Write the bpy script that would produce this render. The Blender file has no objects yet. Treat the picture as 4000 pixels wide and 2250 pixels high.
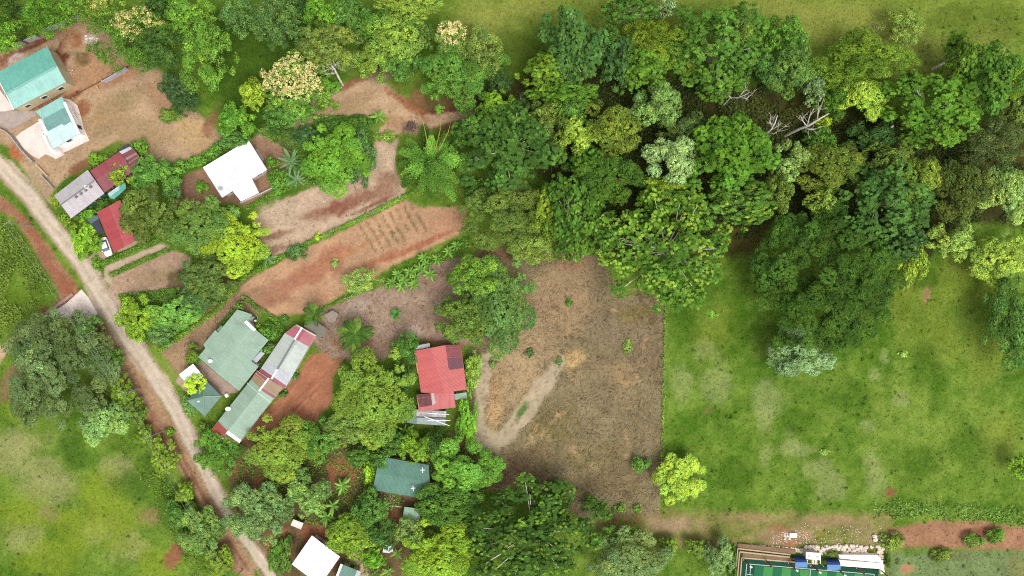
import bpy, math, random
import numpy as np
from mathutils import Vector, Matrix

# ------------------------------------------------------------------ camera, sky, sun, exposure
SC = bpy.context.scene
COL = SC.collection
CAM_H = 150.0                       # drone height above the ground (m), looking straight down
PX = 225.0 / 4000.0                 # ground metres per photograph pixel
VS = 4000.0 / 2576.0                # overview pixel -> photograph pixel

cam_data = bpy.data.cameras.new('drone_camera')
cam_data.sensor_width = 36.0
cam_data.lens = 24.0
cam_data.clip_end = 6000.0
cam = bpy.data.objects.new('drone_camera', cam_data)
cam.location = (0, 0, CAM_H)
COL.objects.link(cam)
SC.camera = cam

SUN_EL, SUN_AZ = math.radians(62), math.radians(140)     # azimuth clockwise from +Y
world = bpy.data.worlds.new('World')
SC.world = world
world.use_nodes = True
wn, wl = world.node_tree.nodes, world.node_tree.links
sky = wn.new('ShaderNodeTexSky')
sky.sky_type = 'NISHITA'
sky.sun_disc = False
sky.sun_elevation = SUN_EL
sky.sun_rotation = SUN_AZ
sky.dust_density = 4.0
sky.air_density = 1.0
hsv = wn.new('ShaderNodeHueSaturation')
hsv.inputs['Saturation'].default_value = 0.14            # veiled, nearly white tropical sky
wl.new(sky.outputs[0], hsv.inputs['Color'])
wl.new(hsv.outputs[0], wn['Background'].inputs['Color'])
wn['Background'].inputs['Strength'].default_value = 0.15

sun_data = bpy.data.lights.new('sun', 'SUN')
sun_data.energy = 1.25
sun_data.angle = math.radians(32)
sun_data.color = (1.0, 0.965, 0.915)
sun = bpy.data.objects.new('sun', sun_data)
sd = Vector((math.sin(SUN_AZ) * math.cos(SUN_EL), math.cos(SUN_AZ) * math.cos(SUN_EL), math.sin(SUN_EL)))
sun.rotation_euler = (-sd).to_track_quat('-Z', 'Y').to_euler()
sun.location = (0, 0, 120)
COL.objects.link(sun)

SC.view_settings.view_transform = 'Standard'
SC.view_settings.look = 'None'
SC.view_settings.exposure = 0.82
SC.view_settings.gamma = 1.0
SC.render.engine = 'CYCLES'
SC.cycles.max_bounces = 5
SC.cycles.diffuse_bounces = 2
SC.cycles.transmission_bounces = 2
SC.cycles.use_denoising = False
SC.cycles.filter_width = 1.15

# ------------------------------------------------------------------ helpers
RNG = np.random.default_rng(7)
random.seed(7)
KG = 2.0                            # photo brightness -> base colour divisor for open ground
KL = 1.0                           # the same for foliage (which shades itself)


def lin(c):
    c = np.asarray(c, float) / 255.0
    return np.where(c <= 0.04045, c / 12.92, ((c + 0.055) / 1.055) ** 2.4)


def alb(c, k=None):
    return tuple(np.clip(lin(c) / (k or KG), 0.0, 0.86))


def W(px, py, z=0.0):
    f = (1.0 - z / CAM_H) * PX
    return Vector(((px - 2000.0) * f, (1125.0 - py) * f, z))


def V(x, y, z=0.0):
    return W(x * VS, y * VS, z)


def zoomer(x0, y0, s):
    return lambda *pts: [(x0 + a * s, y0 + b * s) for a, b in pts]


zA = zoomer(0, 150, .1941)
zB = zoomer(0, 350, .1941)
zC = zoomer(150, 540, .1941)
zD = zoomer(200, 740, .1941)
zE = zoomer(700, 520, .1941)
zF = zoomer(650, 1180, .23292)
zG = zoomer(650, 1440, .23292)
zH = zoomer(1500, 1320, .15528)
zI = zoomer(1540, 1540, .12422)
zJ = zoomer(1400, 1760, .23468)
zK = zoomer(1080, 2000, .1941)
zL = zoomer(2840, 2060, .24725)
zM = zoomer(3100, 2060, .27473)
zN = zoomer(1150, 1160, .27473)
zV = zoomer(0, 0, VS)

_lat = {}


def vnoise(x, y, scale, seed):
    if seed not in _lat:
        _lat[seed] = np.random.default_rng(1000 + seed).random((256, 256))
    L = _lat[seed]
    u, v = np.asarray(x) / scale + 97.3, np.asarray(y) / scale + 53.7
    i, j = np.floor(u).astype(int), np.floor(v).astype(int)
    fu, fv = u - i, v - j
    fu, fv = fu * fu * (3 - 2 * fu), fv * fv * (3 - 2 * fv)
    i0, j0, i1, j1 = i % 256, j % 256, (i + 1) % 256, (j + 1) % 256
    a = L[i0, j0] * (1 - fu) + L[i1, j0] * fu
    b = L[i0, j1] * (1 - fu) + L[i1, j1] * fu
    return a * (1 - fv) + b * fv - 0.5


def fbm(x, y, scale, seed, octs=4):
    t, a, n = 0.0, 1.0, 0.0
    for o in range(octs):
        t = t + a * vnoise(x, y, scale / 2 ** o, seed + o)
        n += a
        a *= 0.55
    return t / n


def ground_z(x, y):
    return 0.16 * fbm(x, y, 9.0, 60, 3)


def mesh_data(name, verts, faces, mat=None, cols=None, smooth=False, uvs=None):
    me = bpy.data.meshes.new(name)
    if isinstance(faces, np.ndarray):
        v = np.asarray(verts, np.float32)
        nf, k = faces.shape
        me.vertices.add(len(v))
        me.vertices.foreach_set('co', v.ravel())
        me.loops.add(nf * k)
        me.loops.foreach_set('vertex_index', faces.astype(np.int32).ravel())
        me.polygons.add(nf)
        me.polygons.foreach_set('loop_start', np.arange(0, nf * k, k, dtype=np.int32))
        me.update(calc_edges=True)
    else:
        me.from_pydata([tuple(p) for p in verts], [], [tuple(f) for f in faces])
        me.update()
    if cols is not None:
        a = me.color_attributes.new('tint', 'FLOAT_COLOR', 'POINT')
        c = np.ones((len(me.vertices), 4), np.float32)
        c[:, :np.shape(cols)[1]] = cols
        a.data.foreach_set('color', c.ravel())
    if uvs is not None:
        uvl = me.uv_layers.new(name='UVMap')
        li = np.empty(len(me.loops), np.int32)
        me.loops.foreach_get('vertex_index', li)
        uvl.data.foreach_set('uv', np.asarray(uvs, np.float32)[li].ravel())
    if smooth:
        me.polygons.foreach_set('use_smooth', np.ones(len(me.polygons), bool))
    if mat is not None:
        me.materials.append(mat)
    return me


def link(name, me, parent=None, loc=(0, 0, 0), rot=(0, 0, 0), scale=(1, 1, 1)):
    o = bpy.data.objects.new(name, me)
    o.location, o.rotation_euler, o.scale = loc, rot, scale
    COL.objects.link(o)
    if parent is not None:
        o.parent = parent
    return o


def part(name, verts, faces, mat, parent, **kw):
    """verts in world space; the part is stored relative to its thing's base."""
    root, off = parent, Vector((0, 0, 0))
    while root is not None:
        off = off + Vector(root.location)
        root = root.parent
    off = np.array(off)
    return link(name, mesh_data(name, np.asarray([tuple(p) for p in verts], float) - off if not isinstance(verts, np.ndarray) else verts - off, faces, mat, **kw), parent)


def tag(o, label, cat, group=None, kind=None):
    o['label'] = label
    o['category'] = cat
    if group:
        o['group'] = group
    if kind:
        o['kind'] = kind
    return o


def thing(name, label, cat, loc, group=None):
    o = bpy.data.objects.new(name, None)
    o.empty_display_size = 0.5
    o.location = loc
    COL.objects.link(o)
    return tag(o, label, cat, group)


def structure(o):
    o['kind'] = 'structure'
    return o


class MB:
    """collects simple solids into one mesh"""
    def __init__(self):
        self.v, self.f = [], []

    def add(self, v, f):
        n = len(self.v)
        self.v += [tuple(p) for p in v]
        self.f += [tuple(i + n for i in q) for q in f]
        return self

    def prism(self, pts, z0, z1):
        n = len(pts)
        a = [(p[0], p[1], z0) for p in pts] + [(p[0], p[1], z1) for p in pts]
        f = [tuple(range(n - 1, -1, -1)), tuple(range(n, 2 * n))]
        f += [(i, (i + 1) % n, n + (i + 1) % n, n + i) for i in range(n)]
        return self.add(a, f)

    def bar(self, p, q, w, h=None):
        p, q = Vector(p), Vector(q)
        d = (q - p).normalized()
        s = d.cross(Vector((0, 0, 1)))
        s = Vector((1, 0, 0)) if s.length < 1e-4 else s.normalized()
        u = s.cross(d)
        h = h or w
        a = [c + s * i * w / 2 + u * j * h / 2 for c in (p, q) for i, j in ((-1, -1), (1, -1), (1, 1), (-1, 1))]
        return self.add(a, [(3, 2, 1, 0), (4, 5, 6, 7), (0, 1, 5, 4), (1, 2, 6, 5), (2, 3, 7, 6), (3, 0, 4, 7)])

    def tube(self, pts, radii, sides=6):
        v, f = tube(pts, radii, sides)
        return self.add(v, f)


def tube(pts, radii, sides=6):
    pts = [Vector(p) for p in pts]
    v, f = [], []
    for i, p in enumerate(pts):
        d = (pts[min(i + 1, len(pts) - 1)] - pts[max(i - 1, 0)])
        d = d.normalized() if d.length > 1e-6 else Vector((0, 0, 1))
        s = d.cross(Vector((0.31, 0.95, 0.1))).normalized()
        u = d.cross(s)
        for k in range(sides):
            a = 2 * math.pi * k / sides
            v.append(p + (s * math.cos(a) + u * math.sin(a)) * radii[i])
    for i in range(len(pts) - 1):
        for k in range(sides):
            a, b = i * sides + k, i * sides + (k + 1) % sides
            f.append((a, b, b + sides, a + sides))
    n = len(v)
    f.append(tuple(range(sides - 1, -1, -1)))
    f.append(tuple(range(n - sides, n)))
    return v, f


# ------------------------------------------------------------------ materials
def new_mat(name, rough=0.8, spec=0.2):
    m = bpy.data.materials.new(name)
    m.use_nodes = True
    b = m.node_tree.nodes['Principled BSDF']
    b.inputs['Roughness'].default_value = rough
    b.inputs['Specular IOR Level'].default_value = spec
    return m, m.node_tree.nodes, m.node_tree.links, b


def ramp(nodes, stops):
    r = nodes.new('ShaderNodeValToRGB')
    e = r.color_ramp.elements
    while len(e) < len(stops):
        e.new(0.5)
    for i, (p, c) in enumerate(stops):
        e[i].position = p
        e[i].color = (c[0], c[1], c[2], 1)
    return r


def noise_node(n, l, scale, detail=4, rough=0.6, vec=None):
    t = n.new('ShaderNodeTexNoise')
    t.inputs['Scale'].default_value = scale
    t.inputs['Detail'].default_value = detail
    t.inputs['Roughness'].default_value = rough
    if vec is not None:
        l.new(vec, t.inputs['Vector'])
    return t


def mixrgb(n, l, mode, fac, a, b):
    x = n.new('ShaderNodeMix')
    x.data_type = 'RGBA'
    x.blend_type = mode
    for sock, val in ((x.inputs[0], fac), (x.inputs[6], a), (x.inputs[7], b)):
        if hasattr(val, 'is_linked'):
            l.new(val, sock)
        elif isinstance(val, (int, float)):
            sock.default_value = val
        else:
            sock.default_value = (val[0], val[1], val[2], 1)
    return x.outputs[2]


def plain(name, rgb, rough=0.7, spec=0.25, var=0.22, scale=1.3, k=None, bump=0.0, grime=None):
    m, n, l, b = new_mat(name, rough, spec)
    base = alb(rgb, k)
    tc = n.new('ShaderNodeNewGeometry')
    t = noise_node(n, l, scale, 5, 0.65, tc.outputs['Position'])
    r = ramp(n, [(0.25, (1 - var,) * 3), (0.75, (1 + var,) * 3)])
    l.new(t.outputs[0], r.inputs[0])
    col = mixrgb(n, l, 'MULTIPLY', 1.0, base, r.outputs[0])
    if grime is not None:
        t2 = noise_node(n, l, 0.55, 6, 0.7, tc.outputs['Position'])
        r2 = ramp(n, [(0.48, (0, 0, 0)), (0.68, (1, 1, 1))])
        l.new(t2.outputs[0], r2.inputs[0])
        col = mixrgb(n, l, 'MIX', r2.outputs[0], col, alb(grime, k))
    l.new(col, b.inputs['Base Color'])
    if bump:
        bp = n.new('ShaderNodeBump')
        bp.inputs['Strength'].default_value = bump
        bp.inputs['Distance'].default_value = 0.1
        t3 = noise_node(n, l, scale * 6, 5, 0.7, tc.outputs['Position'])
        l.new(t3.outputs[0], bp.inputs['Height'])
        l.new(bp.outputs[0], b.inputs['Normal'])
    return m


_roofs = {}


def roof_mat(rgb, rust=0.0, rough=0.55, rustcol=(120, 70, 55), k=None, stripes=0.05):
    key = (rgb, rust, rough, rustcol, k, stripes)
    if key in _roofs:
        return _roofs[key]
    m, n, l, b = new_mat('metal_roof_sheet', rough, 0.35)
    base = alb(rgb, k or 2.32)
    uv = n.new('ShaderNodeUVMap')
    sep = n.new('ShaderNodeSeparateXYZ')
    l.new(uv.outputs[0], sep.inputs[0])
    # one tone per metal sheet (0.82 m wide)
    mu = n.new('ShaderNodeMath'); mu.operation = 'MULTIPLY'; mu.inputs[1].default_value = 1 / 0.82
    l.new(sep.outputs[0], mu.inputs[0])
    fl = n.new('ShaderNodeMath'); fl.operation = 'FLOOR'
    l.new(mu.outputs[0], fl.inputs[0])
    wnz = n.new('ShaderNodeTexWhiteNoise'); wnz.noise_dimensions = '1D'
    l.new(fl.outputs[0], wnz.inputs['W'])
    rr = ramp(n, [(0.0, (1 - stripes,) * 3), (1.0, (1 + stripes,) * 3)])
    l.new(wnz.outputs[0], rr.inputs[0])
    col = mixrgb(n, l, 'MULTIPLY', 1.0, base, rr.outputs[0])
    # streaks running down the slope
    mp = n.new('ShaderNodeMapping')
    mp.inputs['Scale'].default_value = (2.2, 0.25, 1)
    l.new(uv.outputs[0], mp.inputs[0])
    st = noise_node(n, l, 1.0, 6, 0.7, mp.outputs[0])
    r2 = ramp(n, [(0.3, (0.86,) * 3), (0.7, (1.10,) * 3)])
    l.new(st.outputs[0], r2.inputs[0])
    col = mixrgb(n, l, 'MULTIPLY', 1.0, col, r2.outputs[0])
    # faint lap joints across the slope, grime settling in patches
    wv = n.new('ShaderNodeMath'); wv.operation = 'PINGPONG'; wv.inputs[1].default_value = 1.55
    l.new(sep.outputs[1], wv.inputs[0])
    rl = ramp(n, [(0.0, (0.82,) * 3), (0.055, (1.0,) * 3)])
    l.new(wv.outputs[0], rl.inputs[0])
    col = mixrgb(n, l, 'MULTIPLY', 0.55, col, rl.outputs[0])
    gr = noise_node(n, l, 0.35, 7, 0.7, uv.outputs[0])
    rg = ramp(n, [(0.36, (0.84, 0.82, 0.79)), (0.56, (1.03,) * 3)])
    l.new(gr.outputs[0], rg.inputs[0])
    col = mixrgb(n, l, 'MULTIPLY', 0.75, col, rg.outputs[0])
    if rust > 0:
        st2 = noise_node(n, l, 0.9, 7, 0.75, uv.outputs[0])
        r3 = ramp(n, [(0.62 - 0.3 * rust, (0, 0, 0)), (0.78 - 0.2 * rust, (1, 1, 1))])
        l.new(st2.outputs[0], r3.inputs[0])
        col = mixrgb(n, l, 'MIX', r3.outputs[0], col, alb(rustcol, k))
    l.new(col, b.inputs['Base Color'])
    # corrugation
    s1 = n.new('ShaderNodeMath'); s1.operation = 'MULTIPLY'; s1.inputs[1].default_value = 2 * math.pi / 0.27
    l.new(sep.outputs[0], s1.inputs[0])
    s2 = n.new('ShaderNodeMath'); s2.operation = 'SINE'
    l.new(s1.outputs[0], s2.inputs[0])
    bp = n.new('ShaderNodeBump'); bp.inputs['Strength'].default_value = 0.35; bp.inputs['Distance'].default_value = 0.02
    l.new(s2.outputs[0], bp.inputs['Height'])
    l.new(bp.outputs[0], b.inputs['Normal'])
    _roofs[key] = m
    return m


def leaf_mat(name, transl=0.16):
    m, n, l, b = new_mat(name, 0.7, 0.08)
    a = n.new('ShaderNodeAttribute')
    a.attribute_name = 'tint'
    l.new(a.outputs['Color'], b.inputs['Base Color'])
    tr = n.new('ShaderNodeBsdfTranslucent')
    l.new(a.outputs['Color'], tr.inputs['Color'])
    mx = n.new('ShaderNodeMixShader')
    mx.inputs[0].default_value = transl
    l.new(b.outputs[0], mx.inputs[1])
    l.new(tr.outputs[0], mx.inputs[2])
    l.new(mx.outputs[0], n['Material Output'].inputs['Surface'])
    return m


LEAF = leaf_mat('foliage')


def crown_mat():
    """leaf colour = the tree's own colour (or its young-leaf colour) times the leaf's small variation"""
    m = leaf_mat('tree_foliage', 0.16)
    n, l = m.node_tree.nodes, m.node_tree.links
    a = [q for q in n if q.type == 'ATTRIBUTE'][0]
    c = []
    for nm in ('leaf_colour', 'young_leaf_colour'):
        q = n.new('ShaderNodeAttribute')
        q.attribute_type = 'OBJECT'
        q.attribute_name = nm
        c.append(q)
    base = mixrgb(n, l, 'MIX', a.outputs['Alpha'], c[0].outputs['Color'], c[1].outputs['Color'])
    col = mixrgb(n, l, 'MULTIPLY', 1.0, base, a.outputs['Color'])
    for lk in list(a.outputs['Color'].links):
        if lk.to_node.type in ('BSDF_PRINCIPLED', 'BSDF_TRANSLUCENT'):
            l.new(col, lk.to_socket)
    return m


CROWN = crown_mat()
BARK = plain('grey_brown_bark', (120, 100, 80), 0.9, 0.1, 0.3, 3.0, bump=0.4)
PALEBARK = plain('pale_bark', (214, 208, 192), 0.85, 0.15, 0.2, 2.5, k=1.15, bump=0.3)
DEADWOOD = plain('bleached_deadwood', (206, 198, 186), 0.9, 0.1, 0.25, 2.5, k=1.3, bump=0.3)
TWIG = plain('grey_twigs', (190, 182, 168), 0.9, 0.1, 0.25, 2.5, k=1.2)


def ground_mat():
    m, n, l, b = new_mat('ground_cover', 0.95, 0.08)
    a = n.new('ShaderNodeAttribute')
    a.attribute_name = 'tint'
    geo = n.new('ShaderNodeNewGeometry')
    t1 = noise_node(n, l, 1.6, 6, 0.72, geo.outputs['Position'])
    r1 = ramp(n, [(0.28, (0.66,) * 3), (0.5, (1.0,) * 3), (0.75, (1.30,) * 3)])
    l.new(t1.outputs[0], r1.inputs[0])
    c = mixrgb(n, l, 'MULTIPLY', a.outputs['Alpha'], a.outputs['Color'], r1.outputs[0])
    t2 = noise_node(n, l, 7.0, 4, 0.7, geo.outputs['Position'])
    r2 = ramp(n, [(0.30, (0.80, 0.80, 0.80)), (0.70, (1.20, 1.20, 1.20))])
    l.new(t2.outputs[0], r2.inputs[0])
    c = mixrgb(n, l, 'MULTIPLY', a.outputs['Alpha'], c, r2.outputs[0])
    l.new(c, b.inputs['Base Color'])
    bp = n.new('ShaderNodeBump')
    bp.inputs['Strength'].default_value = 0.4
    bp.inputs['Distance'].default_value = 0.15
    l.new(t1.outputs[0], bp.inputs['Height'])
    l.new(bp.outputs[0], b.inputs['Normal'])
    return m


GROUND = ground_mat()
# ------------------------------------------------------------------ the ground: one relief sheet, split by kind of ground
def axis(half, step, far, fstep):
    a = np.arange(-half, half + step * 0.5, step)
    b = np.arange(half + fstep, far, fstep)
    return np.concatenate([-b[::-1], a, b])


GX, GY = axis(114.0, 0.41, 152.0, 2.0), axis(65.0, 0.41, 104.0, 2.0)
XX, YY = np.meshgrid(GX, GY)
UX, UY = XX / PX + 2000.0, 1125.0 - YY / PX           # photograph pixels of every ground point
UX, UY = UX / VS, UY / VS                              # overview pixels
M2V = 1.0 / (PX * VS)
COLR = np.zeros(XX.shape + (3,))
LAB = np.zeros(XX.shape, int)
LABELS = ['pasture']
_seed = [200]


def inside(poly, x, y):
    r = np.zeros(x.shape, bool)
    n = len(poly)
    for i in range(n):
        (x0, y0), (x1, y1) = poly[i], poly[(i + 1) % n]
        if y0 == y1:
            continue
        c = ((y0 > y) != (y1 > y)) & (x < (x1 - x0) * (y - y0) / (y1 - y0) + x0)
        r ^= c
    return r


def mask_poly(poly, warp=8.0, soft=5.0, taps=5):
    px, py = [p[0] for p in poly], [p[1] for p in poly]
    pad = warp * 1.2 + soft * 2 + 4
    cs = np.where((UX[0] > min(px) - pad) & (UX[0] < max(px) + pad))[0]
    rs = np.where((UY[:, 0] > min(py) - pad) & (UY[:, 0] < max(py) + pad))[0]
    if not len(cs) or not len(rs):
        return None
    sl = (slice(rs[0], rs[-1] + 1), slice(cs[0], cs[-1] + 1))
    x, y = UX[sl], UY[sl]
    s = _seed[0]
    _seed[0] += 3
    wx = x + warp * 2 * fbm(x, y, 22.0, s % 50, 4)
    wy = y + warp * 2 * fbm(x, y, 22.0, (s + 17) % 50, 4)
    m = np.zeros(x.shape)
    for t in range(taps):
        a = 2 * math.pi * t / taps
        m += inside(poly, wx + soft * math.cos(a) * (t > 0), wy + soft * math.sin(a) * (t > 0))
    return sl, m / taps


def lay(sl, m, rgb, alpha=1.0, label=None, vary=0.0, break_up=0.0):
    c = np.array(alb(rgb))
    x, y = UX[sl], UY[sl]
    m = m * alpha
    if break_up:
        nz = fbm(x, y, 14.0, (_seed[0] * 7) % 50, 5) * 2.2
        m = m * np.clip(0.5 + (m - 0.5) * 0 + nz * break_up * 2.0 + (1 - break_up) * 0.5, 0, 1)
    v = 1.0
    if vary:
        v = (1 + vary * 2 * fbm(x, y, 30.0, (_seed[0] * 5) % 50, 5))[..., None]
    COLR[sl] = COLR[sl] * (1 - m[..., None]) + c * v * m[..., None]
    if label:
        if label not in LABELS:
            LABELS.append(label)
        LAB[sl] = np.where(m > 0.5, LABELS.index(label), LAB[sl])


def paint(poly, rgb, label=None, warp=8.0, soft=5.0, alpha=1.0, vary=0.25, break_up=0.0):
    r = mask_poly(poly, warp, soft)
    if r:
        lay(r[0], r[1], rgb, alpha, label, vary, break_up)


def blob(cx, cy, rx, ry, rgb, alpha=0.8, ang=0.0, rough=1.25, vary=0.2):
    alpha = min(1.0, alpha * 1.12)
    R = max(rx, ry) * 2.0
    cs = np.where(abs(UX[0] - cx) < R)[0]
    rs = np.where(abs(UY[:, 0] - cy) < R)[0]
    if not len(cs) or not len(rs):
        return
    sl = (slice(rs[0], rs[-1] + 1), slice(cs[0], cs[-1] + 1))
    x, y = UX[sl] - cx, UY[sl] - cy
    ca, sa = math.cos(ang), math.sin(ang)
    u, v = (x * ca + y * sa) / rx, (-x * sa + y * ca) / ry
    _seed[0] += 1
    d = np.sqrt(u * u + v * v) + rough * fbm(UX[sl], UY[sl], max(8.0, min(rx, ry) * 1.2), _seed[0] % 50, 4)
    m = np.clip((1.30 - d) / 0.85, 0, 1)
    m = m * m * (3 - 2 * m)
    m = np.clip(m * (1 + 1.1 * fbm(UX[sl], UY[sl], 9.0, (_seed[0] * 3) % 50, 3)), 0, 1)
    lay(sl, m, rgb, alpha, None, vary)


ALL = (slice(None), slice(None))
ONE = np.ones(XX.shape)
# --- base pasture: three tones of green driven by broad and fine patches
n1, n2, n3 = fbm(UX, UY, 260, 1, 4), fbm(UX, UY, 70, 5, 5), fbm(UX, UY, 16, 9, 4)
g = np.clip(0.5 + 0.9 * n1 + 1.2 * n2 + 1.1 * n3, 0, 1)[..., None]
COLR[:] = np.array(alb((80, 120, 28))) * (1 - g) + np.array(alb((132, 158, 62))) * g
# upper pasture, yellower
t = np.clip((150 - UY) / 120, 0, 1) * np.clip((UX - 1080) / 120, 0, 1)
lay(ALL, t, (142, 154, 64), 0.6, None, 0.3)
for c in [(1230, 60, 90, 60), (2130, 70, 160, 50), (2300, 140, 120, 60), (1980, 25, 120, 30), (2490, 100, 60, 50), (1340, 20, 60, 30)]:
    blob(*c, (160, 160, 80), 0.45)
for c in [(2520, 60, 90, 50), (2400, 40, 60, 30), (1300, 120, 40, 40)]:
    blob(*c, (98, 118, 38), 0.6)
blob(2205, 70, 16, 8, (130, 115, 105), 0.8, 0.5)
# right pasture: pale grazed patches and yellow drifts
for c in [(1935, 1005, 42, 58), (1925, 1050, 22, 40), (1990, 1115, 24, 30), (2010, 1135, 50, 18), (2190, 1160, 22, 42), (2205, 1205, 26, 44),
          (2185, 1070, 19, 17), (2060, 1180, 50, 28), (2090, 1225, 40, 34), (1800, 960, 38, 60), (2225, 900, 14, 20), (2200, 945, 15, 18),
          (1720, 960, 34, 60), (1768, 870, 30, 30), (2270, 1000, 26, 20), (1925, 1140, 16, 30)]:
    blob(*c, (160, 170, 104), 0.5)
for c in [(2390, 720, 110, 60), (2350, 850, 70, 90), (2480, 900, 60, 90), (2520, 1080, 60, 60), (2420, 650, 50, 40), (2270, 780, 30, 80), (1800, 830, 60, 60)]:
    blob(*c, (146, 154, 60), 0.35)
for c in [(1725, 800, 40, 60), (1760, 720, 80, 60), (1860, 830, 50, 60), (2160, 990, 70, 40), (2330, 930, 50, 60), (2300, 1160, 70, 50), (1850, 1200, 60, 50), (2010, 1060, 40, 30),
          (1700, 1130, 30, 30), (2420, 1120, 60, 50), (2330, 700, 40, 30), (1730, 640, 60, 40)]:  # first patch here is the yellow tree's shade, painted on the grass
    blob(*c, (66, 104, 18), 0.6)
blob(2240, 1240, 16, 14, (150, 98, 62), 0.9)
blob(2330, 745, 10, 26, (175, 130, 95), 0.7, 0.25)
blob(1780, 1033, 9, 8, (150, 105, 80), 0.7)
# lower left meadow
for c in [(60, 1120, 70, 45), (120, 1180, 60, 40), (110, 1235, 70, 46), (30, 1150, 40, 60), (250, 1330, 60, 40), (300, 1180, 50, 40), (60, 1360, 60, 40), (330, 1380, 50, 40)]:
    blob(*c, (164, 164, 104), 0.6)
for c in [(60, 1290, 70, 60), (250, 1240, 60, 60), (120, 1400, 90, 50), (300, 1320, 60, 60), (200, 1330, 80, 60), (40, 1000, 40, 60), (400, 1420, 60, 40)]:
    blob(*c, (138, 156, 44), 0.6)
for c in [(190, 1140, 40, 50), (330, 1220, 50, 40), (430, 1270, 50, 60), (380, 1160, 40, 30)]:
    blob(*c, (78, 112, 34), 0.7)
blob(370, 1300, 30, 26, (160, 130, 90), 0.6)
blob(440, 1395, 20, 36, (160, 95, 68), 0.85, 0.4)
blob(120, 1290, 30, 18, (156, 134, 96), 0.45)
# left meadow above the side road
for c in [(60, 640, 60, 60), (40, 760, 60, 40), (100, 700, 40, 40)]:
    blob(*c, (96, 124, 32), 0.7)
# weedy green between the trees, top middle
paint(zV and [(540, 20), (780, 60), (760, 130), (840, 230), (780, 300), (640, 330), (560, 270), (520, 200)], (72, 102, 28), None, 14, 12, 0.95, 0.4)
# forest floor under the canopy
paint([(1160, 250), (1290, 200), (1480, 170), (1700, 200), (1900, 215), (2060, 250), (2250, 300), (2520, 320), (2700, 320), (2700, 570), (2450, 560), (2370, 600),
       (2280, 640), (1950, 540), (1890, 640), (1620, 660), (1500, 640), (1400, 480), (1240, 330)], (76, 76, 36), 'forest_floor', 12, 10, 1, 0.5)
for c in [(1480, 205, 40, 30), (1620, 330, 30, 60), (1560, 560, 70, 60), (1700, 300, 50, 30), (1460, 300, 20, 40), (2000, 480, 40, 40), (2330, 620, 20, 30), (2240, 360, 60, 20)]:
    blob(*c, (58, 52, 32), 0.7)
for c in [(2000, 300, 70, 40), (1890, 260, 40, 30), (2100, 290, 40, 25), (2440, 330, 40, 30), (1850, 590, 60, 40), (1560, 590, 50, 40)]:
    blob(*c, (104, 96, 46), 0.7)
paint([(1280, 60), (1360, 110), (1400, 180), (1330, 210), (1180, 190), (1190, 120)], (84, 104, 34), None, 12, 12, 0.7, 0.4)
paint([(1000, 250), (1230, 230), (1300, 300), (1250, 330), (1060, 330)], (120, 92, 58), None, 10, 8, 0.9, 0.4)

# --- construction lot beside the teal houses
paint([(-40, 140), (50, 115), (115, 85), (205, 48), (240, 50), (300, 120), (330, 170), (375, 145), (412, 190), (432, 270), (480, 270), (530, 310), (556, 345), (552, 372),
       (430, 412), (355, 398), (300, 352), (235, 385), (140, 470), (100, 425), (-40, 330)], (194, 160, 122), 'building_lot', 5, 3, 1, 0.3)
for c in [(230, 180, 90, 50, (190, 140, 98), .7), (200, 95, 45, 30, (192, 142, 98), .7), (190, 100, 25, 18, (172, 108, 72), .8), (300, 190, 60, 20, (180, 124, 84), .65),
          (150, 128, 12, 40, (118, 58, 38), .9), (160, 150, 14, 24, (122, 62, 40), .9), (95, 108, 55, 10, (120, 62, 42), .85), (20, 145, 45, 16, (150, 86, 58), .8),
          (115, 255, 70, 9, (140, 88, 62), .85), (185, 240, 26, 10, (140, 74, 48), .85), (205, 275, 18, 26, (160, 98, 62), .8), (300, 260, 90, 26, (160, 138, 92), .6),
          (270, 325, 60, 22, (158, 136, 92), .55), (490, 340, 60, 40, (208, 172, 118), .85), (400, 240, 40, 50, (176, 128, 92), .5), (350, 340, 60, 40, (184, 152, 104), .6),
          (255, 300, 60, 20, (190, 150, 100), .5), (530, 310, 14, 46, (158, 104, 72), .7), (200, 420, 40, 14, (152, 100, 68), .8), (170, 110, 14, 34, (196, 152, 112), .5)]:
    blob(*c[:4], c[4], c[5], -0.5 if c[2] > c[3] * 1.5 else 0.45)
blob(210, 148, 20, 18, (120, 96, 56), 0.8)
blob(40, 150, 24, 14, (222, 196, 178), 0.9, -0.5)
blob(228, 100, 18, 14, (226, 204, 190), 0.85, -0.4)
# --- yard round the white house
paint([(438, 452), (515, 422), (640, 342), (700, 318), (752, 330), (740, 372), (728, 470), (690, 482), (620, 522), (580, 505), (510, 525), (440, 530)], (166, 126, 96), 'yard', 5, 3, 1, 0.35)
blob(470, 480, 30, 24, (140, 100, 78), 0.7)
blob(690, 360, 50, 24, (176, 138, 108), 0.7)
# --- curved sandy lot above
paint([(640, 352), (660, 325), (775, 290), (782, 250), (860, 212), (938, 186), (962, 205), (1012, 240), (1062, 290), (1205, 262), (1210, 285), (1085, 322), (1040, 335),
       (1000, 335), (968, 362), (975, 420), (930, 400), (940, 345), (985, 292), (860, 298), (790, 305), (750, 330)], (206, 170, 130), 'sandy_lot', 5, 3, 1, 0.3)
for c in [(870, 215, 90, 9, (156, 96, 66), .75, -.38), (1030, 265, 60, 12, (172, 104, 66), .8, .62), (1140, 275, 70, 10, (128, 70, 48), .8, -.16), (960, 190, 50, 14, (165, 128, 118), .7, 0),
          (890, 255, 60, 16, (184, 150, 104), .6, -.2), (870, 275, 70, 14, (176, 148, 96), .6, -.1), (1000, 310, 40, 18, (188, 140, 100), .6, 0), (1000, 215, 26, 20, (112, 128, 50), .85, .5),
          (1050, 240, 20, 30, (158, 104, 72), .6, 0)]:
    blob(*c[:4], c[4], c[5], c[6])
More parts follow.
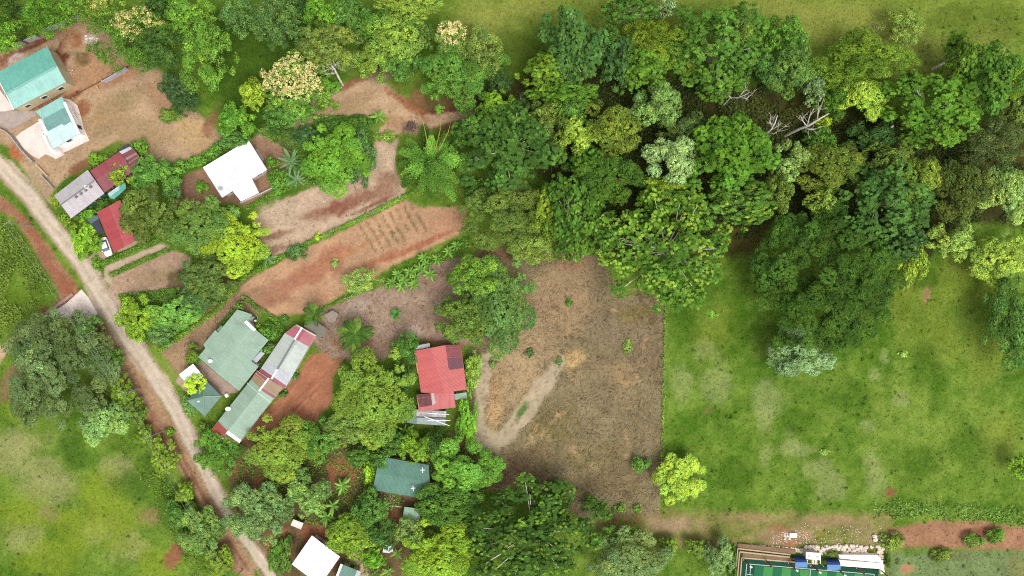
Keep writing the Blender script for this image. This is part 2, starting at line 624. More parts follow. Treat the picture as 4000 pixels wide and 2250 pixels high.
# --- bare lot with burnt red patches
paint([(930, 372), (1000, 345), (992, 420), (1020, 478), (1012, 494), (930, 538), (850, 576), (760, 618), (690, 648), (655, 600), (635, 548), (700, 508), (790, 470), (930, 440)],
      (210, 180, 148), 'bare_lot', 5, 3, 1, 0.28)
for c in [(850, 520, 60, 22, (152, 92, 68), .85, -.35), (920, 495, 50, 22, (158, 104, 78), .75, -.4), (970, 470, 34, 40, (156, 108, 80), .7, .1), (700, 590, 44, 10, (140, 96, 70), .7, -.3),
          (790, 540, 40, 10, (162, 112, 84), .6, -.3), (940, 515, 70, 5, (140, 90, 62), .8, -.45), (700, 530, 60, 30, (218, 190, 158), .6, -.3), (685, 628, 40, 10, (150, 104, 78), .7, -.3)]:
    blob(*c[:4], c[4], c[5], c[6])
# --- lot with planting rows
paint([(596, 722), (640, 694), (762, 628), (852, 586), (935, 546), (1020, 502), (1062, 522), (1172, 520), (1168, 580), (1150, 592), (1042, 642), (962, 682), (945, 700), (880, 708),
       (866, 738), (770, 788), (690, 795), (640, 780)], (204, 158, 118), 'planted_lot', 5, 3, 1, 0.28)
for c in [(790, 690, 80, 30, (178, 112, 82), .75, -.4), (700, 735, 70, 26, (174, 116, 88), .7, -.4), (840, 640, 50, 26, (180, 112, 80), .7, -.4), (1050, 620, 110, 9, (176, 106, 70), .8, -.42),
          (1120, 560, 46, 30, (200, 146, 108), .6, -.3), (960, 590, 90, 50, (196, 158, 116), .5, -.4), (640, 740, 36, 24, (168, 128, 98), .7, -.4), (800, 760, 40, 16, (192, 140, 104), .6, -.4),
          (870, 640, 100, 7, (196, 130, 84), .6, -.46), (950, 655, 60, 10, (178, 104, 66), .6, -.45)]:
    blob(*c[:4], c[4], c[5], c[6])
for r in range(8):                                      # planting rows: broken lines of weedy mounds
    for q in range(9):
        if random.random() < .16:
            continue
        cx, cy = 906 + 18.5 * r + q * 4.6 + random.uniform(-2, 2), 566 - 7.0 * r + q * 8.0 + random.uniform(-2, 2)
        blob(cx, cy, random.uniform(5, 9), random.uniform(2.6, 4.2), random.choice([(124, 104, 66), (136, 114, 76), (118, 104, 62)]), random.uniform(.45, .8), 1.05 + random.uniform(-.2, .2), 0.9)
# --- grey-brown lot with young palms
paint([(780, 790), (870, 745), (905, 738), (965, 722), (1090, 662), (1180, 642), (1220, 650), (1300, 720), (1240, 860), (1130, 870), (1040, 850), (1010, 880), (960, 905),
       (830, 900), (790, 870)], (174, 146, 122), 'stubble_lot', 6, 4, 1, 0.3)
for c in [(900, 770, 36, 16, (190, 168, 148), .7, -.3), (1042, 833, 22, 16, (226, 198, 178), .9, 0), (880, 860, 60, 20, (158, 112, 84), .7, 0), (1110, 862, 60, 9, (150, 98, 72), .7, .1),
          (1000, 720, 40, 14, (158, 146, 104), .5, 0), (1100, 700, 60, 40, (160, 128, 104), .5, 0), (960, 870, 60, 20, (176, 140, 112), .5, 0), (1080, 800, 50, 40, (164, 132, 108), .5, 0)]:
    blob(*c[:4], c[4], c[5], c[6])
# --- big dry field
paint([(1190, 632), (1300, 615), (1400, 625), (1510, 645), (1560, 740), (1672, 740), (1668, 960), (1664, 1180), (1658, 1300), (1480, 1310), (1330, 1240), (1225, 1235), (1240, 1150),
       (1185, 1120), (1185, 1020), (1180, 880), (1240, 860), (1330, 800), (1300, 700)], (150, 134, 96), 'dry_field', 3, 3, 1, 0.3)
for c in [(1400, 760, 110, 80, (178, 148, 108), .8, 0), (1330, 880, 80, 70, (192, 162, 118), .75, -.6), (1300, 960, 60, 70, (198, 168, 122), .75, -.6), (1250, 1000, 24, 70, (196, 156, 108), .8, 0),
          (1440, 660, 70, 24, (170, 130, 96), .8, .2), (1550, 820, 90, 60, (150, 128, 98), .6, 0), (1520, 960, 70, 70, (152, 132, 96), .6, 0), (1600, 790, 50, 26, (138, 122, 62), .7, 0),
          (1400, 1080, 70, 60, (138, 124, 76), .75, 0), (1600, 1050, 50, 70, (142, 126, 88), .6, 0), (1500, 1150, 90, 50, (144, 128, 82), .7, 0), (1350, 1170, 60, 50, (144, 124, 84), .7, 0),
          (1280, 1190, 40, 40, (150, 118, 88), .7, 0), (1560, 1210, 80, 40, (136, 118, 80), .7, 0), (1430, 1230, 70, 30, (140, 120, 82), .6, 0), (1620, 900, 40, 60, (140, 114, 84), .5, 0),
          (1440, 900, 30, 24, (214, 178, 116), .9, -.5), (1560, 940, 50, 30, (172, 142, 98), .6, 0), (1580, 1000, 34, 26, (176, 150, 108), .5, 0), (1270, 640, 60, 20, (140, 100, 72), .7, 0)]:
    blob(*c[:4], c[4], c[5], c[6])
for i in range(90):                                      # raked straw lying in wisps
    a, b = random.uniform(1240, 1660), random.uniform(690, 1230)
    blob(a, b, random.uniform(9, 24), random.uniform(3, 7), random.choice([(190, 158, 112), (204, 168, 116), (172, 144, 106), (128, 102, 72)]), random.uniform(.35, .7), random.uniform(0, 3.1), 1.1)
# sand track through the dry field
paint([(1196, 900), (1240, 878), (1236, 935), (1222, 1000), (1218, 1070), (1250, 1090), (1300, 1030), (1345, 965), (1405, 893), (1424, 902), (1392, 975), (1340, 1050), (1290, 1105),
       (1252, 1142), (1196, 1122)], (202, 182, 148), 'sand_track', 9, 5, .9, 0.16)
blob(1245, 1050, 22, 40, (212, 174, 118), 0.8)
blob(1313, 1035, 9, 28, (98, 128, 66), 0.95, 0.5)
for i in range(40):
    blob(1215 + random.uniform(-14, 14), random.uniform(900, 1110), 4, 3, (150, 132, 104), 0.6)
    tt = random.random()
    blob(1265 + 140 * tt + random.uniform(-18, 18), 1105 - 190 * tt + random.uniform(-14, 14), 3.2, 2.6, (142, 122, 92), 0.7)
# --- red dirt yard next to the long roof
paint([(779, 897), (819, 884), (836, 908), (872, 896), (858, 912), (838, 950), (836, 995), (860, 1000), (819, 1028), (790, 1066), (749, 1082), (690, 1080), (650, 1090), (625, 1150), (590, 1200),
       (585, 1170), (600, 1120), (640, 1060), (695, 1007), (719, 975), (744, 950)], (190, 124, 88), 'red_dirt_yard', 4, 3, 1, 0.25)
for i in range(34):
    u, w = random.uniform(0, 1), random.uniform(-1, 1)
    blob(810 - 150 * u + w * 46, 905 + 145 * u + w * 34, random.uniform(14, 44), random.uniform(1.6, 3.4), random.choice([(212, 150, 110), (160, 92, 60), (206, 140, 100), (172, 100, 66)]),
         random.uniform(.45, .8), -0.86 + random.uniform(-.07, .07), 0.5)
# --- strip beside the hedge, lots along the road
paint([(405, 888), (470, 830), (590, 736), (622, 735), (655, 790), (600, 780), (545, 825), (505, 880), (480, 930), (452, 945), (438, 930)], (170, 138, 102), 'verge', 4, 3, 1, 0.3)
blob(450, 900, 40, 26, (184, 150, 112), 0.7, -0.7)
paint([(272, 700), (430, 630), (480, 645), (480, 745), (400, 752), (300, 772), (278, 745)], (192, 158, 128), 'bare_plot', 5, 3, 1, 0.25)
for c in [(390, 700, 60, 24, (168, 142, 104), .7), (420, 740, 40, 14, (150, 128, 80), .6), (340, 690, 30, 14, (178, 140, 106), .6)]:
    blob(*c[:4], c[4], c[5], -0.3)
paint([(420, 690), (580, 640), (640, 690), (600, 725), (560, 760), (480, 800), (420, 860), (400, 870), (330, 860), (330, 800), (420, 770)], (112, 96, 60), None, 6, 4, 0.9, 0.4)
# --- left bank of the road: red cut, straw, weeds
paint([(-20, 470), (60, 540), (100, 590), (165, 680), (205, 735), (200, 760), (120, 790), (150, 740), (95, 640), (30, 545), (-20, 520)], (176, 124, 90), 'road_bank', 6, 4, 1, 0.35)
paint([(240, 800), (270, 815), (330, 900), (400, 1005), (450, 1090), (500, 1180), (560, 1290), (640, 1420), (640, 1460), (590, 1440), (520, 1290), (450, 1180), (400, 1100), (330, 1010),
       (290, 940), (250, 850)], (188, 148, 110), 'road_bank', 6, 4, 1, 0.3)
for c in [(95, 600, 60, 12, (160, 98, 68), .7, .95), (140, 690, 50, 12, (164, 102, 72), .7, 1.0), (170, 720, 20, 20, (166, 98, 66), .7, 0), (115, 790, 26, 22, (150, 90, 62), .7, 0),
          (255, 840, 14, 30, (140, 84, 62), .8, 0), (300, 920, 18, 34, (166, 128, 92), .6, 0), (330, 985, 20, 40, (176, 138, 98), .6, .6), (390, 1080, 26, 50, (150, 100, 70), .7, -.5),
          (480, 1250, 12, 50, (120, 76, 52), .8, -.5), (530, 1300, 16, 50, (158, 96, 70), .8, -.5), (570, 1390, 16, 60, (160, 108, 82), .7, -.5), (445, 1150, 10, 44, (204, 164, 120), .7, -.5),
          (455, 1170, 5, 60, (110, 72, 50), .7, -.5), (350, 1010, 9, 40, (200, 166, 122), .6, -.6)]:
    blob(*c[:4], c[4], c[5], c[6])
# --- bottom middle: red earth and paths between the gardens
paint([(560, 1160), (640, 1080), (830, 1080), (1010, 1100), (1180, 1090), (1220, 1230), (1160, 1320), (1060, 1330), (1010, 1449), (680, 1500), (640, 1400), (600, 1300)], (120, 100, 64), 'garden_soil', 10, 8, 1, 0.4)
for c in [(860, 1190, 40, 34, (176, 108, 72), .9), (700, 1370, 40, 40, (182, 116, 78), .9), (780, 1335, 40, 30, (170, 104, 70), .8), (985, 1330, 24, 60, (156, 106, 70), .9), (720, 1160, 40, 30, (150, 100, 68), .6),
          (940, 1130, 30, 14, (150, 98, 66), .7), (600, 1180, 16, 20, (190, 122, 82), .8), (820, 1360, 30, 30, (150, 88, 60), .8), (1000, 1250, 60, 26, (150, 120, 84), .7), (930, 1400, 30, 20, (140, 84, 58), .7),
          (1155, 1080, 14, 40, (148, 106, 76), .8), (650, 1200, 20, 24, (186, 118, 78), .7)]:
    blob(*c[:4], c[4], c[5])
paint([(890, 1345), (905, 1340), (912, 1370), (905, 1400), (925, 1440), (930, 1460), (870, 1460), (875, 1420), (885, 1380)], (208, 180, 140), 'footpath', 5, 2, 1, 0.12)
paint([(1480, 1300), (1660, 1285), (1900, 1290), (2240, 1290), (2240, 1390), (1850, 1370), (1640, 1380), (1480, 1340)], (166, 142, 96), None, 12, 10, 0.75, 0.5, 0.35)
for c in [(1690, 1320, 60, 20, (184, 150, 116), .7), (1560, 1310, 60, 20, (140, 128, 62), .6), (1990, 1350, 70, 20, (186, 146, 108), .7), (2100, 1310, 80, 16, (176, 142, 100), .6), (2180, 1350, 40, 26, (168, 146, 98), .5),
          (1960, 1330, 24, 10, (190, 122, 80), .6), (1990, 1370, 26, 12, (186, 118, 76), .6), (2080, 1345, 30, 14, (128, 138, 50), .6), (1830, 1340, 60, 24, (122, 132, 58), .6), (1880, 1300, 60, 10, (178, 140, 98), .5),
          (1790, 1365, 50, 8, (156, 106, 74), .6)]:
    blob(*c[:4], c[4], c[5])
paint([(2232, 1330), (2330, 1312), (2450, 1310), (2600, 1330), (2600, 1385), (2450, 1382), (2320, 1376), (2240, 1380)], (182, 132, 96), 'bare_strip', 8, 5, 1, 0.25)
blob(2470, 1335, 60, 9, (150, 92, 64), 0.8, -0.1)
paint([(2235, 1388), (2600, 1388), (2600, 1470), (2230, 1470)], (126, 146, 92), 'short_grass', 6, 5, 1, 0.35)
for c in [(2280, 1430, 16, 12, (196, 140, 100), .8), (2300, 1390, 30, 12, (104, 134, 52), .8), (2400, 1400, 60, 10, (120, 120, 80), .6), (2560, 1430, 30, 30, (146, 142, 84), .6)]:
    blob(*c[:4], c[4], c[5])
# --- the dirt road and its turnings
RL = [(-60, 395), (0, 447), (62, 512), (107, 575), (162, 640), (205, 705), (222, 742), (265, 807), (282, 837), (312, 887), (350, 932), (375, 970), (405, 1007), (435, 1057), (452, 1090), (467, 1120),
      (497, 1175), (530, 1242), (557, 1287), (585, 1325), (617, 1375), (644, 1412), (675, 1460), (720, 1560)]
RR = [(-60, 345), (0, 390), (25, 405), (85, 467), (130, 535), (185, 600), (240, 665), (267, 715), (300, 770), (332, 825), (360, 860), (395, 920), (422, 950), (442, 987), (464, 1037), (494, 1087), (503, 1140),
      (520, 1178), (552, 1215), (568, 1262), (590, 1305), (615, 1340), (644, 1372), (669, 1410), (699, 1455), (750, 1560)]
paint(RL + RR[::-1], (222, 203, 178), 'dirt_road', 4, 3, 1, 0.12)
mid = [((a[0] + b[0]) / 2, (a[1] + b[1]) / 2) for a, b in zip(np.array(RL), np.array(RR[:len(RL)]))]


def along(pts, rgb, wid, alpha, offs, n=120, rough=0.5):
    P = np.array(pts, float)
    seg = np.hypot(*np.diff(P, axis=0).T)
    cum = np.concatenate([[0], np.cumsum(seg)])
    for s in np.linspace(0, cum[-1], n):
        i = min(np.searchsorted(cum, s, side='right') - 1, len(seg) - 1)
        p = P[i] + (P[i + 1] - P[i]) * (s - cum[i]) / seg[i]
        d = (P[i + 1] - P[i]) / seg[i]
        q = p + np.array([-d[1], d[0]]) * (offs + random.uniform(-1.5, 1.5))
        blob(q[0], q[1], cum[-1] / n * 1.3, wid, rgb, alpha * random.uniform(.6, 1), math.atan2(d[1], d[0]), rough, 0.1)


RC = [((RL[min(i, len(RL) - 1)][0] + RR[min(i, len(RR) - 1)][0]) / 2, 0) for i in range(1)]
CEN = [(0, 418), (75, 495), (135, 575), (200, 655), (245, 728), (285, 795), (320, 850), (370, 915), (412, 985), (448, 1045), (478, 1105), (505, 1165), (545, 1245), (580, 1305), (632, 1375), (690, 1458)]
along(CEN, (204, 180, 154), 5, 0.35, 1, 110)
along(CEN, (230, 210, 186), 4, 0.35, 9, 110)
along(CEN, (230, 210, 186), 4, 0.35, -8, 110)
along(CEN, (176, 146, 112), 4, 0.6, 20, 90, 0.9)
along(CEN, (182, 152, 118), 4, 0.5, -20, 90, 0.9)
along([(430, 1070), (500, 1200), (560, 1310), (630, 1420)], (146, 98, 70), 6, 0.7, 12, 40, 0.9)
for i in range(70):                                      # washouts, puddle marks and gravel drifts
    k = random.uniform(0, len(CEN) - 1.01)
    a, b = CEN[int(k)], CEN[int(k) + 1]
    f = k - int(k)
    dx, dy = b[0] - a[0], b[1] - a[1]
    blob(a[0] + dx * f + random.uniform(-22, 22), a[1] + dy * f + random.uniform(-10, 10), random.uniform(6, 20), random.uniform(2, 4), random.choice([(196, 172, 146), (184, 156, 126), (232, 214, 192), (206, 182, 150)]),
         random.uniform(.3, .6), math.atan2(dy, dx) + random.uniform(-.2, .2), 1.3)
blob(240, 775, 12, 30, (190, 170, 158), 0.9, -0.7)
paint([(-30, 905), (0, 870), (60, 830), (115, 792), (135, 785), (120, 815), (60, 850), (20, 890), (-30, 940)], (206, 178, 132), 'side_track', 5, 3, 1, 0.2)
paint([(110, 812), (190, 800), (200, 815), (120, 880), (60, 940), (30, 1010), (0, 1010), (0, 960), (60, 880)], (150, 118, 84), None, 6, 5, 0.8, 0.4)
paint([(262, 672), (300, 655), (405, 612), (428, 622), (300, 678), (278, 695), (285, 720), (262, 705)], (212, 186, 154), 'driveway', 3, 2, 1, 0.12)
paint([(232, 640), (262, 600), (280, 640), (262, 656), (240, 665), (222, 650)], (208, 180, 148), 'driveway', 3, 2, 1, 0.12)
paint([(100, 420), (140, 470), (130, 520), (80, 460), (40, 400), (30, 370), (60, 380)], (196, 164, 128), None, 4, 3, 0.9, 0.3)
blob(40, 385, 14, 26, (196, 112, 66), 0.9, -0.6)
# fine grain of every kind of ground
COLR *= (1 + 0.30 * fbm(UX, UY, 7.0, 33, 3) + 0.22 * fbm(UX, UY, 40.0, 37, 3))[..., None]
LUM = COLR.mean(-1, keepdims=True)
warm = np.clip((COLR[..., 0:1] / np.maximum(COLR[..., 1:2], .01) - 1.15) * 1.2, 0, .10)      # a film of pale dust over the red soils
COLR = COLR * (1 - warm) + LUM * np.array([1.04, .99, .93]) * warm
COLR = np.clip(COLR, 0.004, 0.85)

ZZ = ground_z(XX, YY)
ny, nx = XX.shape
idx = np.arange(ny * nx).reshape(ny, nx)
quads = np.stack([idx[:-1, :-1], idx[:-1, 1:], idx[1:, 1:], idx[1:, :-1]], -1).reshape(-1, 4)
flab = LAB[:-1, :-1].reshape(-1)
P3 = np.stack([XX, YY, ZZ], -1).reshape(-1, 3)
GRAIN = np.array([{'dirt_road': .42, 'driveway': .42, 'sand_track': .45, 'footpath': .45, 'side_track': .7, 'red_dirt_yard': .75, 'bare_lot': .85, 'planted_lot': .85}.get(q, 1.0) for q in LABELS])
C3 = np.concatenate([COLR.reshape(-1, 3), GRAIN[LAB].reshape(-1, 1)], 1)
for i, nm in enumerate(LABELS):
    q = quads[flab == i]
    if not len(q):
        continue
    u, inv = np.unique(q, return_inverse=True)
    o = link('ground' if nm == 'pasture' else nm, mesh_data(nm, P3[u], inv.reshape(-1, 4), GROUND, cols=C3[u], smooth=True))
    structure(o)
# the country beyond, out to the horizon
x0, x1, y0, y1, B = GX[0], GX[-1], GY[0], GY[-1], 2600.0
vv = np.array([(-B, -B, -.02), (B, -B, -.02), (B, B, -.02), (-B, B, -.02), (x0, y0, -.02), (x1, y0, -.02), (x1, y1, -.02), (x0, y1, -.02)])
structure(link('outlying_ground', mesh_data('outlying_ground', vv, np.array([(0, 1, 5, 4), (1, 2, 6, 5), (2, 3, 7, 6), (3, 0, 4, 7)]), GROUND, cols=np.tile(alb((100, 124, 44)), (8, 1)))))


def ground_col(x, y):
    i = np.clip(np.searchsorted(GY, y), 0, ny - 1)
    j = np.clip(np.searchsorted(GX, x), 0, nx - 1)
    return COLR[i, j], LAB[i, j]


# grass tufts and straw lying on the ground: short blades with the colour of the sward they grow in
def tufts(name, label, n, keep, size, kk, seed):
    r = np.random.default_rng(seed)
    x, y = r.uniform(-114, 114, n), r.uniform(-65, 65, n)
    c, lb = ground_col(x, y)
    ok = keep(c, lb, x, y, r)
    x, y, c = x[ok], y[ok], c[ok]
    n = len(x)
    a = r.uniform(0, 2 * math.pi, n)
    h, w = size * r.uniform(.5, 1.5, n), size * r.uniform(.35, .8, n)
    z = ground_z(x, y)
    ca, sa = np.cos(a), np.sin(a)
    v = np.zeros((n, 4, 3))
    lean = r.uniform(.3, 1.1, n) * h
    v[:, 0] = np.stack([x - sa * w / 2, y + ca * w / 2, z - .03], 1)
    v[:, 1] = np.stack([x + sa * w / 2, y - ca * w / 2, z - .03], 1)
    v[:, 2] = np.stack([x + sa * w * .3 + ca * lean, y - ca * w * .3 + sa * lean, z + h * .55], 1)
    v[:, 3] = np.stack([x - sa * w * .3 + ca * lean, y + ca * w * .3 + sa * lean, z + h * .4], 1)
    cc = np.repeat((c * kk * r.uniform(.65, 1.5, (n, 1)) * np.stack([r.uniform(.9, 1.12, n), np.ones(n), r.uniform(.8, 1.1, n)], 1))[:, None], 4, 1)
    o = link(name, mesh_data(name, v.reshape(-1, 3), np.arange(n * 4).reshape(-1, 4), LEAF, cols=np.clip(cc.reshape(-1, 3), 0, .8)))
    o['kind'] = 'stuff'
    o['label'] = label
    o['category'] = 'grass'


def _green(c, lb, x, y, r):
    return (c[:, 1] > c[:, 0] * 1.0) & (r.random(len(x)) < .9)


def _dry(c, lb, x, y, r):
    nm = np.array([{'dry_field': .9, 'stubble_lot': .6, 'bare_lot': .22, 'building_lot': .3, 'planted_lot': .15, 'yard': .3, 'verge': .5, 'road_bank': .4, 'forest_floor': .5, 'garden_soil': .5,
                    'bare_strip': .4, 'bare_plot': .3}.get(q, 0.0) for q in LABELS])
    return r.random(len(x)) < nm[lb]


tufts('grass', 'short green pasture grass growing over the open ground', 90000, _green, .30, 1.15, 1)
tufts('straw', 'dry straw and stubble lying on the bare brown lots', 85000, _dry, .30, 1.25, 2)


def weeds(name, label, n, keep, seed, size, mul, per=9):
    """broad-leaved weed clumps dotted over the grass"""
    r = np.random.default_rng(seed)
    x, y = r.uniform(-114, 114, n), r.uniform(-65, 65, n)
    x, y = x + 3 * fbm(x, y, 9, 3, 2), y + 3 * fbm(x, y, 9, 6, 2)
    c, lb = ground_col(x, y)
    ok = keep(c, lb, x, y, r) & (fbm(x, y, 12, 24, 3) > -.12)
    x, y, c = x[ok], y[ok], c[ok]
    n = len(x)
    s = size * r.uniform(.5, 1.6, n)
    f = r.choice(mul, n)[:, None] * r.uniform(.8, 1.2, (n, 1))
    x, y, s, c = (np.repeat(q, per, 0) for q in (x, y, s, c * f))
    m = len(x)
    a, d = r.uniform(0, 6.283, m), s * np.sqrt(r.random(m)) * .8
    p = np.stack([x + d * np.cos(a), y + d * np.sin(a), ground_z(x, y) + s * r.uniform(.1, .7, m)], 1)
    nm = r.normal(0, .55, (m, 3)) + np.array([0, 0, 1])
    nm /= np.linalg.norm(nm, axis=1, keepdims=True)
    tn = np.cross(nm, r.normal(0, 1, (m, 3)))
    tn /= np.linalg.norm(tn, axis=1, keepdims=True)
    bn = np.cross(nm, tn)
    h, w = (s * .45)[:, None], (s * .28)[:, None]
    v = np.stack([p - tn * h, p + bn * w, p + tn * h, p - bn * w], 1).reshape(-1, 3)
    o = link(name, mesh_data(name, v, np.arange(len(v)).reshape(-1, 4), LEAF, cols=np.clip(np.repeat(c * r.uniform(.75, 1.25, (m, 1)), 4, 0), 0, .8)))
    o['kind'] = 'stuff'
    o['label'] = label
    o['category'] = 'weeds'


weeds('weeds', 'weed clumps and coarse grass tussocks dotted over the pasture', 2600, _green, 31, .32, [.82, .9, 1.2, 1.4])
weeds('weeds', 'dry weed stalks and clods on the brown field and bare lots', 2400, _dry, 32, .24, [.72, .85, 1.15, 1.3])


def wisps(name, label, n, seed):
    """raked straw: long thin wisps lying flat in loose swirls"""
    r = np.random.default_rng(seed)
    x, y = r.uniform(-72, 36, n), r.uniform(-50, 42, n)
    c, lb = ground_col(x, y)
    w = np.array([{'dry_field': 1.0, 'stubble_lot': .7, 'bare_lot': .15, 'building_lot': .2, 'sandy_lot': .2, 'verge': .4}.get(q, 0.0) for q in LABELS])
    ok = (r.random(n) < w[lb]) & (r.random(n) < .35 + 2.2 * np.clip(fbm(x, y, 7, 27, 3) + .12, 0, 1))
    x, y, c = x[ok], y[ok], c[ok]
    n = len(x)
    a = 9 * fbm(x, y, 11, 29, 2) + r.normal(0, .5, n)
    L, Wd = r.uniform(.35, 1.1, n), r.uniform(.04, .12, n)
    bend = r.normal(0, .5, n)
    z = ground_z(x, y) + r.uniform(.05, .16, n)
    pts = []
    for t, aa in ((-1, a - bend), (0, a), (1, a + bend)):
        cx_, cy_ = x + t * L / 2 * np.cos(aa), y + t * L / 2 * np.sin(aa)
        ww = Wd * (1 if t == 0 else .5)
        pts.append((cx_ - np.sin(a) * ww, cy_ + np.cos(a) * ww, z))
        pts.append((cx_ + np.sin(a) * ww, cy_ - np.cos(a) * ww, z))
    v = np.stack([np.stack(p, 1) for p in pts], 1).reshape(-1, 3)
    k = np.arange(n)[:, None] * 6
    f = np.concatenate([k + np.array([0, 1, 3, 2]), k + np.array([2, 3, 5, 4])])
    col = c * r.choice([.75, 1.08, 1.25, 1.42], n, p=[.25, .3, .3, .15])[:, None] * r.uniform(.85, 1.15, (n, 1))
    o = link(name, mesh_data(name, v, f, LEAF, cols=np.clip(np.repeat(col, 6, 0), 0, .7)))
    o['kind'] = 'stuff'
    o['label'] = label
    o['category'] = 'straw'


wisps('straw', 'wisps of raked straw swirled over the brown field', 60000, 44)
# ------------------------------------------------------------------ buildings
GLASS, _n, _l, _b = new_mat('dark_window_glass', 0.12, 0.5)
_b.inputs['Base Color'].default_value = (0.02, 0.025, 0.03, 1)
WHITE = plain('white_paint', (250, 248, 244), 0.6, 0.3, 0.05, 0.6, k=1.18)
CREAM = plain('cream_wall', (222, 206, 168), 0.85, 0.15, 0.12, 0.8)
OFFWHITE = plain('offwhite_wall', (226, 216, 204), 0.85, 0.15, 0.12, 0.8)
TEALWALL = plain('dark_teal_wall', (70, 120, 98), 0.85, 0.15, 0.15, 0.8)
MAROONWALL = plain('maroon_wall', (150, 92, 92), 0.85, 0.15, 0.15, 0.8)
GREYWALL = plain('grey_block_wall', (200, 190, 186), 0.9, 0.1, 0.22, 1.2, bump=0.3)
BROWNWALL = plain('brown_board_wall', (132, 104, 82), 0.9, 0.1, 0.25, 1.6)
WOODDOOR = plain('brown_wood_door', (110, 76, 52), 0.7, 0.2, 0.2, 3)
CONC = plain('pale_concrete', (242, 226, 216), 0.9, 0.1, 0.08, 0.5, k=1.75, bump=0.1, grime=(226, 206, 194))
CONCGREY = plain('grey_concrete', (196, 178, 168), 0.9, 0.1, 0.14, 0.5, bump=0.1, grime=(176, 158, 146))
CONCPINK = plain('pinkish_concrete', (200, 172, 156), 0.9, 0.1, 0.10, 0.6, bump=0.1, grime=(184, 156, 140))


def sdist(pt, p, q):
    dx, dy = q[0] - p[0], q[1] - p[1]
    L = math.hypot(dx, dy)
    return ((pt[0] - p[0]) * dy - (pt[1] - p[1]) * dx) / L


def half(poly, p, q, s):
    out = []
    n = len(poly)
    for i in range(n):
        a, b = poly[i], poly[(i + 1) % n]
        da, db = s * sdist(a, p, q), s * sdist(b, p, q)
        if da >= 0:
            out.append(a)
        if (da > 0 and db < 0) or (da < 0 and db > 0):
            t = da / (da - db)
            out.append((a[0] + (b[0] - a[0]) * t, a[1] + (b[1] - a[1]) * t))
    return out


def roof_z(pts, eave, rise, ridge=None, tilt=None):
    if ridge:
        p, q = ridge
        m = {s: max([s * sdist(a, p, q) for a in pts] + [1e-3]) for s in (1, -1)}

        def f(a):
            d = sdist(a, p, q)
            s = 1 if d >= 0 else -1
            return eave + rise * (1 - min(abs(d) / m[s], 1.05))
        return f
    tx, ty = tilt or (0, 1)
    pr = [a[0] * tx + a[1] * ty for a in pts]
    lo, hi = min(pr), max(pr)
    return lambda a: eave + rise * (a[0] * tx + a[1] * ty - lo) / (hi - lo)


def slab_part(name, root, poly, zf, mat, u_dir, dz=0.0, thick=0.09, label=None):
    top = [W(a[0], a[1], zf(a) + dz) for a in poly]
    n = len(top)
    vs = top + [t - Vector((0, 0, thick)) for t in top]
    area = sum(top[i].x * top[(i + 1) % n].y - top[(i + 1) % n].x * top[i].y for i in range(n))
    o = list(range(n)) if area > 0 else list(range(n - 1, -1, -1))
    f = [tuple(o), tuple(n + i for i in reversed(o))]
    f += [(o[k], n + o[k], n + o[(k + 1) % n], o[(k + 1) % n]) for k in range(n)]
    d = Vector((u_dir[0], -u_dir[1], 0)).normalized()
    e = Vector((-d.y, d.x, 0))
    uv = [(t.dot(d), t.dot(e)) for t in vs]
    ob = part(name, vs, f, mat, root, uvs=uv)
    if label:
        ob['label'] = label
    return ob


def inset_world(pts, zf, ins):
    w = [W(a[0], a[1], zf(a)) for a in pts]
    c = sum(w, Vector()) / len(w)
    out = []
    for p in w:
        d = Vector((p.x - c.x, p.y - c.y, 0))
        L = max(d.length, .01)
        k = max(0.3, 1 - ins * 1.35 / L)
        out.append(Vector((c.x + d.x * k, c.y + d.y * k, p.z)))
    return out


def openings(root, foot, win=True, door=True, head=2.3, every=3.2):
    n = len(foot)
    lens = [((foot[(i + 1) % n] - foot[i]) * Vector((1, 1, 0))).length if False else math.hypot(foot[(i + 1) % n].x - foot[i].x, foot[(i + 1) % n].y - foot[i].y) for i in range(n)]
    area = sum(foot[i].x * foot[(i + 1) % n].y - foot[(i + 1) % n].x * foot[i].y for i in range(n))
    big = max(range(n), key=lambda i: lens[i])
    for i in range(n):
        a, b = foot[i], foot[(i + 1) % n]
        L = lens[i]
        if L < 2.4:
            continue
        d = Vector((b.x - a.x, b.y - a.y, 0)).normalized()
        out = Vector((d.y, -d.x, 0)) * (1 if area > 0 else -1)
        k = max(1, int(L / every))
        for j in range(k):
            c = Vector((a.x, a.y, 0)) + d * L * (j + .5) / k
            if door and i == big and j == k // 2:
                mb = MB().add([c + d * s * .48 + out * t + Vector((0, 0, z)) for z in (0.12, 2.05) for s, t in ((-1, -.02), (1, -.02), (1, .05), (-1, .05))],
                              [(3, 2, 1, 0), (4, 5, 6, 7), (0, 1, 5, 4), (1, 2, 6, 5), (2, 3, 7, 6), (3, 0, 4, 7)])
                dr = part('door', mb.v, mb.f, WOODDOOR, root)
                hb = MB().bar(c + d * .36 + out * .05 + Vector((0, 0, 1.0)), c + d * .36 + out * .11 + Vector((0, 0, 1.0)), .05)
                part('handle', hb.v, hb.f, GREYWALL, dr)
                continue
            if not win:
                continue
            box = lambda w, h, t0, t1: MB().add([c + d * s * w + out * t + Vector((0, 0, z)) for z in (head - h, head) for s, t in ((-1, t0), (1, t0), (1, t1), (-1, t1))],
                                                [(3, 2, 1, 0), (4, 5, 6, 7), (0, 1, 5, 4), (1, 2, 6, 5), (2, 3, 7, 6), (3, 0, 4, 7)])
            fr = box(.68, 1.05, -.02, .05)
            wd = part('window', fr.v, fr.f, WHITE, root)
            gb = box(.60, .93, -.01, .06)
            gb.v = [(p[0], p[1], p[2] - .06) for p in gb.v]
            part('pane', gb.v, gb.f, GLASS, wd)


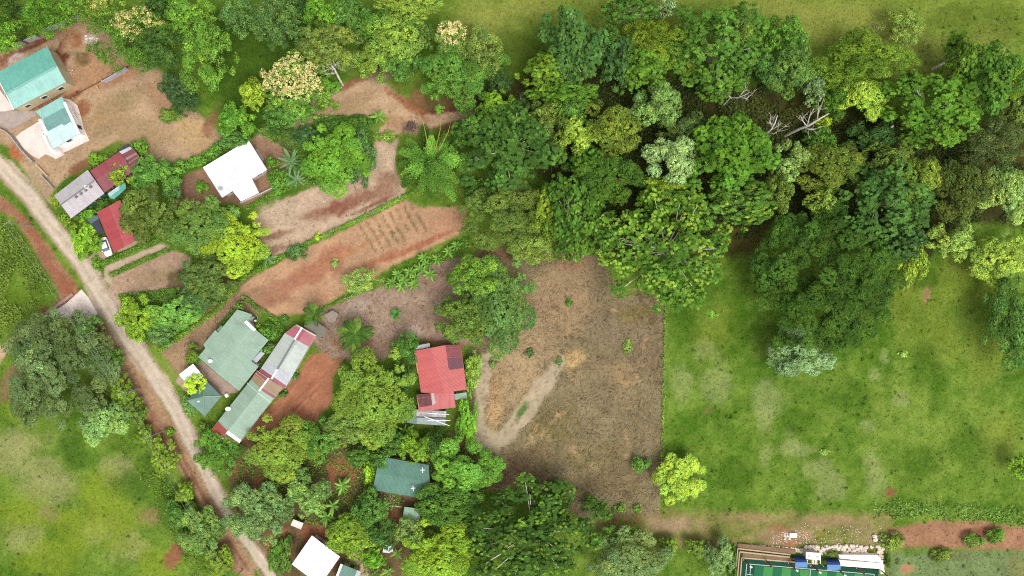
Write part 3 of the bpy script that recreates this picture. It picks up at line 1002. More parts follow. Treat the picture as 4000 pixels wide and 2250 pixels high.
def house(name, label, cat, pts, eave, rise, mats, wall, ridge=None, tilt=None, ins=.55, win=True, door=True, panels=(), cap=None, group=None, head=None, posts=False):
    zf = roof_z(pts, eave, rise, ridge, tilt)
    cx, cy = sum(p[0] for p in pts) / len(pts), sum(p[1] for p in pts) / len(pts)
    base = W(cx, cy, eave)
    root = thing(name, label, cat, (base.x, base.y, 0), group)
    if ridge:
        ud = (ridge[1][0] - ridge[0][0], ridge[1][1] - ridge[0][1])
        poly = []
        for s, m in ((1, mats[0]), (-1, mats[-1])):
            h = half(pts, ridge[0], ridge[1], s)
            if len(h) > 2:
                slab_part('roof_slope', root, h, zf, m, ud)
        n = len(pts)
        for i in range(n):
            a, b = pts[i], pts[(i + 1) % n]
            poly.append(a)
            da, db = sdist(a, *ridge), sdist(b, *ridge)
            if da * db < 0:
                t = da / (da - db)
                poly.append((a[0] + (b[0] - a[0]) * t, a[1] + (b[1] - a[1]) * t))
    else:
        t = tilt or (0, 1)
        ud = (-t[1], t[0])
        poly = list(pts)
        slab_part('roof_sheet', root, poly, zf, mats[0], ud)
    foot = inset_world(poly, zf, ins)
    n = len(foot)
    if posts:
        for i in range(n):
            p = foot[i]
            mb = MB().bar((p.x, p.y, -.2), (p.x, p.y, p.z - .08), .13)
            part('post', mb.v, mb.f, wall, root)
    else:
        vs = [(p.x, p.y, -.25) for p in foot] + [(p.x, p.y, p.z - .10) for p in foot]
        part('wall', vs, [(i, (i + 1) % n, n + (i + 1) % n, n + i) for i in range(n)], wall, root)
        corner = inset_world(pts, zf, ins) if ridge else foot
        if win or door:
            openings(root, corner, win, door, head or min(2.35, eave - .25))
    for pn in panels:
        poly2, m = pn[0], pn[1]
        dz, lb, nm = (list(pn[2:]) + [.05, None, 'roof_panel'][len(pn) - 2:])[:3] if len(pn) > 2 else (.05, None, 'roof_panel')
        parts = [half(poly2, ridge[0], ridge[1], s) for s in (1, -1)] if ridge else [poly2]
        for q in parts:
            if len(q) > 2:
                slab_part(nm, root, q, zf, m, ud, dz, .05, lb)
    if cap and ridge:
        for (p, q, m, w) in cap:
            a, b = W(p[0], p[1], zf(p) + .07), W(q[0], q[1], zf(q) + .07)
            mb = MB().bar(a, b, w, .10)
            part('ridge_cap', mb.v, mb.f, m, root, uvs=[(0, 0)] * len(mb.v))
    return root, zf


def dish(label, px, z, r=.55, mat=None, aim=(0.4, -0.5)):
    base = W(px[0], px[1], z)
    root = thing('satellite_dish', label, 'satellite dish', tuple(base))
    ax = Vector((aim[0], aim[1], 1.0)).normalized()
    u = ax.cross(Vector((0, 1, 0.2))).normalized()
    v = ax.cross(u)
    c = base + Vector((0, 0, .45))
    vs, fs = [c - ax * .14], []
    for ring in (.4, .75, 1.0):
        for k in range(16):
            a = 2 * math.pi * k / 16
            vs.append(c + (u * math.cos(a) + v * math.sin(a) * .92) * r * ring - ax * .14 * (1 - ring * ring))
    fs += [(0, 1 + k, 1 + (k + 1) % 16) for k in range(16)]
    for j in range(2):
        fs += [(1 + 16 * j + k, 17 + 16 * j + k, 17 + 16 * j + (k + 1) % 16, 1 + 16 * j + (k + 1) % 16) for k in range(16)]
    part('bowl', vs, fs, mat or WHITE, root, smooth=True)
    mb = MB().tube([base - Vector((0, 0, .1)), base + Vector((0, 0, .3)), c - ax * .12], [.035, .035, .03], 6)
    part('mast', mb.v, mb.f, GREYWALL, root)
    mb = MB().tube([c - v * r * .9, c + ax * .5], [.02, .02], 5).tube([c + ax * .47, c + ax * .6], [.06, .05], 6)
    part('feed_arm', mb.v, mb.f, GREYWALL, root)


def slab(name, label, pts, z, mat, cat='slab', struct=True, low=-.3):
    mb = MB().prism([W(p[0], p[1], z) for p in pts], low, z)
    w = [W(p[0], p[1], z) for p in pts]
    area = sum(w[i].x * w[(i + 1) % len(w)].y - w[(i + 1) % len(w)].x * w[i].y for i in range(len(w)))
    if area < 0:
        mb.f = [tuple(reversed(q)) for q in mb.f]
    o = link(name, mesh_data(name, mb.v, mb.f, mat))
    if struct:
        structure(o)
    else:
        tag(o, label, cat)
    return o


# --- concrete aprons
slab('concrete_yard', '', zB((1260, 165), (1400, 200), (1550, 310), (1610, 480), (1680, 760), (1800, 1020), (1290, 1265), (1300, 1310), (1120, 1395), (1010, 1330), (900, 1300), (780, 1395), (660, 1340), (480, 1190),
                            (315, 950), (420, 860), (780, 640), (1000, 500)), .13, CONC)
slab('concrete_yard', '', zA((-200, 760), (0, 1040), (110, 1180), (285, 1432), (100, 1470), (-300, 1470)), .12, CONC)
slab('concrete_yard', '', zB((-200, 470), (100, 440), (260, 420), (520, 430), (725, 435), (740, 520), (220, 800), (40, 745), (-200, 700)), .10, CONCGREY)
slab('concrete_patio', '', zF((500, 1000), (560, 960), (880, 1230), (1230, 1500), (1200, 1512), (1020, 1540), (930, 1545), (640, 1290), (600, 1240), (480, 1060)), .12, CONCPINK)
slab('concrete_patio', '', zF((215, 1225), (330, 1330), (420, 1530), (380, 1560), (150, 1330)), .11, CONCPINK)
slab('concrete_apron', '', zV((122, 792), (168, 762), (205, 728), (222, 748), (246, 790), (228, 800), (180, 812), (150, 800)), .12, CONC)
for q in (zV((112, 787), (118, 792), (184, 742), (180, 737)),):
    slab('stone_kerb', 'low rubble stone kerb edging the pale concrete apron beside the road', q, .45, plain('rubble_stone', (196, 160, 148), .95, .1, .35, 2.2, bump=.6), 'kerb', False)

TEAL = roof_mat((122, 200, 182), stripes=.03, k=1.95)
TEALP = roof_mat((164, 220, 208), stripes=.03, k=2.0)  # paler copy of TEAL: the large roof's sunlit slope put into the colour
# --- large teal house
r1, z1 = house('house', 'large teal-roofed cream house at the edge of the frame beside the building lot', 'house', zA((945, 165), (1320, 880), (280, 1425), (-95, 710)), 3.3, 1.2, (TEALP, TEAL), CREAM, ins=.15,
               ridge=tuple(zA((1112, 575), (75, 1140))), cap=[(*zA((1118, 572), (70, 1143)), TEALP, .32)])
for s in (0, 1):
    a, b = [zA((945, 165), (1320, 880)), zA((-95, 710), (280, 1425))][s]
    mb = MB().bar(W(a[0], a[1], 3.2), W(b[0], b[1], 3.25), .14, .2)
    part('fascia', mb.v, mb.f, WHITE, r1)
# --- small teal house, three roof tones, white parapets
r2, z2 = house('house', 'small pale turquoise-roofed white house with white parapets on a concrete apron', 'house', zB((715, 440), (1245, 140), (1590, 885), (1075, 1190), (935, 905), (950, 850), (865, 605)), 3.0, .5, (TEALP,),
               WHITE, tilt=(.45, .9), panels=[(zB((868, 592), (1318, 345), (1425, 648), (1288, 728), (1242, 692), (950, 850)), roof_mat((138, 190, 182), stripes=.03), .05, 'darker teal middle roof panel'),
                                              (zB((950, 850), (1242, 692), (1288, 728), (1425, 648), (1588, 884), (1078, 1186), (938, 903)), roof_mat((212, 240, 240), stripes=.02, k=1.75), .05, 'very pale turquoise front roof panel')])
mb = MB()
for a, b in (((1300, 260), (1592, 888)), ((800, 600), (948, 858)), ((870, 890), (1010, 1185)), ((940, 880), (870, 890)), ((1010, 1190), (1160, 1300)), ((1160, 1300), (1222, 1270))):
    p, q = zB(a, b)
    mb.bar(W(p[0], p[1], 3.35), W(q[0], q[1], 3.35), .5, .35)
part('parapet', mb.v, mb.f, WHITE, r2)
# --- street wall and loose block walls
def wall_line(label, pts, h, th, mat, name='block_wall', gaps=None):
    w = [W(p[0], p[1], 0) for p in pts]
    root = thing(name, label, 'wall', tuple(w[0]))
    for i in range(len(w) - 1):
        mb = MB()
        d = (w[i + 1] - w[i])
        n = Vector((-d.y, d.x, 0)).normalized() * th / 2
        e = d.normalized() * (th / 2 - .003 * (i % 2))
        mb.prism([w[i] - n - e, w[i + 1] - n + e, w[i + 1] + n + e, w[i] + n - e], -.25, h - .004 * (i % 2))
        part('wall_panel', mb.v, mb.f, mat, root)
        for t in (0, 1):
            c = w[i] + d * t
            if t == 0 or i == len(w) - 2:
                pb = MB().prism([c + Vector((sx * th * .8, sy * th * .8, 0)) for sx, sy in ((-1, -1), (1, -1), (1, 1), (-1, 1))], -.25, h + .12)
                part('pillar', pb.v, pb.f, mat, root)
    return root


wall_line('low grey block wall along the dirt road in front of the turquoise house', zB((20, 790), (150, 850), (260, 940), (370, 1090), (480, 1235), (700, 1460)), 1.0, .18, GREYWALL)
wall_line('low pale wall with a rounded end between the road and the grey roof', zC((10, 560), (215, 770)), .7, .22, plain('salmon_wall', (236, 200, 172), .9, .1, .12, 1.0))
wall_line('thin grey wall with a pale end cap beside the grey roofed house', zC((110, 760), (330, 1000)), .8, .16, GREYWALL)
SLATE = plain('precast_grey', (208, 202, 208), .9, .1, .12, 1.2)
wall_line('long pale precast wall standing at the top of the building lot', zV((112, 84), (208, 43)), 1.5, .16, SLATE)
wall_line('short whitish precast wall behind the large teal roof', zV((43, 119), (100, 96)), 1.5, .16, SLATE)
wall_line('lone lilac-grey precast wall standing in the middle of the building lot', zV((266, 209), (324, 176)), 1.4, .16, SLATE)
# stakes of the half-built fence between the two lots
TIMBER = plain('raw_timber', (206, 172, 124), .85, .15, .2, 2.0)
fr = thing('stake_fence', 'row of thin wooden stakes and a dark trench edge across the building lot', 'fence', tuple(V(185, 240)))
for i in range(12):
    t = i / 11
    p = V(180 + 148 * t, 245 - 80 * t)
    mb = MB().bar(p - Vector((0, 0, .3)), p + Vector((0, 0, 1.0)), .09)
    part('stake', mb.v, mb.f, TIMBER, fr)
mb = MB().bar(V(180, 245) + Vector((0, 0, .25)), V(328, 165) + Vector((0, 0, .25)), .10, .22)
part('board', mb.v, mb.f, BROWNWALL, fr)
for i, (a, b, lb) in enumerate([((242, 215), (254, 235), 'thick pale plank lying below the stake fence'), ((195, 285), (218, 300), 'long thin plank lying beside the turquoise house apron'),
                                ((178, 240), (190, 252), 'short pale plank leaning by the corner of the turquoise roof'), ((118, 108), (140, 116), 'pale plank lying behind the large teal roof')]):
    mb = MB().bar(V(*a) + Vector((0, 0, .12)), V(*b) + Vector((0, 0, .12)), .32 if i == 0 else .14, .06)
    tag(link('plank', mesh_data('plank', mb.v, mb.f, TIMBER)), lb, 'plank', 'planks lying on the building lot')

# --- grey house, maroon house, awnings
LILAC = roof_mat((222, 213, 217), stripes=.02)
r3, z3 = house('house', 'lilac-grey gabled roof house right beside the dirt road, roof vents along its ridge', 'house', zC((315, 1155), (990, 635), (1325, 1110), (657, 1612)), 3.0, 1.1, (roof_mat((226, 219, 223), stripes=.02), LILAC), TEALWALL,
               ridge=tuple(zC((440, 1345), (1120, 858))), cap=[(*zC((440, 1345), (1120, 858)), roof_mat((165, 152, 158)), .2)])
for t in (.42, .56, .70, .84):
    p = zC((430 + 690 * t + 22, 1345 - 487 * t + 22))[0]
    mb = MB().prism([W(p[0] + a, p[1] + b, z3(p) + .3) for a, b in ((-4, 3), (3, -3), (7, 3), (0, 9))], z3(p) - .1, z3(p) + .32)
    part('roof_vent', mb.v, mb.f, plain('vent_grey', (150, 136, 140)), r3)
dish('white satellite dish on the ridge of the lilac-grey roof', zC((1000, 985))[0], 3.7, .48)
MAR, MARL = roof_mat((160, 84, 92), .12, .55, (120, 66, 70)), roof_mat((194, 96, 104), .05)  # darker copy first: slope shade put into the red sheet's colour
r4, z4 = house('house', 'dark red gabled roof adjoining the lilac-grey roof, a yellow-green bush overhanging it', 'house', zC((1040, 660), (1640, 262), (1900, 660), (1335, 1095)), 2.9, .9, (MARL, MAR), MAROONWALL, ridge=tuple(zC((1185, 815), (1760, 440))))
r5, z5 = house('shed', 'striped shed roof of dark red and pale sheets behind the dark red house', 'shed', zC((1650, 262), (1880, 168), (2095, 450), (1890, 640)), 3.25, .3, (roof_mat((142, 80, 84), .3, .6, (180, 132, 130)),), MAROONWALL, tilt=(-.5, -.8), win=False,
               panels=[(zC((1628, 268), (1842, 166), (1882, 212), (1682, 322)), roof_mat((232, 228, 234)), .05, 'white sheet along the upper edge'), (zC((1728, 412), (1968, 282), (1990, 320), (1755, 452)), roof_mat((196, 150, 150), .3, .6), .05, 'pale sheet'),
                       (zC((1800, 500), (2015, 355), (2030, 378), (1815, 525)), roof_mat((190, 132, 126), .3), .05, 'pale sheet'), (zC((1850, 570), (2060, 420), (2075, 440), (1862, 592)), roof_mat((184, 130, 124), .3), .05, 'pale sheet'),
                       (zC((1905, 608), (1990, 545), (1985, 590), (1915, 638)), roof_mat((206, 204, 190)), .06, 'whitish corner sheet')])
hs = house('shed', 'dark navy tarpaulin lean-to at the back corner of the striped shed', 'shed', zC((1612, 245), (1680, 178), (1812, 108), (1846, 160), (1625, 262)), 2.2, .3, (roof_mat((88, 88, 106), rough=.7),), BROWNWALL, tilt=(.3, .9), win=False, door=False, posts=True, ins=.15)
aw = house('awning', 'turquoise plastic awning beside the dark red roof, half under the trees', 'awning', zC((1390, 1115), (1640, 940), (1745, 900), (1765, 1010), (1600, 1160), (1515, 1228), (1440, 1205)), 2.4, .4, (roof_mat((104, 200, 178), rough=.4),), BROWNWALL, tilt=(-.5, -.8), win=False, door=False, posts=True, ins=.2,
           panels=[(zC((1392, 1116), (1640, 942), (1622, 1040), (1442, 1175)), roof_mat((204, 232, 234), rough=.4), .04, 'pale glossy awning strip')])
# --- red roofed house with the parked car
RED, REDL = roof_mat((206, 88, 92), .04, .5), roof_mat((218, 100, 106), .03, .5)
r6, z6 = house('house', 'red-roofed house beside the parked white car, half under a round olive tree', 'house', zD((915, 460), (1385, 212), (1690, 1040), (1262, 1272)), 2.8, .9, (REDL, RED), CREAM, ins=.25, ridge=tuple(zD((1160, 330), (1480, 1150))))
cp = house('carport', 'dark slate and green-grey carport roof attached to the red-roofed house', 'carport', zD((720, 612), (925, 515), (1062, 858), (965, 905), (845, 765)), 2.3, .3, (roof_mat((70, 74, 86), rough=.6),), BROWNWALL, tilt=(.8, .3), win=False, door=False, posts=True, ins=.2,
           panels=[(zD((722, 612), (924, 517), (962, 582), (800, 690)), roof_mat((108, 140, 138), rough=.6), .05, 'grey-green upper sheet')])
# --- white L-shaped house
WR, WRG = roof_mat((252, 252, 252), k=1.16, stripes=.01), roof_mat((230, 231, 236), k=1.75, stripes=.03)  # second one greyer: slope shade put into the white sheet's colour
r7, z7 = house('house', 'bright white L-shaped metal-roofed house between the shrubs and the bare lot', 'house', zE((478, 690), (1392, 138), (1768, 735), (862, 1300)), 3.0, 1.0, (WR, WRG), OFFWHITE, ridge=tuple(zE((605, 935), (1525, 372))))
w7 = zE((1040, 1120), (1440, 880), (1600, 1195), (1245, 1372))
zf7 = roof_z(w7, 2.75, .55, tilt=(-.5, -.85))
slab_part('wing_roof', r7, w7, zf7, WR, (.5, .85))
f7 = inset_world(w7, zf7, .5)
part('wing_wall', [(p.x, p.y, -.2) for p in f7] + [(p.x, p.y, p.z - .1) for p in f7], [(i, (i + 1) % 4, 4 + (i + 1) % 4, 4 + i) for i in range(4)], OFFWHITE, r7)
dish('grey satellite dish on the bright white L-shaped roof', zE((850, 1125))[0], 3.2, .48, plain('grey_dish', (196, 190, 192), .5, .3))
wall_line('low whitewashed wall along the hedge behind the white L-shaped house', zE((1270, 1405), (1640, 1235), (1885, 1115)), .8, .2, OFFWHITE)
slab('concrete_path', '', zE((1525, 345), (1580, 310), (1710, 530), (1660, 590)), .12, CONCGREY)
# --- pale green complex
PG, PGY, PGD = roof_mat((176, 206, 182), stripes=.025), roof_mat((186, 204, 172), stripes=.025), roof_mat((160, 192, 170), stripes=.025)
main = zF((1185, 125), (1345, 175), (1440, 212), (1372, 300), (1500, 465), (1712, 640), (1425, 990), (1545, 1080), (1217, 1490), (880, 1222), (532, 920), (656, 772), (620, 712), (818, 470), (866, 512))
r8, z8 = house('house', 'big pale green stepped roof house beside the hedge-lined strip', 'house', main, 3.1, .4, (PG, PG), OFFWHITE, ridge=tuple(zF((1420, 420), (860, 1130))), ins=.5,
               panels=[(zF((1300, 340), (1342, 305), (1504, 458), (1468, 492)), roof_mat((244, 246, 240), k=1.3), .22, 'white translucent skylight strip', 'skylight')])
dish('white satellite dish on the big pale green stepped roof', zF((750, 985))[0], 3.3, .46)
house('lean_to', 'silvery lean-to roof wedged between the pale green roof and the long roof', 'lean-to', zF((1430, 985), (1590, 815), (1650, 860), (1500, 1035)), 2.3, .3, (roof_mat((206, 210, 220)),), BROWNWALL, tilt=(-.7, -.6), win=False, door=False, posts=True, ins=.15)
house('lean_to', 'small green side roof tucked against the stepped bay of the pale green house', 'lean-to', zF((835, 480), (918, 392), (950, 420), (868, 505)), 2.6, .2, (PGD,), OFFWHITE, tilt=(.7, .6), win=False, door=False, posts=True, ins=.15)
# washing and pots in the back yard
BLUE = plain('navy_cloth', (58, 62, 110), .8, .1, .2, 3)
for i, (a, b, m, lb) in enumerate([((1440, 235), (1520, 300), BLUE, 'navy blue tarpaulin heap behind the pale green house'), ((1480, 290), (1515, 330), WHITE, 'white laundry tub behind the pale green house')]):
    p, q = zF(a, b)
    c = W((p[0] + q[0]) / 2, (p[1] + q[1]) / 2)
    rx, ry = abs(q[0] - p[0]) * PX * .5, abs(q[1] - p[1]) * PX * .5
    vs, fs = [], []
    for j, (rr, zz) in enumerate([(1, 0), (1.05, .35), (.7, .75), (.25, .9)]):
        for k in range(10):
            an = 2 * math.pi * k / 10
            jit = 1 + .18 * math.sin(3 * k + j + i)
            vs.append((c.x + rx * rr * jit * math.cos(an), c.y + ry * rr * jit * math.sin(an), zz))
    for j in range(3):
        fs += [(j * 10 + k, j * 10 + (k + 1) % 10, (j + 1) * 10 + (k + 1) % 10, (j + 1) * 10 + k) for k in range(10)]
    fs.append(tuple(range(30, 40)))
    tag(link(['tarpaulin_heap', 'laundry_tub'][i], mesh_data('heap', vs, fs, m, smooth=True)), lb, ['tarpaulin', 'tub'][i])
# --- long roof, two stepped sections
PINK, PINKD, WG, BRN = roof_mat((208, 118, 130), .18, .55, (226, 170, 176)), roof_mat((186, 92, 106), .08), roof_mat((216, 226, 218), stripes=.03), roof_mat((186, 158, 124), .22, .6, (162, 130, 96))
sec1 = zF((2178, 375), (2510, 557), (2390, 752), (1990, 1450), (1560, 1150), (1985, 522))
r9, z9 = house('house', 'long whitish gabled roof with pink panels at both ends beside the red dirt yard', 'house', sec1, 2.9, .8, (WG, WG), CREAM, ridge=tuple(zF((2345, 465), (1760, 1300))), ins=.45,
               panels=[(zF((2178, 385), (2500, 562), (2388, 750), (1988, 520)), PINK, .05, 'faded pink roof panel'), (zF((2190, 378), (2508, 556), (2498, 574), (2172, 394)), roof_mat((236, 228, 210)), .08, 'cream edge strip'),
                       (zF((1592, 1116), (2010, 1404), (1985, 1446), (1564, 1150)), PINKD, .05, 'dark pink roof strip'), (zF((1720, 1040), (2130, 1220), (2012, 1400), (1600, 1116)), roof_mat((220, 224, 232)), .03, 'bluish white sheets')],
               cap=[(*zF((2276, 425), (2150, 625)), WHITE, .34), (*zF((2150, 632), (1862, 1125)), roof_mat((140, 148, 142)), .3), (*zF((1856, 1130), (1762, 1290)), WHITE, .34)])
sec2 = zG((1520, 25), (1965, 312), (1800, 500), (1252, 1202), (1170, 1318), (722, 1056), (862, 882), (1412, 190))
r10, z10 = house('house', 'long pale green gabled roof with brown and red sheets, nearest the road', 'house', sec2, 2.85, .8, (PG, PG), CREAM, ridge=tuple(zG((1735, 150), (975, 1120))), ins=.45,
                 panels=[(zG((1522, 28), (1962, 312), (1910, 380), (1470, 92)), roof_mat((176, 96, 104), .2, .6, (196, 140, 130)), .04, 'dark red roof sheet'),
                         (zG((1472, 95), (1700, 245), (1600, 340), (1420, 190)), BRN, .06, 'brown roof sheet'), (zG((1735, 185), (1958, 318), (1850, 450), (1612, 332)), BRN, .07, 'brown roof sheet'),
                         (zG((1540, 40), (1720, 165), (1712, 178), (1530, 52)), roof_mat((226, 170, 164)), .09, 'pink batten strip'), (zG((1500, 70), (1650, 195), (1640, 206), (1490, 82)), roof_mat((226, 190, 150)), .10, 'pale orange batten strip'),
                         (zG((1612, 332), (1832, 462), (1800, 498), (1590, 362)), PINKD, .06, 'dark red strip'),
                         (zG((1362, 236), (1534, 388), (1522, 402), (1348, 252)), roof_mat((206, 232, 208)), .05, 'pale light strip'), (zG((1545, 398), (1762, 558), (1748, 574), (1532, 414)), roof_mat((206, 232, 208)), .05, 'pale light strip'),
                         (zG((862, 884), (1022, 1042), (940, 1152), (724, 1056)), roof_mat((192, 96, 84), .25, .7, (150, 70, 62)), .05, 'orange-red tiled end panel'),
                         (zG((1006, 1092), (1216, 1250), (1170, 1316), (934, 1154)), roof_mat((152, 88, 96), .25, .7, (120, 66, 72)), .05, 'dark red tiled end panel'),
                         (zG((1034, 1042), (1256, 1200), (1222, 1246), (1000, 1086)), WR, .08, 'white end flashing')],
                 cap=[(*zG((1718, 160), (1556, 372)), WHITE, .34)])
dish('white satellite dish on the long pale green roof nearest the road', zG((1050, 670))[0], 3.0, .56)
# --- hip-roofed hut and white flat roof in front
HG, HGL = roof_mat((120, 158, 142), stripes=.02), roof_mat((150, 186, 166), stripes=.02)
hp = zG((652, 192), (925, 462), (645, 800), (345, 540))
ap = zG((622, 470))[0]
hb = W(sum(p[0] for p in hp) / 4, sum(p[1] for p in hp) / 4, 2.6)
rh = thing('pavilion', 'dark green hip-roofed pavilion beside the road, a clipped yellow bush at its corner', 'pavilion', (hb.x, hb.y, 0))
for i in range(4):
    a, b = hp[i], hp[(i + 1) % 4]
    A, B_, C_ = W(a[0], a[1], 2.6), W(b[0], b[1], 2.6), W(ap[0], ap[1], 3.9)
    d = (B_ - A).normalized()
    vs = [A, B_, C_, A - Vector((0, 0, .08)), B_ - Vector((0, 0, .08)), C_ - Vector((0, 0, .08))]
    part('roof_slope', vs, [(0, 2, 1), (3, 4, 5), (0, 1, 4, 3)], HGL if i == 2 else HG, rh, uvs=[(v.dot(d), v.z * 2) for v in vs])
    mb = MB().bar(A + Vector((0, 0, .04)), C_ + Vector((0, 0, .05)), .22, .06)
    part('hip_cap', mb.v, mb.f, HGL, rh, uvs=[(0, 0)] * len(mb.v))
ft = inset_world(hp, lambda a: 2.6, .6)
part('wall', [(p.x, p.y, -.2) for p in ft] + [(p.x, p.y, 2.5) for p in ft], [(i, (i + 1) % 4, 4 + (i + 1) % 4, 4 + i) for i in range(4)], GREYWALL, rh)
openings(rh, ft, True, True, 2.2)
mb = MB().prism([W(p[0], p[1], 3.5) for p in zG((520, 545), (548, 535), (556, 556), (528, 568))], 3.1, 3.55)
part('roof_vent', mb.v, mb.f, WHITE, rh)
house('carport', 'plain bright white flat roof beside the pavilion and the clipped yellow bush', 'carport', zF((212, 1215), (445, 1035), (622, 1248), (390, 1425)), 2.6, .25, (WR,), OFFWHITE, tilt=(.6, .5), win=False, door=False, posts=True, ins=.3)
mb = MB().prism([W(p[0], p[1], .9) for p in zG((970, 440), (1010, 418), (1045, 460), (1000, 490))], -.1, .9)
wt = tag(link('water_tank', mesh_data('water_tank', mb.v, mb.f, WHITE)), 'small white water tank by the corner of the pavilion', 'tank')
# --- red house in the middle
R1 = roof_mat((226, 108, 104), .02, .5)
r11, z11 = house('house', 'bright red-roofed house in the middle with a dark maroon corner patch', 'house', zH((778, 325), (1525, 185), (1930, 165), (2082, 1300), (1400, 1400), (930, 1372)), 3.0, .6, (R1, roof_mat((232, 114, 110), .02, .5)), CREAM,
                 ridge=tuple(zH((1180, 250), (1500, 1340))), ins=.5, panels=[(zH((1545, 180), (1925, 168), (1962, 470), (1595, 495)), roof_mat((158, 76, 80), .2, .65, (176, 98, 98)), .06, 'dark red sheets'),
                                                                                 (zH((1595, 497), (1962, 472), (2000, 755), (1660, 808), (1620, 742)), roof_mat((128, 74, 86), .2, .65, (110, 62, 74)), .07, 'maroon sheets')])
for j, (a, b) in enumerate([((1560, 250), (1935, 215)), ((1572, 335), (1945, 295)), ((1595, 495), (1962, 470))]):
    p, q = zH(a, b)
    mb = MB().bar(W(p[0], p[1], z11(p) + .11), W(q[0], q[1], z11(q) + .11), .10, .03)
    part('batten', mb.v, mb.f, roof_mat((196, 110, 104)), r11, uvs=[(0, 0)] * 8)
p, q = zH((772, 325), (855, 890))
mb = MB().bar(W(p[0], p[1], 3.05), W(q[0], q[1], 3.1), .2, .12)
part('fascia', mb.v, mb.f, TIMBER, r11)
house('lean_to', 'light grey lean-to sheet at the upper corner of the bright red roof', 'lean-to', zH((786, 200), (1150, 130), (1160, 232), (802, 302)), 2.6, .15, (roof_mat((212, 214, 218)),), BROWNWALL, tilt=(0, 1), win=False, door=False, posts=True, ins=.12)
r12, z12 = house('house', 'lower red roof with a rusted maroon half adjoining the bright red house', 'house', zI((700, 20), (1860, -110), (1932, 415), (775, 552)), 2.6, .4, (roof_mat((228, 118, 118), .15, .5, (238, 160, 156)),), BROWNWALL, tilt=(0, -1), win=True,
                 panels=[(zI((735, 145), (1152, 85), (1196, 345), (800, 410)), roof_mat((124, 68, 70), .3, .7, (150, 92, 92)), .05, 'rusted maroon sheets'), (zI((715, 30), (1140, -20), (1150, 72), (730, 128)), roof_mat((122, 64, 68), .3, .7, (150, 92, 92)), .05, 'rusted maroon sheets'),
                         (zI((1150, -35), (1245, -45), (1320, 285), (1200, 345)), roof_mat((222, 200, 194), .15), .09, 'pale weathered strip')])
house('lean_to', 'pale green lean-to sheet at the lower corner of the red roofs', 'lean-to', zI((1880, 0), (2268, -60), (2282, 118), (1908, 178)), 2.3, .15, (roof_mat((176, 200, 180)),), BROWNWALL, tilt=(0, -1), win=False, door=False, posts=True, ins=.12)
r13, z13 = house('shed', 'patched grey and white tin shed below the red roofs', 'shed', zI((655, 480), (1640, 530), (1602, 985), (640, 925), (385, 888), (560, 640)), 2.1, .25, (roof_mat((186, 200, 198), .12, .6, (150, 160, 158)),), BROWNWALL, tilt=(0, -1), win=False, door=True, ins=.25,
                 panels=[(zI((690, 540), (1636, 535), (1622, 720), (690, 690)), roof_mat((232, 224, 224), .45, .7, (138, 126, 126), stripes=.2), .05, 'weathered white sheets'), (zI((692, 690), (1622, 735), (1618, 775), (690, 735)), roof_mat((84, 82, 84)), .06, 'dark gap strip'),
                         (zI((390, 886), (690, 640), (722, 860), (700, 920)), roof_mat((132, 164, 150), .1), .05, 'green corner sheet')])
for i, (a, b, lb) in enumerate([((1030, 585), (1725, 642), 'uppermost of three white poles lying across the patched tin shed'), ((1040, 812), (1762, 822), 'middle white pole lying level across the patched tin shed'),
                                ((955, 702), (1742, 992), 'slanting white pole lying across the patched tin shed')]):
    p, q = zI(a, b)
    mb = MB().tube([W(p[0], p[1], 2.5 + .05 * i), W(q[0], q[1], 2.45 + .05 * i)], [.08, .07], 6)
    tag(link('pole', mesh_data('pole', mb.v, mb.f, WHITE)), lb, 'pole', 'white poles on the tin shed')
# --- dark green roof and its outbuilding
DG = roof_mat((104, 156, 136), .03, .5, (90, 136, 118), stripes=.03)
r14, z14 = house('house', 'dark sea-green roofed house among the trees with two aerials on its roof', 'house', zJ((345, 97), (1172, 240), (1203, 822), (240, 655)), 2.9, .7, (DG, DG), CREAM, ridge=tuple(zJ((292, 380), (1190, 530))))
for i, (a, lb) in enumerate([((1078, 300), 'aerial near the upper corner of the dark sea-green roof'), ((925, 598), 'aerial near the lower edge of the dark sea-green roof')]):
    p = zJ(a)[0]
    z0 = z14(p)
    b = W(p[0], p[1], z0)
    root = thing('aerial', lb, 'aerial', tuple(b), 'aerials on the dark sea-green roof')
    mb = MB().tube([b - Vector((0, 0, .1)), b + Vector((0, 0, 1.3))], [.06, .05], 6)
    part('mast', mb.v, mb.f, WHITE, root)
    t = b + Vector((0, 0, 1.2))
    for k, (dx, dy, L) in enumerate(((1, .05, .5), (-.1, 1, .6))):
        d = Vector((dx, dy, 0)).normalized()
        mb = MB().bar(t - d * L, t + d * L, .10, .05)
        part('boom', mb.v, mb.f, WHITE, root)
r15, z15 = house('shed', 'pale mint-green shed roof below the dark sea-green house', 'shed', zJ((766, 937), (1045, 972), (1000, 1240), (715, 1280)), 2.5, .3, (roof_mat((164, 204, 174)),), BROWNWALL, tilt=(0, -1), win=False,
                 panels=[(zJ((975, 978), (1042, 985), (1015, 1090), (960, 1080)), roof_mat((206, 204, 200), .2), .05, 'whitish corner sheet')])
slab('brick_path', '', zJ((1052, 812), (1112, 815), (1082, 965), (1034, 960)), .12, plain('terracotta_path', (150, 96, 78), .9, .1, .2, 2))
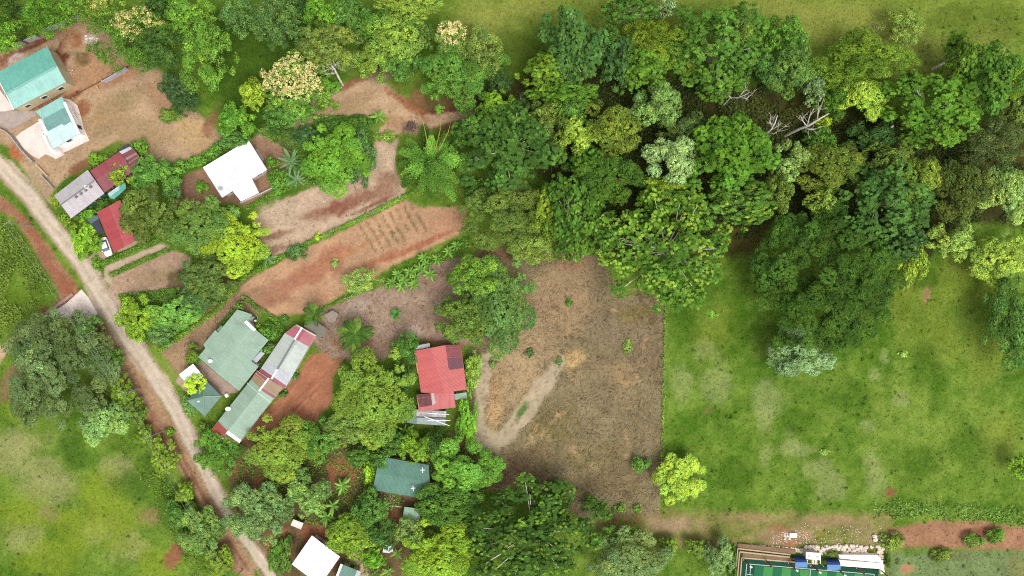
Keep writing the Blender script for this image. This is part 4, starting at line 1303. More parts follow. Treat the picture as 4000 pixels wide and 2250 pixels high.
for i, (a, b) in enumerate([((350, 930), (455, 935)), ((485, 925), (600, 927)), ((615, 925), (728, 935))]):
    p, q = zJ(a, b)
    mb = MB().bar(W(p[0], p[1], .12), W(q[0], q[1], .12), .26, .12)
    tag(link('plank', mesh_data('plank', mb.v, mb.f, plain('pale_board', (240, 226, 178)))), ['first pale board of the row below the dark sea-green house, by the bananas', 'middle pale board of the row below the dark sea-green house', 'last pale board of the row, next to the mint-green shed'][i], 'plank', 'pale boards in a row')
# --- bottom white roof and its neighbours
house('house', 'plain bright white square roof at the bottom edge beside the road', 'house', zK((712, 475), (1276, 902), (875, 1478), (312, 1052)), 3.0, .4, (WR,), OFFWHITE, tilt=(.6, .4))
house('house', 'small sea-green roof with white edges at the bottom edge of the photo', 'house', zK((1292, 1042), (1702, 1202), (1540, 1620), (1130, 1460)), 2.7, .4, (roof_mat((122, 168, 150)),), CREAM, tilt=(.2, .9),
      panels=[(zK((1292, 1042), (1332, 1060), (1170, 1475), (1130, 1460)), WHITE, .05, 'white edge strip'), (zK((1622, 1172), (1702, 1202), (1540, 1620), (1460, 1590)), roof_mat((228, 234, 236)), .05, 'white sheet')])
house('shed', 'tiny cream roof hut among the red earth above the bright white square roof', 'shed', zK((340, 146), (542, 226), (490, 352), (284, 266)), 2.0, .2, (roof_mat((240, 230, 220), k=1.6),), BROWNWALL, tilt=(0, 1), win=False, door=True, ins=.2)
house('shed', 'tiny bluish white sheet roof hidden among bananas near the yellow-green tree', 'shed', zK((2165, 656), (2332, 690), (2348, 790), (2262, 826), (2134, 812)), 2.0, .2, (roof_mat((236, 240, 246), k=1.5),), BROWNWALL, tilt=(0, 1), win=False, door=False, posts=True, ins=.15)
house('shed', 'rusty grey tin shed roof under the young coconut palm', 'shed', zN((130, 420), (165, 360), (290, 330), (475, 470), (365, 602), (300, 545)), 2.2, .3, (roof_mat((148, 142, 126), .1, .7, (126, 116, 100)),), BROWNWALL, tilt=(-.6, .5), win=False, door=False, posts=True, ins=.2)
house('shed', 'ragged grey sheet shelter between the two coconut palms', 'shed', zN((425, 255), (545, 190), (620, 240), (590, 330), (535, 372), (490, 350)), 1.3, .15, (roof_mat((186, 170, 156), .25, .8, (150, 134, 118)),), BROWNWALL, tilt=(.5, .5), win=False, door=False, posts=True, ins=.15)
# ------------------------------------------------------------------ sports court at the lower edge
def L2(p):
    return zL(p)[0]


TL_, TR_ = L2((245, 490)), zM((1205, 600))[0]
ux, uy = (TR_[0] - TL_[0]), (TR_[1] - TL_[1])
LW = math.hypot(ux, uy)
ux, uy = ux / LW, uy / LW
vx, vy = -uy, ux                                        # down the picture


def C(a, b):                                            # court coordinates in photo pixels
    return (TL_[0] + ux * a + vx * b, TL_[1] + uy * a + vy * b)


GR = [plain('turf_dark_green', (48, 122, 84), .9, .1, .12, 2.0, bump=.2), plain('turf_light_green', (84, 158, 88), .9, .1, .12, 2.0, bump=.2)]
EDGE = plain('turf_edge_green', (34, 84, 66), .9, .1, .12, 2.0)
LINE = plain('white_line_paint', (226, 236, 226), .8, .1, .06, 3)
ct = thing('sports_court', 'striped green artificial turf court with white lines at the bottom edge', 'court', tuple(W(*C(LW / 2, 150))))
mb = MB().prism([W(*C(a, b)) for a, b in ((0, 0), (0, 420), (LW, 420), (LW, 0))], -.2, .20)
part('turf_border', mb.v, mb.f, EDGE, ct)
nst = 13
for i in range(nst):
    a0, a1 = 50 + (LW - 70) * i / nst, 50 + (LW - 70) * (i + 1) / nst
    mb = MB().prism([W(*C(a, b), .2) for a, b in ((a0 + .05, 24), (a0 + .05, 410), (a1 - .05, 410), (a1 - .05, 24))], .19, .212 + .002 * (i % 2))
    part('turf_stripe', mb.v, mb.f, GR[i % 2], ct)
mb = MB()
for (a0, b0, a1, b1) in ((18, 20, LW - 14, 20), (18, 20, 18, 410), (LW - 14, 20, LW - 14, 410), (LW / 2 + 2, 20, LW / 2 + 2, 410), (18, 60, 44, 62), (34, 20, 34, 60)):
    p, q = W(*C(a0, b0), .226), W(*C(a1, b1), .226)
    mb.bar(p, q, .13, .012)
part('line_marking', mb.v, mb.f, LINE, ct)
KERB = plain('pale_kerb', (214, 190, 160), .9, .1, .15, 2)
for (a0, b0, a1, b1, w, h) in ((-6, -4, LW * .55, -4, .28, .35), (-5, -4, -5, 400, .25, .35), (-17, -28, -17, 400, .22, .55), (-26, -42, -26, 400, .2, .7), (-17, -28, 180, -23, .3, .55), (-26, -41, 180, -34, .28, .7)):
    mb = MB().bar(W(*C(a0, b0)) + Vector((0, 0, h / 2)), W(*C(a1, b1)) + Vector((0, 0, h / 2)), w, h)
    part('kerb', mb.v, mb.f, KERB, ct)
BANK = plain('brown_terrace_earth', (150, 124, 94), .95, .1, .25, 1.2, bump=.3)
mb = MB().prism([W(*C(a, b)) for a, b in ((-3, -24), (-3, -6), (190, -6), (190, -20))], -.2, .26)
part('terrace', mb.v, mb.f, BANK, ct)
mb = MB().prism([W(*C(a, b)) for a, b in ((-24, -60), (-24, -43), (200, -36), (200, -54))], -.2, .52)
part('terrace', mb.v, mb.f, BANK, ct)
STEPW = plain('whitewashed_step', (252, 246, 238), .8, .2, .05, 1, k=1.3)
for (z0, pts) in ((.85, ((600, 462), (1225, 510), (1232, 590), (615, 545))), (1.25, ((640, 392), (1200, 395), (1255, 480), (1232, 500), (655, 440))), (.95, ((1232, 480), (1262, 470), (1300, 660), (1240, 660)))):
    mb = MB().prism([W(p[0], p[1], z0) for p in reversed(zM(*pts))], -.2, z0)
    part('bleacher_step', mb.v, mb.f, STEPW, ct)
# leaning-in floodlight posts
POSTM = plain('maroon_steel', (150, 62, 66), .5, .4, .1, 3)
LAMPW = plain('lamp_housing', (226, 236, 222), .5, .4, .05, 3)
PP = [(2905.5, 2182), (2989.6, 2186), (3081, 2196), (3169, 2203), (3265, 2215), (3346, 2215), (3434, 2222)]
ORD = ['first', 'second', 'third', 'fourth', 'fifth', 'sixth', 'seventh']
for i, p in enumerate(PP):
    b = W(*p)
    root = thing('floodlight_post', ORD[i] + ' maroon floodlight post along the court, counting from its striped corner', 'light post', tuple(b), 'maroon posts round the court')
    top = b + Vector((.25, -.35, 3.3))
    mb = MB().bar(b - Vector((0, 0, .2)), top, .26, .26)
    part('post', mb.v, mb.f, POSTM, root)
    if i not in (1, 5):
        mb = MB().bar(top + Vector((-.1, .05, .1)), top + Vector((.42, -.25, .1)), .34, .12)
        part('lamp', mb.v, mb.f, LAMPW, root)
    mb = MB().prism([b + Vector((sx * .24, sy * .24, 0)) for sx, sy in ((-1, -1), (1, -1), (1, 1), (-1, 1))], -.1, .32)
    part('footing', mb.v, mb.f, KERB, root)
# blue dugouts
DB, LB = plain('dark_blue_canopy', (34, 62, 132), .5, .3, .08, 2), plain('light_blue_canopy', (92, 150, 208), .5, .3, .06, 2)
for i, (x0, y0, x1, y1) in enumerate([(3091, 2171, 3139, 2203), (3214, 2180, 3267, 2214)]):
    o = W((x0 + x1) / 2, (y0 + y1) / 2)
    root = thing('dugout', ['blue curved team shelter with a dark side opening, beside the terrace', 'blue curved team shelter beside the white bleacher steps'][i], 'shelter', tuple(o), 'blue team shelters beside the court')
    hw, dp = (x1 - x0) * PX / 2 * .98, (y1 - y0) * PX
    prof = [(dp * .55, 0.2), (dp * .56, 1.2), (dp * .42, 1.75), (dp * .15, 2.0), (-dp * .2, 2.08), (-dp * .48, 1.95)]
    for j in range(len(prof) - 1):
        (ya, za), (yb, zb) = prof[j], prof[j + 1]
        vs = [o + Vector((s * hw, yy, zz)) for yy, zz in ((ya, za), (yb, zb)) for s in (-1, 1)]
        vs += [v + Vector((0, -.03, -.06)) for v in vs]
        part('canopy_panel', vs, [(0, 1, 3, 2), (4, 6, 7, 5), (0, 4, 5, 1), (2, 3, 7, 6), (0, 2, 6, 4), (1, 5, 7, 3)], DB if j < 3 else LB, root)
    mb = MB().bar(o + Vector((-hw * .9, dp * .2, .45)), o + Vector((hw * .9, dp * .2, .45)), .35, .08)
    part('bench', mb.v, mb.f, TIMBER, root)
    for s in (-1, 1):
        mb = MB().bar(o + Vector((s * hw, -dp * .46, -.1)), o + Vector((s * hw, -dp * .46, 1.95)), .07)
        part('post', mb.v, mb.f, GREYWALL, root)
# white booth with square hatches and slatted front
bo = W(3177, 2173, 2.3)
root = thing('booth', 'white flat-roofed booth with two dark square hatches between the blue shelters', 'booth', (bo.x, bo.y, 0))
z = 2.3
bx = zM((178, 352), (386, 368), (384, 468), (176, 450))
mb = MB().prism([W(p[0], p[1], z) for p in reversed(bx)], z - .14, z)
part('roof', mb.v, mb.f, STEPW, root)
fo = inset_world(bx, lambda a: z, .22)
part('wall', [(p.x, p.y, -.1) for p in fo] + [(p.x, p.y, z - .1) for p in fo], [(i, (i + 1) % 4, 4 + (i + 1) % 4, 4 + i) for i in range(4)], OFFWHITE, root)
for (a, b) in (((202, 392), (238, 425)), ((324, 402), (362, 436))):
    p, q = zM(a, b)
    mb = MB().prism([W(x, y, z) for x, y in ((p[0], q[1]), (q[0], q[1]), (q[0], p[1]), (p[0], p[1]))], z - .02, z + .05)
    part('hatch', mb.v, mb.f, GLASS, root)
for xq in (192, 262, 284, 306, 328, 378):
    p, q = zM((xq, 462), (xq + 2, 515))
    mb = MB().bar(W(p[0], p[1], 1.9), W(q[0], q[1], 1.7), .13, .1)
    part('slat', mb.v, mb.f, STEPW, root)
for xq in (196, 376):
    p = zM((xq, 508))[0]
    mb = MB().bar(W(p[0], p[1], 0) - Vector((0, 0, .1)), W(p[0], p[1], 0) + Vector((0, 0, 1.7)), .1)
    part('post', mb.v, mb.f, STEPW, root)


# white boulders of the retaining slope: too small to pick apart one by one
def boulders(name, label, spots, mat, seed):
    r = np.random.default_rng(seed)
    ico = [(0, 0, 1), (.89, 0, .45), (.28, .85, .45), (-.72, .53, .45), (-.72, -.53, .45), (.28, -.85, .45), (.72, .53, -.3), (-.28, .85, -.3), (-.89, 0, -.3), (-.28, -.85, -.3), (.72, -.53, -.3)]
    fc = [(0, 1, 2), (0, 2, 3), (0, 3, 4), (0, 4, 5), (0, 5, 1), (1, 6, 2), (2, 6, 7), (2, 7, 3), (3, 7, 8), (3, 8, 4), (4, 8, 9), (4, 9, 5), (5, 9, 10), (5, 10, 1), (1, 10, 6)]
    ico = np.array(ico)
    vs, fs = [], []
    for k, (x, y, s) in enumerate(spots):
        p = W(x, y)
        rot = r.uniform(0, 6.28)
        c, sn = math.cos(rot), math.sin(rot)
        q = ico * (1 + r.uniform(-.28, .28, (11, 1))) * s * np.array([1.15, .85, .75])
        q = np.stack([q[:, 0] * c - q[:, 1] * sn + p.x, q[:, 0] * sn + q[:, 1] * c + p.y, q[:, 2] + s * .3 + .05], 1)
        vs.append(q)
        fs.append(np.array(fc) + 11 * k)
    o = link(name, mesh_data(name, np.concatenate(vs), np.concatenate(fs), mat))
    o['kind'] = 'stuff'
    o['label'] = label
    o['category'] = 'stones'


STONE = plain('white_limestone', (244, 226, 208), .9, .15, .25, 1.8, k=1.7, bump=.3)
r = random.Random(5)
sp = []
for i in range(340):
    t = r.random()
    x, y = zL((165 + 1060 * t, 285 + r.uniform(-16, 40) + 55 * t * t + 20 * t))[0]
    sp.append((x, y, r.uniform(.14, .30)))
for i in range(330):
    t = r.random()
    wob = 50 * math.sin(t * 9) * .15
    x, y = zM((160 + 1110 * t, 265 + r.uniform(-10, 105) * (1 if t < .95 else 1.4) + wob))[0]
    if not (.80 < t < .92 and y > 2140):
        sp.append((x, y, r.uniform(.18, .44)))
for i in range(40):
    x, y = zM((1235 + r.uniform(-20, 45), r.uniform(260, 560)))[0]
    sp.append((x, y, r.uniform(.15, .36)))
boulders('stones', 'white limestone boulders heaped along the terrace behind the court', sp, STONE, 3)
sp = [(*zM((r.uniform(0, 1300), r.uniform(-60, 240)))[0], r.uniform(.06, .15)) for i in range(160)]
sp += [(*zL((r.uniform(700, 1300), r.uniform(60, 260)))[0], r.uniform(.06, .16)) for i in range(110)]
sp += [(*zF((r.uniform(1330, 1650), r.uniform(250, 520)))[0], r.uniform(.05, .12)) for i in range(20)]
sp += [(*zJ((r.uniform(250, 560), r.uniform(690, 860)))[0], r.uniform(.05, .16)) for i in range(34)]
sp += [(*zA((r.uniform(1200, 1500), r.uniform(560, 760)))[0], r.uniform(.06, .15)) for i in range(30)]
boulders('rubble', 'scattered pale rubble and small stones', sp, STONE, 4)
for i, (x, y, s, lb) in enumerate([((1145), 120, .5, 'uppermost of the three white boulders standing apart above the stone slope'), (1160, 168, .55, 'largest white boulder standing apart above the stone slope'), (1265, 178, .5, 'white boulder standing apart near the end of the stone slope')]):
    p = zM((x, y))[0]
    c = W(*p)
    rr = np.random.default_rng(i)
    vs, fs = [], []
    for j in range(5):
        th = math.pi * (j + .5) / 5
        for k in range(9):
            a = 2 * math.pi * k / 9
            q = s * (1 + rr.uniform(-.15, .15))
            vs.append((c.x + q * math.sin(th) * math.cos(a) * 1.1, c.y + q * math.sin(th) * math.sin(a) * .9, .2 + q * .7 * math.cos(th)))
    for j in range(4):
        fs += [(j * 9 + k, (j + 1) * 9 + k, (j + 1) * 9 + (k + 1) % 9, j * 9 + (k + 1) % 9) for k in range(9)]
    fs += [tuple(range(9)), tuple(range(44, 35, -1))]
    tag(link('boulder', mesh_data('boulder', vs, fs, STONE)), lb, 'boulder', 'white boulders above the court')
mb = MB().prism([W(p[0], p[1], .5) for p in zL((990, 160), (1100, 165), (1102, 92), (992, 98))], -.1, .5)
tag(link('concrete_block', mesh_data('concrete_block', mb.v, mb.f, STEPW)), 'white rectangular concrete block lying on the dirt above the court', 'block')
boulders('rubble', 'white broken rubble beside the concrete block', [(*zL((r.uniform(890, 990), r.uniform(85, 185)))[0], r.uniform(.1, .28)) for i in range(26)], STONE, 9)
boulders('rubble', 'white cement bags and rubble on the building lot', [(*zV((r.uniform(216, 246), r.uniform(90, 112)))[0], r.uniform(.1, .3)) for i in range(34)], STONE, 10)

# ------------------------------------------------------------------ parked car
CARW, _n, _l, _b = new_mat('white_car_paint', .25, .5)
_b.inputs['Base Color'].default_value = (.8, .8, .8, 1)
_b.inputs['Coat Weight'].default_value = .4
TYRE = plain('black_rubber', (40, 40, 42), .9, .1, .1, 5)
RIM = plain('alloy_rim', (190, 190, 195), .4, .5, .05, 5)
CARGLASS, _n, _l, _b = new_mat('car_glass', .08, .5)
_b.inputs['Base Color'].default_value = (.10, .105, .115, 1)
HLAMP = plain('headlamp_lens', (225, 230, 235), .15, .5, .05, 5)
TLAMP = plain('tail_lamp_red', (170, 30, 30), .25, .5, .05, 5)
a, b = zD((1085, 985), (1205, 1330))
cc = zD((1142, 1160))[0]
cpos = W(*cc)
hd = W(*b) - W(*a)
ang = math.atan2(hd.y, hd.x)
car = thing('parked_car', 'white sedan parked on the driveway beside the red-roofed house', 'car', (cpos.x, cpos.y, .06))
car.rotation_euler = (0, 0, ang)
# body: sections along x (front +x), each a closed ring of half-profile points (y, z)
sec = [(-2.12, .60, .45, .78), (-2.02, .76, .32, .92), (-1.5, .85, .26, .99), (-.8, .87, .24, 1.0), (0, .88, .24, .98), (.8, .87, .24, .96), (1.4, .84, .26, .88), (1.9, .76, .32, .78), (2.1, .58, .42, .66)]
vs, fs = [], []
for (x, w, zb, zt) in sec:
    ring = [(-w * .92, zb), (-w, (zb + zt) / 2), (-w * .96, zt - .08), (-w * .80, zt), (0, zt + .03), (w * .80, zt), (w * .96, zt - .08), (w, (zb + zt) / 2), (w * .92, zb)]
    vs += [(x, y, z) for y, z in ring]
m = 9
for i in range(len(sec) - 1):
    fs += [(i * m + k, (i + 1) * m + k, (i + 1) * m + (k + 1) % m, i * m + (k + 1) % m) for k in range(m)]
fs += [tuple(range(m - 1, -1, -1)), tuple(range((len(sec) - 1) * m, len(sec) * m))]
body = link('body', mesh_data('body', [(x, -y, z) for x, y, z in vs], fs, CARW, smooth=True), car)
# cabin: roof skin plus glass
rf = [(-.95, .60), (-.5, .64), (.05, .64), (.35, .60)]
vs = [(x, s * w, 1.42 - .05 * abs(j - 1.5)) for j, (x, w) in enumerate(rf) for s in (-1, 1)]
vs += [(x, y, z - .05) for x, y, z in vs]
fs = [(0, 2, 3, 1), (2, 4, 5, 3), (4, 6, 7, 5), (8, 9, 11, 10), (10, 11, 13, 12), (12, 13, 15, 14), (0, 1, 9, 8), (6, 14, 15, 7)] + [(i, i + 8, i + 10, i + 2) for i in (0, 2, 4)] + [(i, i + 2, i + 10, i + 8) for i in (1, 3, 5)]
link('roof', mesh_data('roof', vs, fs, CARW, smooth=False), car)
link('windshield', mesh_data('windshield', [(.37, -.60, 1.34), (.37, .60, 1.34), (1.0, .76, .96), (1.0, -.76, .96)], [(0, 3, 2, 1)], CARGLASS), car)
link('rear_window', mesh_data('rear_window', [(-.97, -.60, 1.33), (-.97, .60, 1.33), (-1.5, .72, 1.0), (-1.5, -.72, 1.0)], [(0, 1, 2, 3)], CARGLASS), car)
for s in (-1, 1):
    link('side_window', mesh_data('side_window', [(-.95, s * .61, 1.34), (.35, s * .61, 1.34), (.98, s * .79, .97), (-1.48, s * .76, 1.0)], [(0, 1, 2, 3) if s < 0 else (3, 2, 1, 0)], CARGLASS), car)
    mbm = MB().bar((.75, s * .84, 1.0), (.75, s * 1.02, 1.03), .16, .14)
    link('mirror', mesh_data('mirror', mbm.v, mbm.f, CARW), car)
    mbm = MB().bar((1.98, s * .42, .68), (1.90, s * .68, .70), .18, .14)
    link('headlight', mesh_data('headlight', mbm.v, mbm.f, HLAMP), car)
    mbm = MB().bar((-2.05, s * .42, .78), (-2.0, s * .68, .80), .16, .16)
    link('tail_light', mesh_data('tail_light', mbm.v, mbm.f, TLAMP), car)
    for x in (-1.3, 1.32):
        wv, wf = tube([(x, s * .72, .31), (x, s * .89, .31)], [.31, .31], 14)
        wh = link('wheel', mesh_data('wheel', wv, wf, TYRE), car)
        wv, wf = tube([(x, s * .86, .31), (x, s * .90, .31)], [.19, .17], 10)
        link('rim', mesh_data('rim', wv, wf, RIM), wh)

# ------------------------------------------------------------------ power line
POLE = plain('grey_utility_pole', (176, 168, 158), .9, .1, .2, 2)
CABLE = plain('cable_grey', (150, 156, 146), .7, .2, .1, 2)
tops = []
for i, (x, y, lb) in enumerate([(18, 560, 'utility pole among the weeds above the red road bank'), (305, 990, 'utility pole among the roadside trees next to the big grey-green tree'), (372, 1100, 'utility pole at the top of the lower left meadow'), (575, 1470, 'utility pole at the bottom edge beside the road')]):
    t = V(x, y, 7.6)
    root = thing('utility_pole', lb, 'pole', (t.x, t.y, 0), 'poles of the roadside power line')
    mb = MB().tube([(t.x, t.y, -.5), (t.x, t.y, 7.8)], [.15, .10], 8)
    part('shaft', mb.v, mb.f, POLE, root)
    mb = MB().bar((t.x - .6, t.y - .3, 7.45), (t.x + .6, t.y + .3, 7.45), .1, .1)
    part('crossarm', mb.v, mb.f, POLE, root)
    mb = MB()
    for s in (-.5, .5):
        mb.tube([(t.x + s, t.y + s * .5, 7.5), (t.x + s, t.y + s * .5, 7.68)], [.05, .04], 6)
    part('insulator', mb.v, mb.f, WHITE, root)
    tops.append(t)
pl = thing('power_cable', 'thin grey power cables running down the meadow side of the dirt road', 'cable', tuple(tops[0]))
for i in range(3):
    for s in (-.5, .5):
        a, b = tops[i] + Vector((s, s * .5, .05)), tops[i + 1] + Vector((s, s * .5, .05))
        pts = [a.lerp(b, t) - Vector((0, 0, (a - b).length * .035 * 4 * t * (1 - t) * .3)) for t in np.linspace(0, 1, 12)]
        mb = MB().tube(pts, [.035] * 12, 4)
        part('cable', mb.v, mb.f, CABLE, pl)
# wire fence between the dry field and the pasture
wf_ = thing('wire_fence', 'wire fence between the brown dry field and the green pasture', 'fence', tuple(V(1672, 740)))
fp = [V(1673 - 8 * t, 740 + 440 * t) for t in np.linspace(0, 1, 15)]
for p in fp:
    mb = MB().tube([p - Vector((0, 0, .4)), p + Vector((0, 0, 1.2))], [.07, .06], 6)
    part('post', mb.v, mb.f, BARK, wf_)
for zz in (.4, .75, 1.1):
    mb = MB().tube([p + Vector((0, 0, zz)) for p in fp], [.012] * len(fp), 4)
    part('wire', mb.v, mb.f, CABLE, wf_)
# ------------------------------------------------------------------ vegetation
STY = {  # lobe radius/crown radius, lobe cap (m), clump spacing, clump radius, leaves per clump, leaf length, leaf aspect, normal spread, raggedness
    'dense': dict(lf=.20, cap=1.7, sp=.56, rc=.36, k=15, ls=.31, asp=.62, nr=.55, rag=.55),
    'round': dict(lf=.23, cap=1.6, sp=.55, rc=.36, k=15, ls=.30, asp=.68, nr=.50, rag=.5),
    'fine': dict(lf=.20, cap=1.2, sp=.50, rc=.32, k=13, ls=.27, asp=.60, nr=.60, rag=.6),
    'airy': dict(lf=.17, cap=1.2, sp=.62, rc=.44, k=13, ls=.30, asp=.50, nr=.75, rag=1.0),
    'open': dict(lf=.16, cap=1.5, sp=.78, rc=.30, k=9, ls=.50, asp=.52, nr=.30, rag=1.0),
    'shrub': dict(lf=.30, cap=.8, sp=.42, rc=.26, k=11, ls=.27, asp=.6, nr=.6, rag=.8),
}


def quads_from(p, nrm, tan, ls, asp, cup=.12):
    """diamond-ish leaves: p centre, nrm normal, tan length direction"""
    b = np.cross(nrm, tan)
    L, Wd = (ls / 2)[:, None], (ls * asp / 2)[:, None]
    v = np.stack([p - tan * L, p + b * Wd - tan * L * .1 + nrm * L * cup, p + tan * L - nrm * L * cup, p - b * Wd - tan * L * .1 + nrm * L * cup], 1)
    return v


def unit(a):
    return a / np.maximum(np.linalg.norm(a, axis=-1, keepdims=True), 1e-6)


def crown(r, rx, ry, z0, z1, style, blossom=None, lightfrac=.25, dens=1.0):
    st = STY[style]
    R = (rx + ry) / 2
    lr = max(.20, min(R * st['lf'], st['cap']))
    rx_, ry_ = max(rx - lr * .55, .1), max(ry - lr * .55, .1)
    ph = r.uniform(0, 6.28, 4)
    nl = int(max(13, (2.6 if style == 'open' else 2.35) * rx_ * ry_ / (lr * lr)))
    a = r.uniform(0, 2 * math.pi, nl)
    rho = np.sqrt(r.uniform(0, 1, nl))
    edge = 1 + st['rag'] * (.10 * np.sin(2 * a + ph[0]) + .11 * np.sin(3 * a + ph[1]) + .11 * np.sin(5 * a + ph[2]) + .09 * np.sin(9 * a + ph[3]))
    H = z1 - z0
    rho[0], rho[1:4] = 0.0, rho[1:4] * .5
    lrs = lr * r.uniform(.6, 1.35, nl)
    strays = (r.random(nl) < .14 * st['rag']) & (np.arange(nl) > 3)
    rho = np.where(strays, r.uniform(.92, 1.10, nl), rho)
    lrs = np.where(strays, lrs * .62, lrs)
    cz = z0 + np.maximum(H - lrs * .8, .1) * (np.sqrt(np.maximum(1 - .93 * rho ** 2, .04)) * r.uniform(.38, 1.0, nl))
    cz[:4] = z0 + np.maximum(H - lrs[:4] * .8, .1) * r.uniform(.85, 1.0, 4)
    c = np.stack([rx_ * rho * edge * np.cos(a), ry_ * rho * edge * np.sin(a), cz], 1)
    nc = np.maximum(3, (2 * math.pi * lrs ** 2 * 1.15 / st['sp'] ** 2 * dens)).astype(int)
    li = np.repeat(np.arange(nl), nc)
    n = len(li)
    ct = r.uniform(-.15, 1, n)
    ph2 = r.uniform(0, 2 * math.pi, n)
    s = np.sqrt(1 - ct ** 2)
    d = np.stack([s * np.cos(ph2), s * np.sin(ph2), ct], 1)
    p = c[li] + d * (lrs[li] * r.uniform(.84, 1.08, n))[:, None] * np.array([1, 1, .85])
    # only the outer skin of the lobes carries leaf clumps
    keep = np.ones(n, bool)
    for j0 in range(0, nl, 64):
        cc, rr = c[j0:j0 + 64], lrs[j0:j0 + 64]
        dd = np.linalg.norm((p[:, None] - cc[None]) / np.array([1, 1, .85]), axis=2) < rr[None] * .80
        own = (li[:, None] == np.arange(j0, j0 + len(cc))[None])
        keep &= ~(dd & ~own).any(1)
    p, d, li = p[keep], d[keep], li[keep]
    n = len(p)
    lobe_f = r.uniform(0, 1, nl)
    hue = r.uniform(-1, 1, nl)
    cl = r.uniform(.80, 1.22, n)
    is_lt = r.random(n) < lightfrac * (.4 + 1.2 * lobe_f[li])
    col = (cl * (.70 + .55 * lobe_f[li]))[:, None] * np.stack([1 + .09 * hue[li], np.ones(n), 1 - .12 * hue[li], is_lt / (cl * (.70 + .55 * lobe_f[li]))], 1)
    kk = st['k']
    if style == 'open':
        aa = (np.tile(np.arange(kk), n) / kk * 2 * math.pi) + np.repeat(r.uniform(0, 6.28, n), kk) + r.uniform(-.25, .25, n * kk)
        up = unit(d * .55 + np.array([0, 0, .8]) + r.normal(0, .22, (n, 3)))
        e1 = unit(np.cross(up, np.array([.3, .9, .1])))
        e2 = np.cross(up, e1)
        U, E1, E2 = (np.repeat(q, kk, 0) for q in (up, e1, e2))
        out = E1 * np.cos(aa)[:, None] + E2 * np.sin(aa)[:, None]
        tilt = r.uniform(-.35, .45, n * kk)[:, None]
        tan = unit(out - U * tilt)
        nrm = unit(U + out * tilt)
        sz = np.repeat(np.where(is_lt, .72, 1.0) * r.uniform(.75, 1.2, n), kk)
        ls = st['ls'] * sz * r.uniform(.85, 1.15, n * kk)
        pos = np.repeat(p, kk, 0) + tan * (ls * .52)[:, None]
        ccol = np.repeat(col, kk, 0) * (r.uniform(.82, 1.2, n * kk)[:, None] ** np.array([1, 1, 1, 0]))
    else:
        N = n * kk
        off = unit(r.normal(0, 1, (N, 3))) * (r.random(N) ** .4)[:, None] * st['rc'] * np.array([1.1, 1.1, .8])
        D = np.repeat(d, kk, 0)
        pos = np.repeat(p, kk, 0) + off
        nrm = unit(D * .5 + unit(off + 1e-5) * .55 + np.array([0, 0, .42]) + r.normal(0, st['nr'], (N, 3)) * .6)
        tan = unit(np.cross(nrm, r.normal(0, 1, (N, 3))))
        ls = st['ls'] * r.uniform(.7, 1.3, N)
        ccol = np.repeat(col, kk, 0) * (r.uniform(.75, 1.28, N)[:, None] ** np.array([1, 1, 1, 0]))
        if blossom is not None:
            px_, py_, brx, bry, bcol, cover = blossom
            w = ((p[:, 0] / rx - px_) / brx) ** 2 + ((p[:, 1] / ry - py_) / bry) ** 2
            hit = (w + r.normal(0, .25, n) < 1) & (r.random(n) < cover) & (d[:, 2] > .1)
            hb = np.repeat(hit, kk) & (r.random(N) < .85)
            ccol[hb, :3] = r.uniform(.8, 1.15, (hb.sum(), 1))
            ccol[hb, 3] = 2.0
            pos[hb] += np.array([0, 0, .28])
            ls[hb] *= .85
    # inner fill so that the ground does not show straight through
    nf = int(len(pos) * (.20 if style == 'open' else .05))
    j = r.integers(0, nl, nf)
    fp = c[j] + r.normal(0, .45, (nf, 3)) * lrs[j][:, None] - np.array([0, 0, .35]) * lrs[j][:, None]
    fn = unit(r.normal(0, .6, (nf, 3)) + np.array([0, 0, 1]))
    ft = unit(np.cross(fn, r.normal(0, 1, (nf, 3))))
    pos, nrm, tan = np.concatenate([pos, fp]), np.concatenate([nrm, fn]), np.concatenate([tan, ft])
    ls = np.concatenate([ls, np.full(nf, st['ls'] * 1.35)])
    ccol = np.concatenate([ccol, np.array([1, 1, 1, 0.]) * r.uniform(.6, 1.0, (nf, 1))])
    v = quads_from(pos, nrm, tan, ls, st['asp']).reshape(-1, 3)
    q = np.arange(len(v)).reshape(-1, 4)
    return v, q, np.repeat(ccol, 4, 0), c, lrs


PROTO = {}


def tone(c, mixin=.24):
    """keep leaf colours inside the range of real foliage: never lemon, never teal"""
    R, G, B = (float(q) for q in c)
    R = min(max(R, G * .66), G * .865)
    B = min(max(B, G * .26), G * .70)
    L = G / 124.0
    t = np.array([92 * L, 124 * L, 50 * L])
    return tuple(np.array([R, G, B]) * (1 - mixin) + t * mixin)


